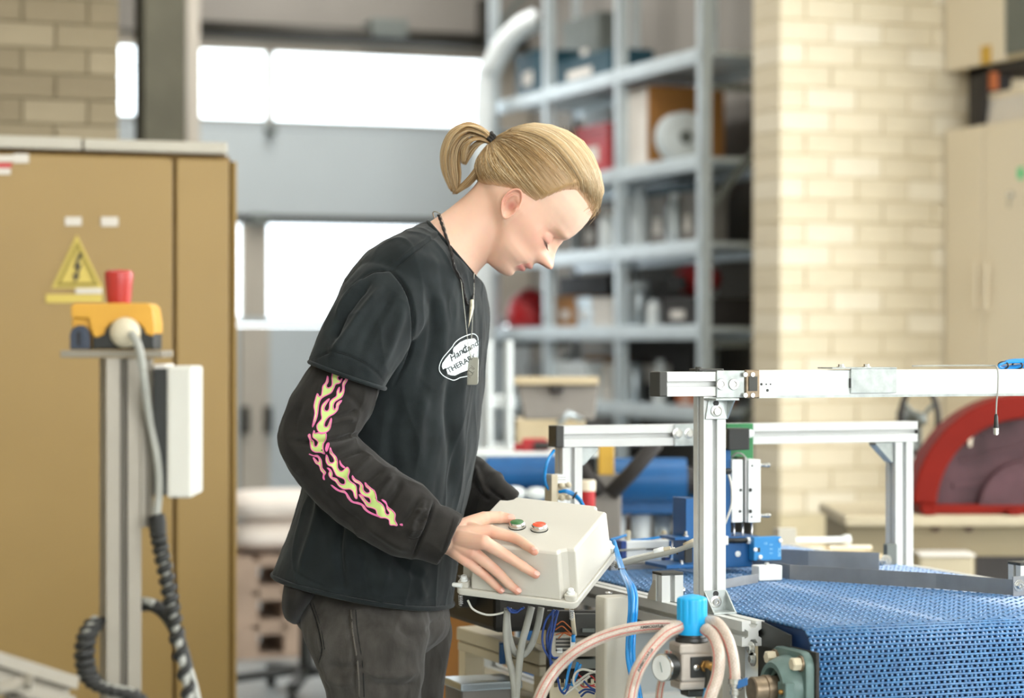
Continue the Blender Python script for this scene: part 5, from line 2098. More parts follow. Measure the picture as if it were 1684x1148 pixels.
seams(B_TEE, [[(727, 384), (690, 410), (645, 447)], [(722, 380), (685, 406), (641, 443)], [(641, 445), (660, 464), (673, 492), (679, 530), (676, 570), (660, 612)],
              [(641, 445), (614, 448), (590, 463), (568, 486)], [(518, 590), (546, 579), (580, 587), (610, 605), (628, 626)],
              [(462, 927), (515, 957), (580, 977), (660, 985), (734, 984)]], 'seam_dark', tee)
seams(B_SLV, [[(713, 827), (705, 855), (692, 887), (681, 912)], [(748, 853), (738, 884), (724, 920)]], 'seam_dark', slv)
seams(B_JN, [[(577, 1003), (580, 1040), (588, 1090), (591, 1146)]], 'seam_denim', jeans, .0016, .0)
seams(B_JN, [[(510, 992), (522, 1030), (529, 1068), (524, 1090)], [(515, 992), (527, 1030), (534, 1068)], [(585, 1003), (588, 1040), (596, 1090), (599, 1146)]], 'seam_dark', jeans, .0009, .0)
ZL = lambda p: [(715 + a / 11.48, 540 + b / 11.48) for a, b in p]
mb = MB()
drape_line(mb, B_TEE, ZL([(360, 980), (300, 965), (180, 910), (100, 830), (80, 760), (95, 670), (150, 560), (240, 450), (330, 345), (365, 285), (440, 215), (560, 150), (680, 110), (750, 110), (800, 160), (812, 230),
                          (812, 400), (800, 600), (760, 820), (620, 900), (480, 930), (420, 960)]), .0008, .0004)
mb.build('print_outline', 'print_white', tee, smooth=True)
drape_poly(B_TEE, ZL([(340, 400), (360, 360), (470, 265), (590, 210), (740, 190), (795, 250), (808, 330), (800, 430), (785, 560), (700, 760), (480, 840), (380, 890), (300, 885), (240, 860), (225, 810), (205, 745), (150, 775), (130, 720),
                      (140, 660), (200, 570), (280, 480), (335, 500), (345, 440)]), .0006, 'print_patch', 'print_white', tee, 2.5)


def drape_text(body, size, cx, cy, rot, shear, name, m, bvh, parent, bold=0.0):
    vs, fs = text_mesh(body, size, shear, bold)
    ca, sa_ = math.cos(rot), math.sin(rot)
    pts = []
    for v in vs:
        x, y = v.x * ca - v.y * sa_, v.x * sa_ + v.y * ca
        q = drape(bvh, cx + x, cy - y, .0011)
        pts.append(q if q is not None else None)
    fs = [f for f in fs if all(pts[i] is not None for i in f)]
    me = bpy.data.meshes.new(name)
    me.from_pydata([p if p is not None else Vector((0, 0, 0)) for p in pts], [], fs)
    bm = bmesh.new()
    bm.from_mesh(me)
    bmesh.ops.delete(bm, geom=[v for v in bm.verts if not v.link_faces], context='VERTS')
    bm.to_mesh(me)
    bm.free()
    return link(name, me, m, parent)


drape_text('Hand', 15, 752, 582, .62, .35, 'print_lettering', 'print_dark', B_TEE, tee, .25)
drape_text('Candy', 14, 774, 570, .55, .35, 'print_lettering', 'print_dark', B_TEE, tee, .25)
drape_text('THERAPY', 12.5, 758, 598, .5, .0, 'print_lettering', 'print_dark', B_TEE, tee, .2)

# ------------------------------------------------------------------ necklaces
def beads(mb, pts, r, gap):
    acc = 0.0
    last = pts[0]
    for i in range(1, len(pts)):
        a, b = pts[i - 1], pts[i]
        L = (b - a).length
        while acc <= L:
            mb.sphere(a + (b - a) * (acc / max(L, 1e-9)), r, 4)
            acc += gap
        acc -= L


B_SKIN = bvh_of(me if False else body.data)


def neck_pts(pix, lift=.003):
    out = []
    for x, y in pix:
        q1 = drape(B_TEE, x, y, lift)
        q2 = drape(B_SKIN, x, y, lift)
        cand = [q for q in (q1, q2) if q is not None]
        out.append(min(cand, key=lambda q: (q - CAMP).length) if cand else P(x, y, DM - .06))
    return out


Z5 = lambda p: [(700 + a / 5.464, 440 + b / 5.464) for a, b in p]
near = [(724, 352), (731, 372), (737, 396), (741, 418), (746, 440)]
tagtop = P(768.5, 590, 4.08)
cA = neck_pts(near) + [q for q in neck_pts(Z5([(300, 110), (318, 250), (335, 400), (350, 540), (362, 640)]))]
cB = neck_pts(Z5([(420, 60), (418, 250), (408, 420), (402, 540), (396, 640)]))
NK = thing('necklace', tagtop, 'ball chain necklace with a steel dog tag on the chest', 'necklace')
tgc = drape(B_TEE, 769, 610, .006)
tg_up = (UP * .96 + FW * .12 + RT * .02).normalized()
tg_n = (-FW * .93 - RT * .2 + UP * .12).normalized()
tg_r = tg_up.cross(tg_n).normalized()
tg_n = tg_r.cross(tg_up).normalized()
hs = tgc[2]
holep = tgc + tg_up * .021
mb = MB()
ca_ = catmull(cA + [holep + tg_n * .001], 6)
beads(mb, ca_, .00115, .0027)
cb_ = catmull([holep + tg_n * .001] + cB[::-1] + [P(782, 455, DM + .03), P(772, 430, DM + .055)], 6)
beads(mb, cb_, .00115, .0027)
bk = catmull([cA[0], P(716, 348, DM - .03), P(712, 352, DM), P(722, 372, DM + .05), P(750, 415, DM + .066), P(772, 430, DM + .055)], 6)
beads(mb, bk, .00115, .0027)
o_ = mb.build('bead_chain', 'chain', NK, smooth=True)
o_['kind'] = 'stuff'
wT, hT = 25 * S, 45 * S
mb = MB()
mb.prism([tgc + tg_r * x + tg_up * y - tg_n * .0006 for x, y in rrect(wT, hT, .0045)], tg_n * .0014)
tg = mb.build('dog_tag', 'tag_steel', NK, bevel=.0004)
mb = MB()
mb.lathe(holep + tg_n * .0007, tg_n, [(0, .0019), (.0004, .0019)], 14)
mb.build('tag_hole', 'print_black', tg)
em = [[(-.0, .0095), (.0065, .004), (.0045, .0025), (.0, .0062), (-.0045, .002), (.0035, -.0035), (.0065, -.001)],
      [(0, -.0125), (-.0065, -.007), (-.0045, -.0055), (0, -.0092), (.0045, -.005), (-.0035, .0005), (-.0065, -.002)]]
for e_ in em:
    mb = MB()
    pts = [tgc + tg_r * x + tg_up * y + tg_n * .0009 for x, y in e_]
    for i in range(len(pts) - 1):
        mb.tube([pts[i], pts[i + 1]], .00032, 4)
    mb.build('emblem', 'engrave', tg)
NK2 = thing('necklace', tgc + UP * .1, 'braided dark leather cord with an ivory tooth pendant', 'necklace')
cord = neck_pts([(721, 353), (728, 373), (734, 396), (739, 420), (744, 441)], .0055) + neck_pts(Z5([(310, 120), (325, 200), (345, 280), (365, 340)]))
mb = MB()
cc_ = catmull(cord, 8)
for ph in (0, math.pi):
    tw = []
    for i, p in enumerate(cc_):
        a = i * .9 + ph
        tw.append(p + (RT * math.cos(a) + UP * math.sin(a) * .4 - FW * math.sin(a) * .6) * .0012 - FW * .001)
    mb.tube(tw, .0017, 6)
mb.build('cord', 'leather', NK2, smooth=True)
mb = MB()
dd = neck_pts(Z5([(380, 385), (400, 300), (418, 200), (415, 90)]), .004)
mb.tube(catmull(dd + [P(776, 440, DM + .03)], 5), .0014, 6)
mb.build('cord', 'leather', NK2, smooth=True)
th0 = neck_pts(Z5([(385, 300), (385, 360), (378, 420), (368, 480), (356, 545)]), .006)
mb = MB()
mb.tube(catmull(th0, 5), .0070, 12, rfun=lambda s_: (.75 + .5 * s_ if s_ < .3 else .9 - .95 * (s_ - .3) / .7 + .02), sq=.6)
mb.build('tooth_pendant', 'tooth', NK2, smooth=True)
# ================================================================== CONTROL BOX
t = thing('control_box', BO - BW * (BWL / 2) + BD * (BDL / 2), 'light grey plastic control box with green and red push buttons', 'control box')


def bx(x, y, h):
    """box axes: x from the left edge, y from the front edge, h above the base"""
    return BO - BW * BWL + BW * x + BD * y + BH * h


def rect_notched(ins, nx, ny, r=.006):
    """outline with the four corners cut for the lid screws"""
    x0, x1, y0, y1 = ins, BWL - ins, ins, BDL - ins
    o = []
    for cx, cy, sx, sy in ((x0, y0, 1, 1), (x1, y0, -1, 1), (x1, y1, -1, -1), (x0, y1, 1, -1)):
        a = [(cx + sx * nx, cy), (cx + sx * nx * .92, cy + sy * ny * .55), (cx + sx * nx * .55, cy + sy * ny * .92), (cx, cy + sy * ny)]
        if sx * sy < 0:
            a = a[::-1]
        if (sx, sy) in ((1, 1), (-1, -1)):
            a = a[::-1]
        else:
            a = a[::-1]
        o += a
    return o


def rect_round(ins, r, n=4):
    w, h = BWL - 2 * ins, BDL - 2 * ins
    return [(x + BWL / 2, y + BDL / 2) for x, y in rrect(w, h, r, n)]


mb = MB()
mb.loft([[bx(x, y, h) for x, y in rect_round(i_, r_)] for i_, r_, h in ((.001, .010, 0), (0, .010, .002), (0, .010, .0105), (.0015, .009, .012))])
mb.build('base', 'box_rim', t, angle=40)
NX, NY = .0235, .020
lo = [((.0035, .012)), (.0065, .06), (.0085, .090), (.0110, .0944)]
mb = MB()
mb.loft([[bx(x, y, h) for x, y in rect_notched(i_, NX, NY)] for i_, h in lo])
lidb = mb.build('lid', 'box_grey', t, bevel=.0022, seg=3)
for cx, cy, sx, sy in ((0, 0, 1, 1), (BWL, 0, -1, 1), (BWL, BDL, -1, -1), (0, BDL, 1, -1)):
    c = bx(cx + sx * .012, cy + sy * .011, .012)
    mb = MB()
    u1, w1 = BW, BD
    ol = [(x, y) for x, y in rrect(.019, .017, .005)]
    mb.prism([c + BW * x + BD * y for x, y in ol], BH * .010)
    mb.build('screw_boss', 'box_grey', t, bevel=.001)
    mb = MB()
    mb.lathe(c + BH * .010, BH, [(0, .0068), (.0035, .0068), (.004, .0052), (.008, .0052), (.0095, .0040), (.0095, .0022), (.0075, .002)], 20)
    sc_ = mb.build('lid_screw', 'white_part', t, angle=35)
    # spring under the rim
    sp = []
    for q in range(60):
        a = q * 2 * math.pi / 10
        sp.append(c - BH * (.012 + .0002 * 0 - .0) + BW * (.0034 * math.cos(a)) + BD * (.0034 * math.sin(a)) - BH * (q * .00032) - BD * (sy * .009) - BW * (sx * 0.004))
    MB().tube(sp, .0007, 5).build('spring', 'steel', sc_, smooth=True)
MB().lathe(bx(.012, -.001, .018), -BW, [(0, .004), (.014, .004), (.016, .003)], 14).build('hinge_pin', 'white_part', t, angle=35)
MB().prism([bx(x, BDL - .004, h) for x, h in ((.06, .0), (.15, .0), (.15, -.014), (.06, -.014))], -BD * .01).build('cable_flange', 'black_plastic', t, bevel=.002)
for px, py, m, lab in ((850.5, 867, 'green_btn', 'green start button'), (887, 871, 'red_btn', 'red stop button')):
    c = on_top(px, py, 0)
    mb = MB()
    mb.lathe(c, BH, [(0, .0148), (.0012, .0148), (.0013, .0138)], 32)
    ring = mb.build('button_gasket', 'black_plastic', t, angle=35)
    mb = MB()
    mb.lathe(c + BH * .0012, BH, [(0, .0140), (.003, .0143), (.0065, .0136), (.0082, .0122), (.0084, .0112)], 32)
    bz = mb.build('button_bezel', 'chrome', t, angle=35)
    mb = MB()
    mb.lathe(c + BH * .0085, BH, [(0, .0112), (.0012, .0110), (.0016, .0100)], 32)
    tag(mb.build('button_cap', m, bz, angle=35), lab, None)

# ================================================================== CONVEYOR
XRL = 1.72          # left rail centre
ZR = .858           # rail top
RX0, RX1 = XRL - .02, XRL + .02
XRR = 2.44          # right rail centre
YE = 3.465          # near end of the rails
CV = thing('conveyor', (2.08, 4.3, 0), 'aluminium conveyor with a blue modular mesh belt', 'conveyor')
X3, Y3, Z3_ = Vector((1, 0, 0)), Vector((0, 1, 0)), Vector((0, 0, 1))
for x in (XRL, XRR):
    mb = MB()
    profile(mb, (x, YE, ZR - .02), (x, 4.75, ZR - .02), X3, Z3_)
    mb.build('side_rail', 'alu', CV)
    mb = MB()
    profile(mb, (x, YE + .05, ZR - .24), (x, 4.75, ZR - .24), X3, Z3_)
    mb.build('lower_rail', 'alu', CV)
    for y in (YE + .12, 4.68):
        mb = MB()
        profile(mb, (x, y, .02), (x, y, ZR - .04), X3, Y3)
        mb.build('leg', 'alu', CV)
        MB().lathe((x, y, 0), Z3_, [(0, .03), (.012, .03), (.02, .008)], 16).build('levelling_foot', 'rubber', CV)
for y in (YE + .12, 4.68):
    mb = MB()
    profile(mb, (XRL + .02, y, ZR - .32), (XRR - .02, y, ZR - .32), Y3, Z3_)
    mb.build('cross_rail', 'alu', CV)
# belt: rows of bars and lugs following the path over the end roller
BX0, BX1 = 1.745, 2.415
YR, ZB, RB = 3.354, .862, .040      # roller axis, belt top, bend radius
PIT = .0076
path = []
y = 4.7
while y > YR:
    path.append((y, ZB, 0.0))
    y -= PIT
s0 = (path[-1][0] - YR)
na = int((math.pi / 2 * RB) / PIT) + 1
ang = (PIT - s0) / RB
while ang < math.pi / 2:
    path.append((YR - RB * math.sin(ang), ZB - RB + RB * math.cos(ang), ang))
    ang += PIT / RB
zz = ZB - RB - (ang - math.pi / 2) * RB
while zz > .42:
    path.append((YR - RB, zz, math.pi / 2))
    zz -= PIT
BXF = [(-1, -1, -1), (1, -1, -1), (-1, 1, -1), (1, 1, -1), (-1, -1, 1), (1, -1, 1), (-1, 1, 1), (1, 1, 1)]
BXQ = np.array([(0, 2, 3, 1), (4, 5, 7, 6), (0, 1, 5, 4), (2, 6, 7, 3), (0, 4, 6, 2), (1, 3, 7, 5)])
corn = np.array(BXF, float)


def boxes_np(C, A, B, D):
    """many oriented boxes: centres and half vectors (n,3)"""
    v = C[:, None, :] + corn[None, :, 0:1] * A[:, None, :] + corn[None, :, 1:2] * B[:, None, :] + corn[None, :, 2:3] * D[:, None, :]
    n = len(C)
    f = (BXQ[None] + (np.arange(n) * 8)[:, None, None]).reshape(-1, 4)
    return v.reshape(-1, 3), f


C, A, B, D = [], [], [], []
pat = (.0104, .0104, .0070)
for r, (y, z, a) in enumerate(path):
    tdir = np.array([0, -math.cos(a), -math.sin(a)])
    nrm = np.array([0, -math.sin(a), math.cos(a)])
    top = np.array([0, y, z])
    C.append(np.array([(BX0 + BX1) / 2, 0, 0]) + top - nrm * .0022)
    A.append(np.array([(BX1 - BX0) / 2, 0, 0]))
    B.append(tdir * .0016)
    D.append(nrm * .0022)
    x = BX0 + (.0042 if r % 2 else 0.0)
    k = r % 3
    while x < BX1 - .004:
        C.append(np.array([x + .0021, 0, 0]) + top + tdir * (PIT * .5) - nrm * (.0030 if (k % 2) else .0034))
        A.append(np.array([.0020, 0, 0]))
        B.append(tdir * (PIT * .5))
        D.append(nrm * .0022)
        if a < .3 and k % 3 == 0:
            C.append(np.array([x + .0021, 0, 0]) + top + tdir * (PIT * .5) + nrm * .0002)
            A.append(np.array([.0018, 0, 0]))
            B.append(tdir * .0022)
            D.append(nrm * .0009)
        x += pat[k % 3]
        k += 1
vv, ff = boxes_np(np.array(C), np.array(A), np.array(B), np.array(D))
bme = bpy.data.meshes.new('mesh_belt')
bme.vertices.add(len(vv))
bme.vertices.foreach_set('co', vv.ravel())
bme.loops.add(len(ff) * 4)
bme.loops.foreach_set('vertex_index', ff.ravel().astype(np.int32))
bme.polygons.add(len(ff))
bme.polygons.foreach_set('loop_start', np.arange(0, len(ff) * 4, 4, dtype=np.int32))
bme.update(calc_edges=True)
bme.validate()
belt = link('mesh_belt', bme, 'belt_blue', CV)
belt['kind'] = 'stuff'
tag(belt, 'blue open-mesh modular belt', None)
MB().box(BX0 + .004, BX1 - .004, YR, 4.7, ZB - .030, ZB - .0072).build('slider_bed', mat('bed_blue', '#16345e', .5, 0, .1, 30), CV)  # dark bed put under the belt so its holes read as shade
MB().cyl((BX0 + .002, YR, ZB - RB), (BX1 - .002, YR, ZB - RB), RB - .0065, n=40).build('end_roller', 'bed_blue', CV, angle=35)
MB().box(BX0 + .004, BX1 - .004, YR - RB + .0075, YR - RB + .03, .40, ZB - RB).build('return_shield', 'bed_blue', CV)  # dark backing added so the holes in front read as shade
# bearing plate, flange bearing and shaft on the near left side
XP = 1.738
MB().box(XP, XP + .006, YR - .067, YE + .02, .55, ZR - .03).build('end_plate', 'dark_plate', CV, bevel=.001)
MB().prism([(XP - .0005, YE - .10, ZR - .012), (XP - .0005, YE + .01, ZR - .0), (XP - .0005, YE + .01, ZR - .04), (XP - .0005, YE - .10, ZR - .04)], (-.003, 0, 0)).build('gusset', 'black_plastic', CV)
BC = Vector((XP, YR - .0, .766))
bh = bpy.data.objects.new('flange_bearing', None)
mb = MB()
sq = rrect(.122, .122, .024, 5)
mb.loft([[BC + Vector((-x, a_, b_)) for a_, b_ in [(p * k, q * k) for p, q in sq]] for x, k in ((0, 1), (.010, 1), (.013, .97))])
fb = mb.build('flange_bearing', 'bearing_green', CV, angle=40)
mb = MB()
mb.lathe(BC - X3 * .012, -X3, [(0, .052), (.012, .050), (.026, .044), (.030, .041), (.030, .033), (.018, .032)], 40)
mb.build('bearing_hub', 'bearing_green', fb, angle=35)
MB().lathe(BC - X3 * .020, -X3, [(0, .033), (.006, .032), (.010, .024)], 32).build('bearing_race', 'shaft_steel', fb, angle=35)
MB().obox(BC - X3 * .034 + Y3 * -.034, X3 * .008, Y3 * .014, Z3_ * .015).build('grease_boss', 'bearing_green', fb, bevel=.002)
MB().lathe(BC - X3 * .042 + Y3 * -.036, -X3, [(0, .004), (.004, .004), (.006, .002)], 12).build('grease_nipple', 'brass', fb)
for sy_ in (-1, 1):
    for sz_ in (-1, 1):
        c = BC + Y3 * (sy_ * .043) + Z3_ * (sz_ * .043) - X3 * .013
        MB().lathe(c, -X3, [(0, .0125), (.003, .0125)], 20).build('washer', 'shaft_steel', fb)
        MB().lathe(c - X3 * .003, -X3, [(0, .0105), (.012, .0105), (.014, .0085)], 6).build('bolt', 'tan_cream', fb)
mb = MB()
mb.lathe(BC - X3 * .015, -X3, [(0, .0205), (.030, .0205), (.031, .0225), (.040, .0225), (.041, .0205), (.060, .0205), (.062, .0185)], 32)
mb.build('shaft', 'shaft_steel', CV, angle=35)
for y_, z_ in ((YE - .015, .80), (YE + .03, .755), (YE - .01, .815)):
    hexbolt(CV, (RX0 + .012, y_, z_), -X3, .007)
for y_ in (YE + .01,):
    MB().box(RX0 - .0, RX1, y_ + .06, y_ + .064 + .1, .56, ZR - .0405).build('side_plate', 'housing', CV)
hexbolt(CV, (RX0 - .001, YE + .02, ZR - .085), -X3, .006)

# ================================================================== FRONT GANTRY
YG = 3.627
GF = thing('front_gantry', (XRL, YG, ZR), 'nearer aluminium gantry with a long white duct, bolted to the conveyor rail', 'gantry')
ZG0, ZG1 = 1.2135, 1.2535
mb = MB()
profile(mb, (XRL, YG, ZR), (XRL, YG, ZG0 - .001), X3, Y3)
mb.build('post', 'alu_white', GF)
xcap = atY(1080, 632, YG).x
mb = MB()
profile(mb, (xcap + .010, YG, (ZG0 + ZG1) / 2), (1.93, YG, (ZG0 + ZG1) / 2), Y3, Z3_)
mb.build('cross_bar', 'alu_white', GF)
MB().box(xcap - .004, xcap + .010, YG - .0205, YG + .0205, ZG0 - .0005, ZG1 + .0005).build('end_cap', 'dark_cap', GF, bevel=.002)
xb0, xb1 = atY(1177, 632, YG - .02).x, atY(1244, 632, YG - .02).x
yb = YG - .021
MB().box(xb0, xb1 - .024, yb - .004, yb, ZG0 - .003, ZG1 + .002).build('joint_plate', 'zinc', GF, bevel=.001)
MB().box(xb1 - .024, xb1 + .001, yb - .010, yb, ZG0 - .004, ZG1 + .003).build('corner_bracket', 'shaft_steel', GF, bevel=.002)
MB().box(xb1 - .020, xb1 - .005, yb - .0125, yb - .0095, ZG0 + .008, ZG1 - .008).build('bracket_recess', 'dark_cap', GF)
for px in (1186, 1206):
    c = atY(px, 632, yb - .004)
    MB().lathe(c, -Y3, [(0, .0095), (.0015, .0095), (.003, .0088), (.003, .0050), (.001, .0045)], 24).build('bolt', 'bolt', GF, angle=35)
for px in (1225, 1237):
    for py in (616, 650):
        c = atY(px, py, yb - .010)
        MB().lathe(c, -Y3, [(0, .0042), (.003, .004)], 12).build('bolt', 'bolt', GF)
MB().box(xb0 - .03, xb0 + .015, YG - .02, YG + .02, ZG1 + .001, ZG1 + .005).build('top_clip', 'dark_cap', GF, bevel=.001)
MB().cyl((xb0 - .026, YG - .01, ZG1), (xb0 - .026, YG - .01, ZG1 + .008), .006, n=12).build('bolt', 'dark_cap', GF)
# angle bracket under the bar on the post
def gusset(parent, c, dirx, size, m='zinc', th=.03, name='angle_bracket'):
    """triangular cast bracket: corner at c, legs along dirx and -z"""
    dx_ = Vector(dirx)
    w_ = Vector((dx_.y, dx_.x, 0)) * (th / 2)
    mb = MB()
    b0 = [c - w_, c + dx_ * size - w_, c + dx_ * size - Z3_ * .005 - w_, c + dx_ * .005 - Z3_ * size - w_, c - Z3_ * size - w_]
    mb.prism(b0, w_ * 2)
    return mb.build(name, m, parent, bevel=.001)


yf_ = YG - .0205
c0 = Vector((XRL, yf_, ZG0 - .002))
MB().prism([c0 + Vector((-.012, 0, 0)), c0 + Vector((.022, 0, 0)), c0 + Vector((.020, -.002, -.036)), c0 + Vector((-.019, -.002, -.036))], (0, -.003, 0)).build('angle_bracket', 'zinc', GF, bevel=.0008)
MB().prism([c0 + Vector((-.02, 0, -.001)), c0 + Vector((.03, 0, -.001)), c0 + Vector((.03, -.03, -.001)), c0 + Vector((-.012, -.03, -.001))], (0, 0, -.004)).build('angle_bracket', 'zinc', GF, bevel=.0008)
MB().prism([c0 + Vector((.021, -.001, -.004)), c0 + Vector((.021, -.028, -.004)), c0 + Vector((.019, -.004, -.036))], (.003, 0, 0)).build('bracket_web', 'zinc', GF)
MB().lathe(c0 + Vector((0, -.005, -.023)), -Y3, [(0, .0095), (.0015, .0095), (.002, .006), (.006, .006), (.006, .004)], 20).build('bolt', 'bolt', GF, angle=35)
MB().lathe(c0 + Vector((0, -.005, -.0095)), -Y3, [(0, .0045), (.001, .0045)], 14).build('bracket_hole', 'black_plastic', GF)
# foot bracket with gusset webs
cf_ = Vector((XRL, yf_, ZR))
MB().prism([cf_ + Vector((-.019, 0, .036)), cf_ + Vector((.019, 0, .036)), cf_ + Vector((.021, 0, 0)), cf_ + Vector((-.021, 0, 0))], (0, -.003, 0)).build('foot_bracket', 'zinc', GF, bevel=.0008)
MB().box(XRL - .021, XRL + .021, yf_ - .040, yf_, ZR, ZR + .0035).build('foot_bracket', 'zinc', GF, bevel=.0008)
for sx in (-1, 1):
    x_ = XRL + sx * .0195
    MB().prism([(x_ - .0012, yf_ - .002, ZR + .035), (x_ - .0012, yf_ - .038, ZR + .003), (x_ - .0012, yf_ - .002, ZR + .003)], (.0024, 0, 0)).build('bracket_web', 'zinc', GF)
MB().lathe(cf_ + Vector((0, -.003, .017)), -Y3, [(0, .010), (.0015, .010), (.002, .0062), (.006, .0062), (.006, .0035), (.003, .003)], 20).build('bolt', 'bolt', GF, angle=35)
MB().lathe(cf_ + Vector((0, -.003, .030)), -Y3, [(0, .005), (.0008, .005)], 14).build('bracket_hole', 'black_plastic', GF)
# white duct along the bar
xd0 = xb1 + .0015
DU = thing('cable_duct', (2.3, YG - .02, ZG0), 'white rectangular duct running right from the corner bracket', 'duct')
MB().box(xd0, 3.0, YG - .026, YG + .022, ZG0 - .004, ZG1 + .002).build('duct', 'white_part', DU, bevel=.002)
MB().box(xd0, 3.0, YG - .0275, YG - .0262, ZG0 - .004, ZG0 + .0005).build('duct_edge', 'zinc', DU)
for px, py, r in ((1252, 632, .0022), (1260, 632, .0014), (1267, 632, .0014), (1262, 642, .0025)):
    c = atY(px, py, YG - .0262)
    MB().lathe(c, -Y3, [(0, r), (.0006, r)], 12).build('rivet_hole', 'black_plastic', DU)
xk0, xk1 = atY(1399, 630, YG - .03).x, atY(1474, 630, YG - .03).x
CL = thing('duct_clamp', ((xk0 + xk1) / 2, YG - .03, ZG0), 'galvanised angle clamp screwed over the white duct', 'clamp')
MB().box(xk0, xk1, YG - .032, YG - .0277, ZG0 + .003, ZG1 + .004).build('clamp_face', 'zinc', CL, bevel=.0006)
MB().box(xk0 - .036, xk1, YG - .032, YG + .02, ZG1 + .004, ZG1 + .0065).build('clamp_top', 'zinc', CL, bevel=.0006)
MB().box(xk0 - .002, xk0, YG - .0315, YG - .0277, ZG0 + .012, ZG0 + .028).build('rubber_pad', 'black_plastic', CL)
for px in (1382, 1424):
    c = atY(px, 610, YG - .01)
    MB().lathe((c.x, YG - .012, ZG1 + .0065), Z3_, [(0, .0075), (.001, .0075), (.001, .0048), (.005, .0048)], 6).build('bolt', 'bolt', CL)
# coiled blue tube on the duct and sensor lead hanging from it
TB = thing('tube_coil', atY(1665, 606, YG - .005), 'coil of blue pneumatic tube with black ties lying on the white duct', 'tube')
mb = MB()
for k in range(4):
    a0 = atY(1642 + k * 2, 603 - k * 3 + (k % 2), YG - .012 + .006 * k)
    pts = [atY(1720, 597 - k * 2, YG - .012 + .007 * k), atY(1690, 594 - k * 1.5 + 2, YG - .012 + .007 * k), atY(1660, 596 - k * 1, YG - .012 + .007 * k), atY(1643, 601, YG - .010 + .006 * k), atY(1652, 606 - k, YG - .006 + .006 * k), atY(1690, 603 - k, YG - .004 + .006 * k), atY(1720, 603, YG + .006 * k)]
    MB().tube(catmull(pts, 6), .0022, 8).build('tube_loop', 'tube_blue', TB, smooth=True)
for px in (1650, 1673):
    c = atY(px, 601, YG - .002)
    MB().tube([c + Y3 * (.016 * math.cos(a)) + Z3_ * (.006 * math.sin(a)) for a in np.linspace(0, 2 * math.pi, 17)[:-1]], .0016, 6, closed=True).build('cable_tie', 'black_plastic', TB)
LD = thing('sensor_lead', atY(1638, 655, YG - .018), 'thin sensor lead with a black threaded plug hanging below the duct', 'cable')
MB().tube(catmull([atY(1500, 612, YG - .002) + Z3_ * .0105, atY(1560, 609, YG - .004) + Z3_ * .008, atY(1625, 608, YG - .015) + Z3_ * .007, atY(1640, 606, YG - .030), atY(1641, 640, YG - .0315), atY(1639, 660, YG - .0315), atY(1638, 684, YG - .0315)], 6), .0014, 8).build('lead', 'cable_grey', LD, smooth=True)
c = atY(1638, 681, YG - .0315)
MB().lathe(c, -Z3_, [(0, .0022), (.004, .0032), (.022, .0042), (.024, .0042)], 16).build('plug_boot', 'black_plastic', LD, smooth=True)
MB().lathe(c - Z3_ * .024, -Z3_, [(0, .0048), (.004, .0048), (.0042, .004), (.006, .004), (.0062, .0047), (.010, .0047), (.0102, .0035), (.012, .0035)], 16).build('plug_nut', 'chrome', LD, angle=35)

# ================================================================== REAR GANTRY
YH = 4.243
GR = thing('rear_gantry', (XRL, YH, ZR), 'farther aluminium gantry spanning the belt behind the control box', 'gantry')
xl = atY(908, 713, YH).x
xr = atY(1503, 713, YH).x
zh = atY(1200, 713.5, YH).z
zh0, zh1 = zh - .02, zh + .02
xpl = atY(935, 800, YH).x
xpr = atY(1479, 800, YH).x
for x in (xpl, xpr):
    mb = MB()
    profile(mb, (x, YH, ZR), (x, YH, zh0 - .001), X3, Y3)
    mb.build('post', 'alu_white', GR)
mb = MB()
profile(mb, (xl + .016, YH, zh), (xr - .003, YH, zh), Y3, Z3_)
mb.build('cross_bar', 'alu_white', GR)
MB().box(xl, xl + .016, YH - .0205, YH + .0205, zh0 - .0005, zh1 + .0005).build('end_cap', 'dark_cap', GR, bevel=.002)
MB().box(xr - .003, xr, YH - .018, YH + .0205, zh0 + .004, zh1 + .0005).build('end_cap', 'dark_cap', GR, bevel=.001)
gusset(GR, Vector((xpl + .021, YH, zh0 - .001)), (1, 0, 0), .034, 'zinc')
gusset(GR, Vector((xpr - .021, YH, zh0 - .001)), (-1, 0, 0), .040, 'zinc')
yb2 = YH - .0205
x0_, x1_ = atY(1101, 713, YH).x, atY(1139, 713, YH).x
MB().box(x0_, x1_, yb2 - .003, yb2, zh0 - .001, zh1 + .001).build('joint_plate', 'zinc', GR, bevel=.0008)
for px in (1114, 1133):
    MB().lathe(atY(px, 713, yb2 - .003), -Y3, [(0, .010), (.0015, .010), (.002, .006), (.005, .006)], 20).build('bolt', 'bolt', GR, angle=35)
hexbolt(GR, (xpl - .01, YH - .021, ZR + .05), -Y3)
# foot of the right post
hexbolt(GR, atY(1457, 922, YH - .03), -Y3, .007)
MB().box(atY(1447, 920, YH).x, xpr - .0205, YH - .028, YH - .012, ZR + .0, ZR + .045).build('foot_bracket', 'shelf_dark', GR, bevel=.002)

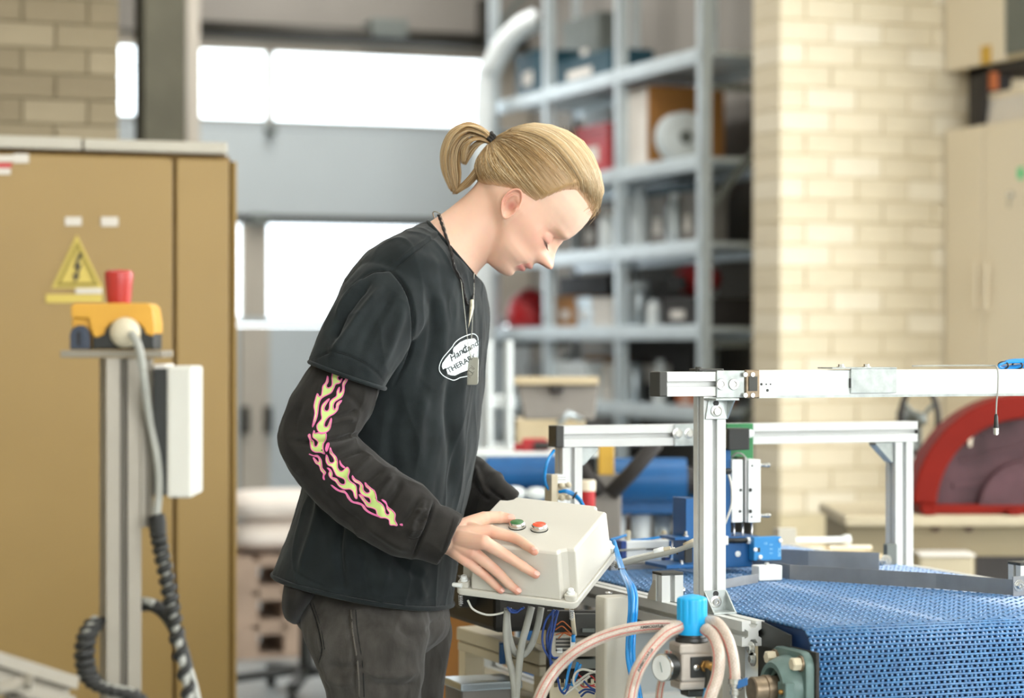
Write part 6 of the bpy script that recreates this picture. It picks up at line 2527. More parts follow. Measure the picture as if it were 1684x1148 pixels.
# stub post with dark cap on the left rail
ys_ = 3.79
SP = thing('stub_post', (XRL, ys_, ZR), 'short aluminium stub with a dark cap on the near rail', 'post')
zs1 = .9035
mb = MB()
profile(mb, (XRL - .002, ys_, ZR), (XRL - .002, ys_, zs1), X3, Y3)
mb.build('post', 'alu_white', SP)
MB().box(XRL - .0225, XRL + .0185, ys_ - .0205, ys_ + .0205, zs1, zs1 + .005).build('cap', 'dark_cap', SP, bevel=.0012)
MB().prism([(XRL - .0225, ys_ + .005, ZR), (XRL - .0225, ys_ + .042, ZR), (XRL - .0225, ys_ + .036, ZR + .012), (XRL - .0225, ys_ + .015, ZR + .036), (XRL - .0225, ys_ + .005, ZR + .036)], (.004, 0, 0)).build('side_bracket', 'housing', SP, bevel=.0008)
MB().lathe((XRL + .0185, ys_ - .01, ZR + .018), X3, [(0, .007), (.004, .007), (.006, .005)], 16).build('bolt', 'bolt', SP)

# ================================================================== GUIDE RAILS ON THE BELT
def strip(parent, pix, z0, h, th, name, m):
    """flat steel strip standing on the belt, its base line given by pixels"""
    pts = [atZ(px, py, z0) for px, py in pix]
    mb = MB()
    for a, b in zip(pts, pts[1:]):
        d = (b - a)
        n = Vector((-d.y, d.x, 0)).normalized() * (th / 2)
        mb.add([a - n, b - n, b + n, a + n, a - n + Z3_ * h, b - n + Z3_ * h, b + n + Z3_ * h, a + n + Z3_ * h],
               [(0, 1, 2, 3), (4, 7, 6, 5), (0, 4, 5, 1), (1, 5, 6, 2), (2, 6, 7, 3), (3, 7, 4, 0)])
    return mb.build(name, m, parent)


ZBT = ZB + .0012
G1 = thing('guide_rail', atZ(1450, 962, ZBT), 'long bent steel guide rail lying diagonally on the belt', 'guide rail')
strip(G1, [(1300, 953), (1370, 957), (1540, 968), (1668, 979)], ZBT, .027, .0025, 'guide_strip', 'guide_steel')
strip(G1, [(1238, 942), (1300, 953)], ZBT, .027, .0025, 'guide_strip', 'guide_steel')
c = atZ(1670, 979, ZBT)
MB().box(c.x - .012, c.x + .012, c.y - .012, c.y - .008, ZBT, ZBT + .034).build('clamp_plate', 'guide_steel', G1, bevel=.001)
hexbolt(G1, (c.x - .001, c.y - .012, ZBT + .018), -Y3, .006)
G2 = thing('guide_rail', atZ(1350, 930, ZBT), 'rear steel guide strip ending at the far gantry post', 'guide rail')
strip(G2, [(1250, 930), (1330, 934), (1446, 938)], ZBT, .034, .0025, 'guide_strip', 'guide_steel')
G3 = thing('guide_rail', atZ(1210, 962, ZBT), 'short steel guide strip next to the front gantry post', 'guide rail')
strip(G3, [(1190, 968), (1246, 958)], ZBT, .016, .0025, 'guide_strip', 'guide_steel')
b_ = atZ(1266, 955, ZBT)
WB = thing('guide_block', b_, 'white plastic block joining the steel guides', 'block')
MB().obox(b_ + Z3_ * .014 + Y3 * .012, X3 * .024, Y3 * .016, Z3_ * .0138).build('block', 'white_part', WB, bevel=.002)
MB().lathe(b_ + Z3_ * .0278 + Y3 * .012, Z3_, [(0, .005), (.004, .005), (.005, .003)], 12).build('screw', 'bolt', WB)
cp_ = atZ(1676, 975, ZBT)
SP2 = thing('stub_post', (cp_.x + .02, cp_.y + .02, ZBT), 'aluminium stub post at the right picture edge holding the guide', 'post')
mb = MB()
profile(mb, (cp_.x + .018, cp_.y + .012, ZBT), (cp_.x + .018, cp_.y + .012, ZBT + .048), X3, Y3)
mb.build('post', 'alu', SP2)
MB().box(cp_.x - .003, cp_.x + .039, cp_.y - .009, cp_.y + .033, ZBT + .048, ZBT + .053).build('cap', 'dark_cap', SP2, bevel=.001)
# cylinder lying behind the belt and stacked bars
YB_ = 4.9
t = thing('air_cylinder', atY(1345, 890, YB_), 'pale round cylinder with hex end lying behind the far guide', 'cylinder')
MB().cyl(atY(1305, 889, YB_), atY(1385, 888, YB_), .0075, n=18).build('barrel', 'white_part', t, angle=35)
MB().lathe(atY(1385, 888, YB_), X3, [(0, .011), (.006, .011), (.007, .013), (.018, .013), (.020, .009)], 6).build('hex_end', 'white_part', t)
MB().box(*sorted((atY(1275, 888, YB_).x, atY(1305, 888, YB_).x)), YB_ - .015, YB_ + .015, atY(1290, 898, YB_).z, atY(1290, 868, YB_).z).build('end_block', 'housing', t, bevel=.002)
for k, (a, b, py) in enumerate(((1310, 1352, 903), (1362, 1432, 901))):
    MB().cyl(atY(a, py, YB_), atY(b, py, YB_), .0065, n=12).build('rod', 'cream', t)
sup = thing('support_table', (atY(1350, 915, 5.0).x, 5.0, 0), 'beige table carrying the pale cylinder behind the conveyor', 'table')
zsu = atY(1345, 910, YB_).z - .006
MB().box(atY(1262, 905, YB_).x, atY(1450, 905, YB_).x, 4.84, 5.3, zsu - .03, zsu).build('table_top', 'cream_dark', sup, bevel=.003)
for x_ in (1.0, 0):
    MB().box(atY(1262, 905, YB_).x + .02 + x_ * .19, atY(1262, 905, YB_).x + .05 + x_ * .19, 5.22, 5.28, 0, zsu - .03).build('leg', 'housing', sup)

# ================================================================== SLIDE UNIT ON THE REAR GANTRY
YS = YH - .06
SU = thing('slide_unit', (atY(1225, 800, YS).x, YS, atY(1225, 860, YS).z), 'white pneumatic slide with green mounting plate on the far gantry', 'actuator')


def fb_(px0, px1, py0, py1, y0, y1, name, m, parent, bev=.001):
    a, b = atY(px0, py0, y0), atY(px1, py1, y0)
    return MB().box(a.x, b.x, y0, y1, b.z, a.z).build(name, m, parent, bevel=bev)


fb_(1196, 1239, 697, 757, YH - .032, YH - .0215, 'mounting_plate', 'pcb_green', SU)
fb_(1190, 1199, 706, 738, YH - .075, YH - .04, 'arm_profile', 'warm_alu', SU)
fb_(1199, 1233, 705, 740, YH - .085, YH - .0395, 'arm_cap', 'black_plastic', SU, .0015)
MB().lathe(atY(1233, 713, YH - .034), -Y3, [(0, .008), (.003, .008), (.004, .006)], 20).build('bolt', 'white_part', SU, angle=35)
fb_(1204, 1222, 756, 859, YS - .02, YH - .033, 'slide_body', 'white_part', SU, .0012)
fb_(1231, 1251, 756, 859, YS - .02, YH - .033, 'slide_body', 'white_part', SU, .0012)
fb_(1222, 1225, 756, 859, YS - .012, YH - .033, 'slide_gap', 'black_plastic', SU, 0)
fb_(1225, 1228, 752, 859, YS - .022, YH - .033, 'slide_rod', 'steel', SU, 0)
fb_(1228, 1231, 756, 859, YS - .010, YH - .033, 'slide_gap', 'dark_cap', SU, 0)
for px, py, r in ((1218, 806, .003), (1234, 806, .004), (1217, 841, .003), (1234, 841, .004), (1237, 766, .002), (1236, 850, .002)):
    MB().lathe(atY(px, py, YS - .02), -Y3, [(0, r), (.0006, r)], 14).build('screw_hole', 'black_plastic', SU)
for py in (765, 848):
    c = atY(1251, py, YS + .0)
    MB().lathe(c, X3, [(0, .0035), (.010, .0035), (.011, .0045), (.018, .0045), (.020, .003)], 14).build('air_fitting', 'chrome', SU, angle=35)
for px in (1207, 1221, 1236):
    MB().cyl(atY(px, 859, YS), atY(px, 895, YS), .0022, n=10).build('guide_rod', 'steel', SU, smooth=True)
fb_(1190, 1202, 740, 905, YH - .075, YH - .045, 'backing_plate', 'machine_blue', SU)
MB().tube(catmull([atY(1197, 775, YS - .03), atY(1203, 800, YS - .035), atY(1203, 830, YS - .035), atY(1192, 862, YS - .03)], 6), .0022, 8).build('air_line', 'cable_white', SU, smooth=True)
MB().tube(catmull([atY(1203, 752, YS - .01), atY(1212, 745, YS - .015), atY(1222, 748, YS - .015), atY(1227, 756, YS - .01)], 6), .0018, 8).build('air_line', 'cable_grey', SU, smooth=True)
MB().lathe(atY(1196, 775, YS - .032), X3, [(-.012, .002), (-.006, .006), (.006, .006), (.01, .002)], 10).build('cable_tie', 'black_plastic', SU)
# blue gripper carriage under the slide
BG = thing('blue_carriage', (atY(1190, 900, YS).x, YS, atY(1190, 928, YS).z), 'bright blue carriage block hanging over the belt behind the post', 'carriage')
fb_(1186, 1250, 892, 932, YS - .03, YS + .06, 'block', 'machine_blue', BG, .002)
fb_(1184, 1252, 884, 892, YS - .03, YS + .07, 'top_flange', 'machine_blue', BG)
MB().lathe(atY(1213, 911, YS - .03), -Y3, [(0, .0055), (.002, .0055), (.0028, .004)], 18).build('bolt', 'white_part', BG, angle=35)
MB().cyl(atY(1190, 889, YS - .036), atY(1250, 889, YS - .036), .005, n=14).build('sensor_cable', 'black_plastic', BG, smooth=True)
MB().lathe(atY(1228, 889, YS - .036), X3, [(0, .007), (.008, .007), (.009, .0055)], 6).build('cable_nut', 'white_part', BG)
fb_(1188, 1198, 882, 896, YS - .045, YS - .03, 'cable_clip', 'white_part', BG)
fb_(1128, 1150, 820, 935, YS - .01, YS + .05, 'side_plate', 'machine_blue', BG)
fb_(1110, 1142, 884, 888, YS - .03, YS + .04, 'side_flange', 'machine_blue', BG)
fb_(1096, 1145, 930, 934, YS - .05, YS + .05, 'foot_flange', 'machine_blue', BG)
fb_(1127, 1139, 890, 925, YS - .015, YS - .0105, 'shadow_slot', 'black_plastic', BG, 0)
MB().lathe(atY(1128, 884, YS - .01), Z3_, [(0, .006), (.004, .006), (.006, .003), (.012, .003)], 12).build('bolt', 'bolt', BG)
MB().lathe(atY(1121, 930, YS - .02), Z3_, [(0, .006), (.003, .006), (.003, .0035), (.010, .0035)], 12).build('bolt', 'bolt', BG)
# blue proximity sensor block
SE = thing('sensor_block', atY(1265, 920, YS - .05), 'light blue sensor block with printed face beside the carriage', 'sensor')
fb_(1240, 1285, 884, 921, YS - .055, YS - .031, 'body', 'sensor_blue', SE, .0015)
fb_(1246, 1250, 901, 908, YS - .0556, YS - .0548, 'slot', 'black_plastic', SE, 0)
for px, py in ((1242, 904), (1250, 916), (1283, 889)):
    MB().lathe(atY(px, py, YS - .055), -Y3, [(0, .004), (.002, .004), (.003, .0025)], 14).build('screw', 'white_part', SE)
place_text('SICK', .0085, atY(1282, 908, YS - .055), Z3_, -X3, 'brand_print', 'label_pale', SE, bold=.0001)
place_text('CE', .006, atY(1259, 894, YS - .055), X3, Z3_, 'mark_print', 'label_pale', SE)
for k in range(3):
    place_text('IIIIII', .0048, atY(1268, 896 + k * 7, YS - .055), X3, Z3_, 'mark_print', 'label_pale', SE)

# pneumatic cylinder lying behind the box (left of post)
YQ = 4.30
PC = thing('pneumatic_cylinder', atY(1068, 915, YQ), 'white pneumatic cylinder with blue end caps between box and post', 'cylinder')
fb_(1030, 1102, 890, 917, YQ, YQ + .035, 'barrel', 'white_part', PC, .003)
fb_(1022, 1031, 890, 918, YQ - .002, YQ + .037, 'end_cap', 'wire_blue', PC, .002)
fb_(1101, 1105, 889, 918, YQ - .002, YQ + .037, 'end_cap', 'machine_blue', PC, .002)
fb_(1063, 1100, 902, 904, YQ - .001, YQ + .001, 'groove', 'dark_cap', PC, 0)
MB().cyl(atY(1012, 906, YQ - .006), atY(1062, 902, YQ - .006), .0022, n=10).build('sensor_wire', 'cable_grey', PC, smooth=True)
MB().cyl(atY(1012, 909, YQ + .015), atY(1024, 909, YQ + .015), .005, n=12).build('piston_rod', 'steel', PC, smooth=True)
for px in (1033, 1092):
    c = atY(px, 890, YQ + .015)
    MB().lathe(c, Z3_, [(0, .0045), (.012, .0045), (.0125, .0055), (.018, .0055), (.0185, .004), (.021, .004)], 14).build('air_fitting', 'tan_cream', PC, angle=35)
MB().tube(catmull([atY(1090, 883, YQ + .01), atY(1062, 887, YQ + .01), atY(1040, 889, YQ + .02), atY(1005, 892, YQ + .04)], 6), .0028, 8).build('air_tube', 'tube_blue', PC, smooth=True)
MB().tube(catmull([atY(1030, 880, YQ + .01), atY(1018, 884, YQ + .01), atY(1004, 888, YQ + .01)], 6), .0028, 8).build('air_tube', 'tube_blue', PC, smooth=True)
fb_(1094, 1103, 917, 930, YQ, YQ + .02, 'foot', 'wire_blue', PC)
fb_(1005, 1140, 930, 936, YQ - .01, YQ + .08, 'mount_beam', 'guide_steel', PC, .001)
fb_(1005, 1140, 938.5, 940.5, YQ - .012, YQ + .08, 'beam_edge', 'tube_blue', PC, 0)
SW = thing('sensor_cables', atY(1080, 915, YQ - .1), 'pair of grey sensor cables with white plugs crossing behind the box', 'cable')
MB().tube(catmull([P(1012, 931, 4.16), P(1050, 920, 4.14), P(1100, 909, 4.12), P(1142, 895, 4.11)], 6), .0045, 10).build('cable', 'cable_grey', SW, smooth=True)
MB().tube(catmull([P(1012, 926, 4.17), P(1040, 918, 4.16), P(1075, 910, 4.15), P(1110, 903, 4.14)], 6), .0035, 10).build('cable', 'cable_white', SW, smooth=True)
MB().tube([P(1076, 909, 4.135), P(1092, 905, 4.132)], .0062, 12).build('plug', 'white_part', SW, smooth=True)
MB().tube([P(1092, 905, 4.132), P(1103, 903, 4.13)], .0055, 6).build('plug_nut', 'tan_cream', SW)
MB().tube([P(1126, 899, 4.12), P(1142, 891, 4.115)], .0065, 10).build('plug', 'tan_cream', SW, smooth=True)
MB().lathe(P(1112, 906, 4.13), RT, [(0, .0062), (.003, .0062)], 12).build('cable_tie', 'black_plastic', SW)

# valve block on the rear left post
YV = YH - .042
VB = thing('valve_block', atY(920, 820, YV), 'grey connector block with knurled knobs on the far left post', 'valve block')
fb_(907, 917, 781, 830, YV - .016, YV + .02, 'body', 'tan_cream', VB)
fb_(917, 932, 781, 795, YV - .012, YV + .02, 'port_plate', 'white_part', VB)
fb_(917, 932, 822, 831, YV - .012, YV + .02, 'port_plate', 'white_part', VB)
fb_(915, 932, 795, 822, YV - .002, YV + .02, 'middle_plate', 'tan_cream', VB)
fb_(915, 931, 831, 842, YV - .01, YV + .02, 'socket', 'dark_cap', VB)
for px, py in ((924, 799), (935, 798), (924, 819), (935, 818)):
    MB().sphere(atY(px, py, YV - .012), .0058, 8).build('knob', 'tan_cream', VB, smooth=True)
for k in range(6):
    for q in range(2):
        MB().lathe(atY(919 + k * 2.3, 785 + q * 4, YV - .012), -Y3, [(0, .0008), (.0004, .0008)], 6).build('port_hole', 'black_plastic', VB)
for py in (786, 797, 808):
    MB().lathe(atY(907, py, YV), -X3, [(0, .004), (.006, .004), (.007, .003)], 10).build('push_fitting', 'tan_cream', VB)
TL = thing('tube_bundle', atY(905, 790, YV), 'blue air tubes looping past the valve block to the box', 'tube')
for k in range(2):
    o1 = k * .004
    MB().tube(catmull([atY(911, 741, YV + .03), atY(901, 757, YV + o1), atY(896, 780, YV + o1), atY(898, 797, YV + o1), atY(905, 807 - 3 * k, YV)], 6), .0032, 8).build('air_tube', 'tube_blue', TL, smooth=True)
    MB().tube(catmull([atY(919, 809, YV - .016), atY(931, 807 + k * 2, YV - .026), atY(945, 813 + k * 3, YV - .03), atY(955, 823 + k * 3, YV - .04), atY(964, 842 + 2 * k, YV - .06), atY(968, 852, YV - .08)], 6), .0030, 8).build('air_tube', 'tube_blue', TL, smooth=True)
MB().lathe(atY(944, 814, YV - .032), (RT * .8 - UP * .5), [(0, .0075), (.003, .0075)], 12).build('cable_tie', 'black_plastic', TL)

# ================================================================== HOUSING, CABLES AND WIRING UNDER THE BOX
h0, h1 = P(990, 1000, 3.93), P(1041, 1000, 3.93)
HS_ = thing('terminal_housing', Vector(((h0.x + h1.x) / 2, h0.y + .06, 0)), 'tall beige sheet-metal housing under the right side of the control box', 'housing')
zt_ = .888
Hx0, Hx1, Hy0 = h0.x, h1.x + .002, h0.y - .012
mb = MB()
ol = rrect(Hx1 - Hx0, .044, .006)
mb.loft([[((Hx0 + Hx1) / 2 + x * k, Hy0 + .022 + y * k, z) for x, y in ol] for z, k in ((.12, 1), (zt_ - .006, 1), (zt_ - .001, .96), (zt_, .9))])
mb.build('cover', 'housing', HS_, angle=40)
MB().box(Hx0 + .01, Hx1 - .01, Hy0 + .008, Hy0 + .036, 0, .12).build('plinth', 'dark_plate', HS_)
MB().lathe(P(1001, 976, 3.99), UP, [(0, .006), (.002, .006), (.003, .004)], 14).build('screw', 'bolt', HS_)
# back panel with terminals
D0 = 4.14


def pb(px0, px1, py0, py1, d, dep, name, m, parent, bev=.001):
    a, b = P(px0, py0, d), P(px1, py0, d)
    z0, z1 = P(px0, py1, d).z, P(px0, py0, d).z
    e = FW * dep
    return MB().prism([(a.x, a.y, z0), (b.x, b.y, z0), (b.x + e.x, b.y + e.y, z0), (a.x + e.x, a.y + e.y, z0)], (0, 0, z1 - z0)).build(name, m, parent, bevel=bev)


TP = thing('wiring_cabinet', Vector((P(930, 1050, D0).x, P(930, 1050, D0).y, 0)), 'open control panel with terminal modules below the box', 'control panel')
pb(900, 985, 1005, 1345, D0 + .06, .02, 'back_plate', 'dark_plate', TP)
pb(906, 944, 1046, 1082, D0, .05, 'relay_module', 'housing', TP)
for k in range(4):
    pb(914, 940, 1050 + k * 6, 1053 + k * 6, D0 - .003, .004, 'vent_slot', 'dark_cap', TP, 0)
pb(916, 925, 1066, 1074, D0 - .003, .004, 'module_label', 'white_part', TP, 0)
pb(946, 980, 1050, 1080, D0 + .01, .04, 'terminal_strip', 'warm_alu', TP)
pb(906, 980, 1084, 1100, D0 + .02, .03, 'din_rail', 'shelf_dark', TP)
pb(904, 982, 1130, 1160, D0 - .02, .05, 'wire_duct', 'tan_cream', TP)
for k in range(7):
    pb(906 + k * 11, 911 + k * 11, 1118, 1131, D0 - .02, .01, 'duct_finger', 'tan_cream', TP, 0)
pb(946, 982, 1010, 1046, D0 + .03, .02, 'upper_module', 'dark_cap', TP)
pb(958, 978, 1034, 1040, D0 + .02, .012, 'upper_label', 'shelf_dark', TP, 0)
MB().tube([P(941, 1008, 4.06), P(943, 1030, 4.07), P(945, 1045, 4.08)], .004, 8).build('test_plug', 'tan_cream', TP, smooth=True)
MB().tube([P(943, 1044, 4.075), P(943, 1056, 4.075)], .0038, 8).build('plug_tip', 'tube_blue', TP, smooth=True)
pb(938, 946, 1048, 1066, D0 - .012, .012, 'white_clip', 'white_part', TP)


def wires(name, label, m, runs, r, d, cat='wire', n=8):
    t_ = thing(name, P(runs[0][0][0], runs[0][0][1], d), label, cat)
    for k, g in enumerate(runs):
        dd_ = d + .006 * math.sin(k * 2.1)
        MB().tube(catmull([P(x, y, dd_ + .004 * math.sin(i + k)) for i, (x, y) in enumerate(g)], 7), r, n).build('strand', m, t_, smooth=True)
    return t_


wires('wire_loom', 'dark blue wires looping down beside the relay module', 'wire_blue',
      [[(912, 1003), (898, 1020), (892, 1045), (894, 1065), (902, 1080), (910, 1092)], [(916, 1003), (906, 1025), (899, 1050), (903, 1075), (906, 1098)],
       [(918, 1004), (912, 1030), (906, 1060), (905, 1085), (908, 1105)], [(909, 1003), (908, 1030), (903, 1055), (908, 1080), (926, 1081)],
       [(914, 1100), (918, 1120), (922, 1135), (930, 1140), (936, 1125)], [(836, 1000), (840, 1006), (850, 1007), (858, 1000)], [(834, 999), (842, 1003), (852, 1004), (862, 999)]], .0019, 4.04)
wires('blue_wires', 'bright blue wires in front of the lower duct', 'tube_blue',
      [[(950, 1089), (945, 1110), (938, 1130), (926, 1142)], [(940, 1086), (934, 1108), (930, 1130), (924, 1140)], [(955, 1092), (946, 1115), (940, 1128)]], .0026, 4.06)
wires('white_wires', 'white wires curling near the housing edge', 'cable_white',
      [[(980, 1106), (958, 1101), (946, 1108), (943, 1122), (950, 1135), (962, 1142)], [(925, 1140), (945, 1125), (965, 1110), (980, 1104)], [(928, 1143), (948, 1128), (970, 1112)]], .0020, 4.05)
wires('brown_wires', 'thin brown and orange wires above the relay module', 'orange_misc',
      [[(915, 1028), (925, 1022), (935, 1030), (944, 1040)], [(913, 1036), (924, 1030), (934, 1038), (944, 1046)], [(914, 1044), (926, 1041), (938, 1046)], [(918, 1050), (930, 1040), (942, 1048)]], .0010, 4.09)
wires('red_wires', 'dark red wires tangled low beside the housing', 'red_misc',
      [[(950, 1108), (962, 1118), (972, 1112), (980, 1120)], [(955, 1112), (965, 1125), (980, 1130)], [(948, 1118), (960, 1130), (978, 1126)]], .0012, 4.08)
wires('navy_bundle', 'coil of navy wires at the foot of the housing', 'wire_blue',
      [[(952, 1140), (962, 1134), (976, 1136), (985, 1142)], [(955, 1146), (965, 1138), (978, 1141)], [(960, 1120), (970, 1130), (980, 1135)]], .0018, 4.03)
t = thing('grey_conduit', P(850, 1010, 4.06), 'thick grey cables hanging in loops under the control box', 'cable')
for g, r in (([(874, 998), (866, 1030), (858, 1060), (853, 1100), (848, 1160)], .0062), ([(890, 999), (884, 1030), (874, 1060), (860, 1077), (846, 1072), (838, 1050), (834, 1020), (834, 1000)], .0058),
             ([(834, 1003), (832, 1040), (836, 1080), (843, 1110), (848, 1160)], .0058)):
    MB().tube(catmull([P(x, y, 4.06 + .012 * (g[0][0] > 880)) for x, y in g], 8), r, 12).build('cable', 'cable_grey', t, smooth=True)
t = thing('white_lead', P(790, 1000, 4.06), 'thin white lead sagging below the left part of the box', 'cable')
MB().tube(catmull([P(769, 987, 4.06), P(778, 1002, 4.06), P(800, 1011, 4.06), P(822, 1009, 4.06), P(842, 1001, 4.06)], 8), .0018, 8).build('lead', 'cable_white', t, smooth=True)
# blue tubes down the right side of the box
t = thing('blue_hose', P(1040, 960, 3.92), 'two bright blue hoses with black ties running down past the housing', 'hose')
for k in range(3):
    o1 = k * 5 - 4
    MB().tube(catmull([P(1010, 890, 4.16), P(1017 + o1 * .3, 918, 4.10), P(1026 + o1 * .5, 945, 4.0), P(1038 + o1, 970, 3.92 - .01 * (k == 1)), P(1040 + o1, 1000, 3.90 - .008 * (k == 1)), P(1037 + o1, 1040, 3.90 - .008 * (k == 1)), P(1036 + o1, 1080, 3.89), P(1042 + o1, 1115, 3.88), P(1050 + o1, 1160, 3.87)], 8), .0034, 10).build('tube', 'tube_blue', t, smooth=True)
for px, py, d in ((1024, 936, 4.03), (1037, 1031, 3.895)):
    MB().lathe(P(px, py - 1.5, d), -UP, [(0, .0078), (.003, .0078)], 14).build('cable_tie', 'black_plastic', t)

# ================================================================== PRESSURE REGULATOR
D1 = 3.70
RG = thing('pressure_regulator', P(1140, 1135, D1), 'pressure regulator with a bright blue knob, gauge and brass fitting', 'regulator')
s = D1 / F
kc = P(1138, 1043, D1)
mb = MB()
n = 72
rings = []
for h_, r_, fl in ((0, 23.5, 0), (2, 24, 0), (16, 24.6, 0), (18, 24.8, .5), (22, 25.2, 1), (56, 25.2, 1), (59, 24.6, .6), (61, 22, 0), (64, 13, 0), (66, 2, 0)):
    ring = []
    for k in range(n):
        a = 2 * math.pi * k / n
        g = max(0, math.cos(a * 14)) ** 3
        rr_ = (r_ - 2.0 * fl * g) * s
        ring.append(kc + Vector((rr_ * math.cos(a), rr_ * math.sin(a), h_ * s)))
    rings.append(ring)
mb.loft(rings)
mb.build('knob', 'knob_blue', RG, angle=50)
MB().lathe(kc - UP * (13 * s), UP, [(0, 26 * s), (3 * s, 28 * s), (8 * s, 27 * s), (9 * s, 23 * s), (13 * s, 22 * s)], 40).build('collar', 'black_plastic', RG, angle=35)
# body, slightly turned
ax_, ay_ = RT * .95 + FW * .3, FW * .95 - RT * .3
bc = P(1143, 1092, D1)


def rb(cx, cz, hx, hy, hz, name, m, parent, bev=.002, oy=0.0):
    return MB().obox(bc + ax_ * (cx * s) + UP * (cz * s) + ay_ * (oy * s), ax_ * (hx * s), ay_ * (hy * s), UP * (hz * s)).build(name, m, parent, bevel=bev)


rb(0, 28, 37, 26, 9, 'upper_body', 'reg_body', RG, .004)
rb(0, -2, 34, 24, 24, 'body', 'reg_body', RG, .004)
rb(0, -32, 36, 24, 7, 'lower_body', 'reg_body', RG, .004)
rb(8, -2, 26, 2, 17, 'front_plate', 'black_plastic', RG, .001, -25)
rb(4, -46, 24, 18, 6, 'bottom_cap', 'black_plastic', RG, .003)
MB().lathe(bc - ay_ * (27 * s) + ax_ * (-9 * s) - UP * (2 * s), -ay_, [(0, 4.5 * s), (1.5 * s, 5 * s), (2.5 * s, 3.5 * s)], 18).build('plate_screw', 'chrome', RG, angle=35)
g0 = bc - ay_ * (27 * s) + ax_ * (7 * s) + UP * (0)
MB().lathe(g0, -ay_, [(0, 10 * s), (6 * s, 10 * s), (7 * s, 8 * s), (12 * s, 8 * s)], 6).build('brass_elbow', 'brass', RG)
MB().tube(catmull([g0 - ay_ * (10 * s), g0 - ay_ * (16 * s) + ax_ * (4 * s), g0 - ay_ * (20 * s) + ax_ * (12 * s) - UP * (2 * s)], 5), 8.5 * s, 14).build('brass_stub', 'brass', RG, smooth=True)
MB().tube(catmull([g0 - ay_ * (14 * s) + ax_ * (0 * s), g0 - ay_ * (17 * s) - UP * (14 * s), g0 - ay_ * (17 * s) - UP * (34 * s) - ax_ * (2 * s)], 5), 6.5 * s, 12).build('push_fitting', 'black_plastic', RG, smooth=True)
MB().lathe(g0 - ay_ * (17 * s) - UP * (34 * s) - ax_ * (2 * s), -UP, [(0, 7.5 * s), (2 * s, 7.5 * s)], 14).build('fitting_ring', 'tube_blue', RG)
MB().tube(catmull([g0 - ay_ * (17 * s) - UP * (34 * s) - ax_ * (2 * s), g0 - ay_ * (17 * s) - UP * (60 * s) - ax_ * (8 * s), g0 - ay_ * (16 * s) - UP * (95 * s) - ax_ * (12 * s)], 6), 5.5 * s, 12).build('air_tube', 'knob_blue', RG, smooth=True)
gx = bc - ax_ * (34 * s) - UP * (2 * s)
gd_ = (-ax_ * .90 - ay_ * .42).normalized()
MB().lathe(gx + gd_ * (-2 * s), gd_, [(0, 8 * s), (8 * s, 8 * s), (9 * s, 16 * s), (14 * s, 22 * s), (32 * s, 22.5 * s)], 28).build('gauge_body', 'black_plastic', RG, angle=35)
gf = gx + gd_ * (30 * s)
MB().lathe(gf, gd_, [(0, 23 * s), (3 * s, 23 * s), (3.6 * s, 21 * s)], 32).build('gauge_bezel', 'chrome', RG, angle=35)
dial = MB().lathe(gf + gd_ * (3.7 * s), gd_, [(0, 20.5 * s), (.4 * s, 20.5 * s)], 32).build('gauge_dial', 'white_part', RG)
u1, w1, _ = frame_of(gd_)
MB().tube([gf + gd_ * (4.6 * s) - w1 * (9 * s) + u1 * (3 * s), gf + gd_ * (4.6 * s) + w1 * (7 * s) - u1 * (2 * s)], .7 * s, 5).build('gauge_needle', 'bearing_green', dial)
for px, py in ((1138, 1076), (1139, 1095)):
    pass

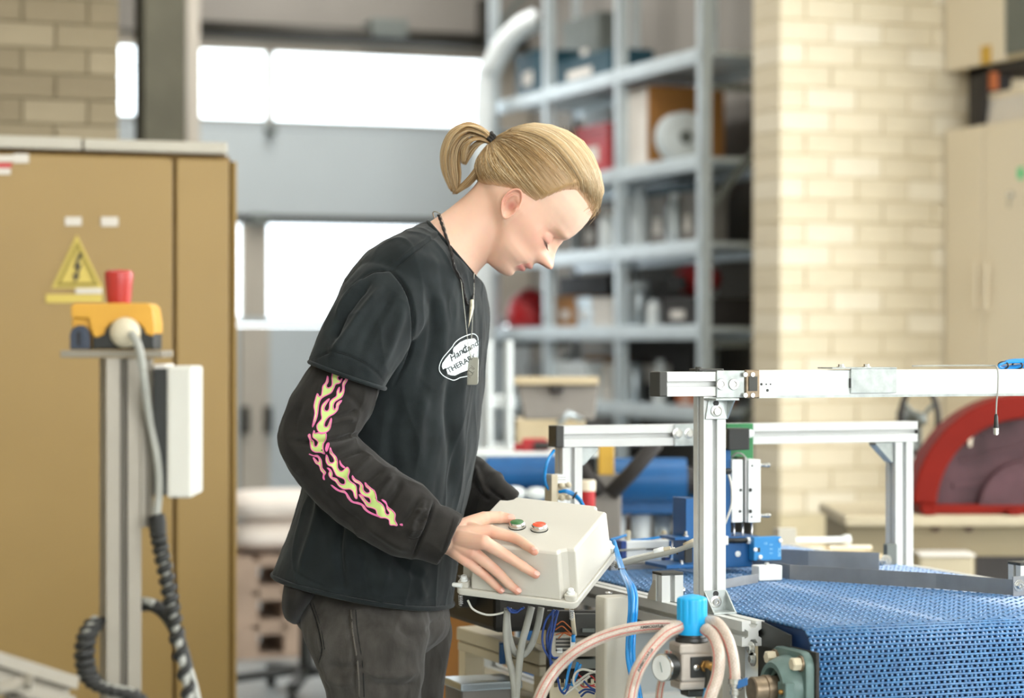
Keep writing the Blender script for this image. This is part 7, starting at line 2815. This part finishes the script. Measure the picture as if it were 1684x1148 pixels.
# braided hoses with red tracer lines
def hose(name, label, pix, d, r, text_at=None, tracer=(0.6, -0.6), txt='ALFAGOMMA'):
    ds = d if isinstance(d, (list, tuple)) else [d] * len(pix)
    t_ = thing(name, P(pix[-1][0], pix[-1][1], ds[-1]), label, 'hose', 'braided clear hoses')
    cp = catmull([P(x, y, q) for (x, y), q in zip(pix, ds)], 10)
    MB().tube(cp, r, 18).build('hose_wall', 'hose_wall', t_, smooth=True)
    # raised braid
    br = MB()
    tot = len(cp)
    fr_ = []
    pu = None
    for i, p in enumerate(cp):
        tv = (cp[min(i + 1, tot - 1)] - cp[max(i - 1, 0)]).normalized()
        # side vector in the picture plane, and towards-camera vector
        v_ = (-FW - tv * (-FW).dot(tv)).normalized()
        u_ = tv.cross(v_)
        fr_.append((p, u_, v_))
    L = sum((cp[i + 1] - cp[i]).length for i in range(tot - 1))
    for k in range(10):
        for sgn in (-1, 1):
            pts = []
            m_ = int(L / .0035)
            for q in range(m_):
                f = q / (m_ - 1) * (tot - 1)
                i = min(int(f), tot - 2)
                w_ = f - i
                p = fr_[i][0].lerp(fr_[i + 1][0], w_)
                u_ = fr_[i][1].lerp(fr_[i + 1][1], w_).normalized()
                v_ = fr_[i][2].lerp(fr_[i + 1][2], w_).normalized()
                a = 2 * math.pi * k / 10 + sgn * q * .0035 / r * 1.1
                pts.append(p + (u_ * math.cos(a) + v_ * math.sin(a)) * (r * 1.004))
            if len(pts) > 2:
                br.tube(pts, .00028, 3)
    o_ = br.build('braid', 'braid_thread', t_)
    o_['kind'] = 'stuff'
    for tr in tracer:
        pts = [p + (u_ * tr + v_ * math.sqrt(1 - tr * tr)) * (r * 1.01) for p, u_, v_ in fr_]
        MB().tube(pts, .0006, 5).build('tracer_line', 'print_red', t_, smooth=True)
    if text_at:
        for f0 in text_at:
            vs, fs = text_mesh(txt, r * .62, 0, .0002)
            pts = []
            for v in vs:
                f = f0 * (tot - 1) + v.x / L * (tot - 1)
                f = min(max(f, 0), tot - 1.001)
                i = int(f)
                w_ = f - i
                p = fr_[i][0].lerp(fr_[i + 1][0], w_)
                u_ = fr_[i][1].lerp(fr_[i + 1][1], w_).normalized()
                v_ = fr_[i][2].lerp(fr_[i + 1][2], w_).normalized()
                a = (tracer[0] + tracer[-1]) / 2 + v.y / r
                a = max(-.95, min(.95, a))
                pts.append(p + (u_ * a + v_ * math.sqrt(1 - a * a)) * (r * 1.03))
            me_ = bpy.data.meshes.new('hose_print')
            me_.from_pydata(pts, [], fs)
            link('hose_print', me_, 'print_black', t_)
    return t_, fr_


mat('hose_wall', '#b8a596', 0.35, 0, 0.06, 120, coat=0.3, col2='#c4b3a5', sss=0.15)
mat('braid_thread', '#cdc3b6', 0.5, 0, 0.03, 60)
hose('braided_hose', 'clear braided hose arching left from behind the blue knob', [(1112, 1030), (1075, 1030), (1030, 1036), (985, 1050), (945, 1072), (915, 1100), (895, 1130), (880, 1165)],
     [3.74, 3.73, 3.72, 3.71, 3.70, 3.70, 3.69, 3.69], .0093, (.16,), (.55, -.35))
hose('braided_hose', 'clear braided hose bending down in front of the pressure gauge', [(1118, 1030), (1095, 1042), (1070, 1068), (1050, 1100), (1040, 1130), (1034, 1165)],
     [3.69, 3.67, 3.65, 3.63, 3.63, 3.62], .0098, (.52,), (.35, -.45))
hose('braided_hose', 'clear braided hose hanging down the right side of the regulator', [(1160, 1034), (1174, 1048), (1182, 1075), (1180, 1110), (1170, 1140), (1160, 1170)],
     [3.68, 3.66, 3.645, 3.64, 3.63, 3.63], .0095, None, (.8,))
t, fr_ = hose('braided_hose', 'clear braided hose ending in a blue-levered hose barb', [(1158, 1022), (1178, 1024), (1194, 1045), (1204, 1075), (1208, 1105), (1208, 1118)],
              [3.70, 3.68, 3.66, 3.65, 3.645, 3.645], .0088, None, (.75,))
hose('braided_hose', 'short stretch of braided hose seen below the pressure gauge', [(1100, 1070), (1094, 1100), (1086, 1130), (1082, 1165)], 3.76, .0062, None, (.5, -.5))
e = P(1208, 1116, 3.645)
MB().lathe(e, -UP, [(0, .0098), (.008, .0098), (.009, .0075), (.012, .0075), (.0125, .0055), (.018, .0055), (.0185, .0068), (.024, .0068), (.025, .0045), (.06, .0045)], 18).build('hose_barb', 'chrome', t, angle=35)
MB().obox(e + RT * .011 - UP * .006 - FW * .006, RT * .008 + UP * .003, UP * .006, FW * .003).build('valve_lever', 'machine_blue', t, bevel=.0015)

# ================================================================== BENCH FRAME AND BOXES BEHIND THE LEGS
DBF = 4.75
BF = thing('bench_frame', Vector((P(830, 1060, DBF).x, P(830, 1060, DBF).y, 0)), 'cream bench frame of aluminium bars behind the wiring', 'frame')
MB().bar(P(768, 1040, DBF), P(905, 1082, DBF - .25), .05, .026).build('top_bar', 'tan_cream', BF, bevel=.003)
MB().bar(P(770, 1060, DBF), P(905, 1104, DBF - .25), .05, .018).build('middle_bar', 'tan_cream', BF, bevel=.003)
MB().bar(P(755, 1125, DBF), P(905, 1160, DBF - .25), .05, .02).build('lower_bar', 'tan_cream', BF, bevel=.003)
for (px, py, d) in ((775, 1045, DBF + .03), (900, 1045, DBF - .2)):
    a = P(px, py, d)
    MB().box(a.x - .02, a.x + .02, a.y - .02, a.y + .02, 0, a.z - .02).build('leg', 'tan_cream', BF, bevel=.002)
a = P(826, 1072, DBF - .15)
MB().obox(a, RT * .006, FW * .03, UP * .02).build('blue_clip', 'machine_blue', BF, bevel=.002)
for px in (800, 822):
    MB().lathe(P(px, 1136, DBF - .1), UP, [(-.012, .008), (0, .014), (.012, .012), (.016, .006)], 14).build('foot_knob', 'tan_cream', BF, smooth=True)
a = P(866, 1100, 5.3)
t = thing('blue_upright', (a.x, a.y, 0), 'dark blue steel upright behind the grey cables', 'post')
MB().box(a.x - .013, a.x + .013, a.y - .02, a.y + .02, .006, P(863, 1000, 5.3).z).build('post', 'machine_blue', t, bevel=.002)
MB().box(a.x - .05, a.x + .05, a.y - .05, a.y + .05, 0, .006).build('base_plate', 'machine_blue', t)
a = P(798, 1100, 5.15)
t = thing('carton', (a.x, a.y, 0), 'brown carton standing on the floor behind the jeans', 'box')
MB().box(a.x - .055, a.x + .05, a.y - .05, a.y + .2, 0, P(798, 1012, 5.1).z).build('body', 'cardboard', t, bevel=.004)
MB().box(a.x - .055, a.x + .05, a.y - .05, a.y + .072, P(798, 1012, 5.1).z, P(798, 1012, 5.1).z + .004).build('flap', 'cardboard', t)
MB().box(a.x - .055, a.x + .05, a.y + .076, a.y + .2, P(798, 1012, 5.1).z, P(798, 1012, 5.1).z + .004).build('flap', 'cardboard', t)
a = P(800, 1180, 4.45)
t = thing('grey_tub', (a.x, a.y, 0), 'blue-grey plastic tub at the foot of the bench frame', 'tub')
za = P(780, 1122, 4.45).z
MB().box(a.x - .055, a.x + .06, a.y - .02, a.y + .08, 0, za).build('tub', 'grey_case', t, bevel=.008)
MB().box(a.x - .058, a.x + .063, a.y - .023, a.y + .083, za - .012, za + .003).build('rim', 'silver_misc', t, bevel=.003)
t = thing('black_drive', P(905, 1000, 4.6), 'black drive unit hidden behind the wiring', 'motor')
aa = P(925, 1000, 4.45)
MB().box(aa.x - .14, aa.x + .0, aa.y - .02, aa.y + .25, .775, .893).build('housing', 'dark_plate', t, bevel=.01)
MB().box(aa.x - .03, aa.x - .005, aa.y - .018, aa.y + .007, 0, .775).build('base', 'dark_plate', t)
MB().cyl((aa.x - .17, aa.y + .1, .84), (aa.x - .14, aa.y + .1, .84), .03).build('shaft', 'dark_cap', t)

# ================================================================== EMERGENCY STOP STAND ON THE LEFT
DE = 3.1
se = DE / F
a = P(198, 800, DE)
ES = thing('stop_stand', (a.x, a.y, 0), 'aluminium stand post with top plate on the left', 'stand')
ex, ey = X3, Y3
zpl = P(198, 584, DE).z
mb = MB()
profile(mb, (a.x, a.y, .02), (a.x, a.y, zpl - .004), ex, ey, .045, .045, .045, slot=.010, lip=.005, under=.018, deep=.012)
mb.build('post', 'warm_alu', ES)
MB().box(a.x - .0035, a.x + .0035, a.y - .0195, a.y - .0175, .03, zpl - .006).build('slot_strip', 'slot_dark', ES)  # dark strips added in the slots as painted shade
MB().box(a.x - .0195, a.x - .0175, a.y - .0035, a.y + .0035, .03, zpl - .006).build('slot_strip', 'slot_dark', ES)
MB().box(a.x - .16, a.x + .16, a.y - .16, a.y + .16, 0, .02).build('base_plate', 'shelf_dark', ES, bevel=.003)
p0_, p1_ = P(106, 582, DE), P(274, 582, DE)
MB().obox((p0_ + p1_) / 2 + FW * .015 + UP * .0, RT * (p1_ - p0_).length / 2, FW * .045, UP * .0045).build('top_plate', 'warm_alu', ES, bevel=.0015)
# second, shorter bar carrying the operator panel
b = P(238, 700, DE + .0)
mb = MB()
profile(mb, (b.x, b.y + .0, P(238, 866, DE).z), (b.x, b.y + .0, zpl - .004), ex, ey, .016, .03, .03, slot=.006, lip=.003, under=.01, deep=.005)
mb.build('side_bar', 'warm_alu', ES)
EB = thing('stop_box', P(195, 575, DE), 'yellow emergency stop box with red mushroom button', 'emergency stop')
c = P(198, 572, DE) + FW * .015
MB().prism([c + RT * (x * se) + UP * (z * se) - FW * .034 for x, z in ((-42, -3), (60, -3), (60, 30), (54, 50), (40, 62), (-30, 62), (-42, 50))], FW * .064).build('lower_shell', 'black_plastic', EB, bevel=.002)
out = [(-76, 50), (-76, 68), (-70, 73), (50, 73), (57, 66), (61, 40), (61, 24), (56, 19), (48, 22)]
for k in range(9):
    q = math.pi * k / 8
    out.append((12 + 34 * math.cos(q), 22 + 24 * math.sin(q)))
out += [(-26, 20), (-34, 17), (-40, 19), (-43, 30), (-46, 48)]
MB().prism([c + RT * (x * se) + UP * (z * se) - FW * .038 for x, z in out], FW * .070).build('yellow_cover', 'estop_yellow', EB, bevel=.0025)
MB().prism([c + RT * (x * se) + UP * (z * se) - FW * .030 for x, z in ((-76, 0), (-76, 50), (-44, 48), (-44, 0))], FW * .05).build('side_block', 'estop_yellow', EB, bevel=.002)
mb = MB()
lk = [(-77, -3), (-77, 20)] + [(-61 + 16 * math.cos(q), 20 + 17 * math.sin(q)) for q in np.linspace(math.pi, 0, 9)] + [(-45, -3)]
mb.prism([c + RT * (x * se) + UP * (z * se) - FW * .042 for x, z in lk], FW * .05).build('key_lock', 'lock_navy', EB, bevel=.002)
MB().obox(c + RT * (-62 * se) + UP * (15 * se) - FW * .043, RT * (2.5 * se), FW * .001, UP * (11 * se)).build('key_slot', 'print_black', EB)
MB().lathe(c + RT * (-5 * se) + UP * (73 * se) - FW * .002, UP, [(0, 19 * se), (6 * se, 20 * se), (30 * se, 22 * se), (46 * se, 24 * se), (52 * se, 23 * se), (55 * se, 18 * se), (56 * se, 4 * se)], 28).build('mushroom_button', 'estop_red', EB, angle=40)
MB().sphere(c + RT * (14 * se) + UP * (25 * se) - FW * .045, 25 * se, 12).build('cable_gland', 'tan_cream', EB, smooth=True)
# cable from the gland
t = thing('stop_cable', P(235, 700, DE - .04), 'grey cable from the stop box running down the stand', 'cable')
g_ = [(216, 548, DE - .05), (228, 570, DE - .06), (236, 620, DE - .05), (246, 690, DE - .03), (258, 750, DE - .03), (262, 800, DE - .03), (258, 850, DE - .03), (262, 890, DE - .03), (276, 960, DE - .03), (290, 1040, DE - .03), (316, 1170, DE - .03)]
MB().tube(catmull([P(*q) for q in g_], 8), .0052, 10).build('cable', 'cable_grey', t, smooth=True)
sp_pts = catmull([P(*q) for q in g_[6:]], 44)
mb = MB()
hel = []
for i, p in enumerate(sp_pts):
    a_ = i * .62
    hel.append(p + RT * (.0062 * math.cos(a_)) - FW * (.0062 * math.sin(a_)))
mb.tube(hel, .0056, 7).build('spiral_wrap', 'rubber', t, smooth=True)
t = thing('wrapped_loop', P(160, 1060, DE - .06), 'loop of black and grey spiral-wrapped cable around the stand foot', 'cable')
g2 = [(158, 1020, DE - .02), (142, 1050, DE - .05), (140, 1090, DE - .06), (152, 1120, DE - .07), (180, 1135, DE - .08), (215, 1142, DE - .08), (240, 1165, DE - .08)]
cp = catmull([P(*q) for q in g2], 30)
MB().tube(cp, .008, 10).build('cable', 'cable_grey', t, smooth=True)
hel = [p + RT * (.0085 * math.cos(i * .55)) - FW * (.0085 * math.sin(i * .55)) for i, p in enumerate(cp)]
MB().tube(hel, .0058, 7).build('spiral_wrap', 'rubber', t, smooth=True)
t = thing('black_conduit', P(300, 1080, DE), 'black corrugated conduit bending down right of the stand', 'conduit')
cp = catmull([P(232, 995, DE + .02), P(250, 995, DE), P(270, 1008, DE), (P(288, 1035, DE)), P(300, 1070, DE), P(308, 1100, DE)], 10)
MB().tube(cp, .0085, 12, rfun=lambda s_: 1 + .06 * math.sin(s_ * 120)).build('conduit', 'rubber', t, smooth=True)
MB().tube(catmull([P(308, 1096, DE), P(318, 1130, DE), P(326, 1170, DE)], 6), .0065, 10).build('cable', 'cable_grey', t, smooth=True)
MB().tube(catmull([P(226, 990, DE + .03), P(238, 988, DE), P(252, 992, DE - .01)], 6), .005, 10).build('cable', 'cable_grey', t, smooth=True)
# operator panel
t = thing('operator_panel', P(285, 820, DE), 'white operator panel with black back plate on the stand', 'panel')
pb(252, 275, 606, 815, DE - .03, .10, 'back_plate', 'black_plastic', t, .001)
pb(253, 272, 599, 607, DE - .02, .08, 'hinge', 'white_box', t, .001)
mb = MB()
q0, q1 = P(274, 700, DE - .035), P(316, 700, DE - .035)
z0_, z1_ = P(274, 819, DE - .035).z, P(274, 602, DE - .035).z
e = FW * .11
MB().prism([(q0.x, q0.y, z0_), (q1.x, q1.y, z0_), (q1.x + e.x, q1.y + e.y, z0_), (q0.x + e.x, q0.y + e.y, z0_)], (0, 0, z1_ - z0_)).build('case', 'panel_white', t, bevel=.004)
for py in (665, 708, 752):
    MB().lathe(P(316, py, DE + .01), RT, [(0, .008), (.002, .008), (.003, .006)], 16).build('key_button', 'panel_white' if py != 752 else 'red_misc', t, angle=35)
# aluminium bar end at the lower left corner
t = thing('loose_bar', Vector((P(40, 1110, 2.9).x, P(40, 1110, 2.9).y, 0)), 'aluminium bar with a rail reaching in at the lower left corner', 'bar')
mb = MB()
A_, B_ = P(-90, 1080, 2.75), P(104, 1138, 2.95)
dv = (B_ - A_)
sv = dv.cross(UP).normalized()
uv = sv.cross(dv).normalized()
profile(mb, A_, B_, sv, uv)
mb.build('bar', 'warm_alu', t)
MB().tube([P(-40, 1144, 2.74), P(44, 1122, 2.76)], .008, 12).build('rod', 'warm_alu', t, smooth=True)
MB().lathe(P(44, 1122, 2.76), (RT - UP * .1), [(0, .010), (.006, .010)], 6).build('rod_nut', 'warm_alu', t)
for f_ in (.15, .6):
    q = A_ + dv * f_
    MB().box(q.x - .015, q.x + .015, q.y - .015, q.y + .015, 0, q.z - .021).build('leg', 'warm_alu', t)
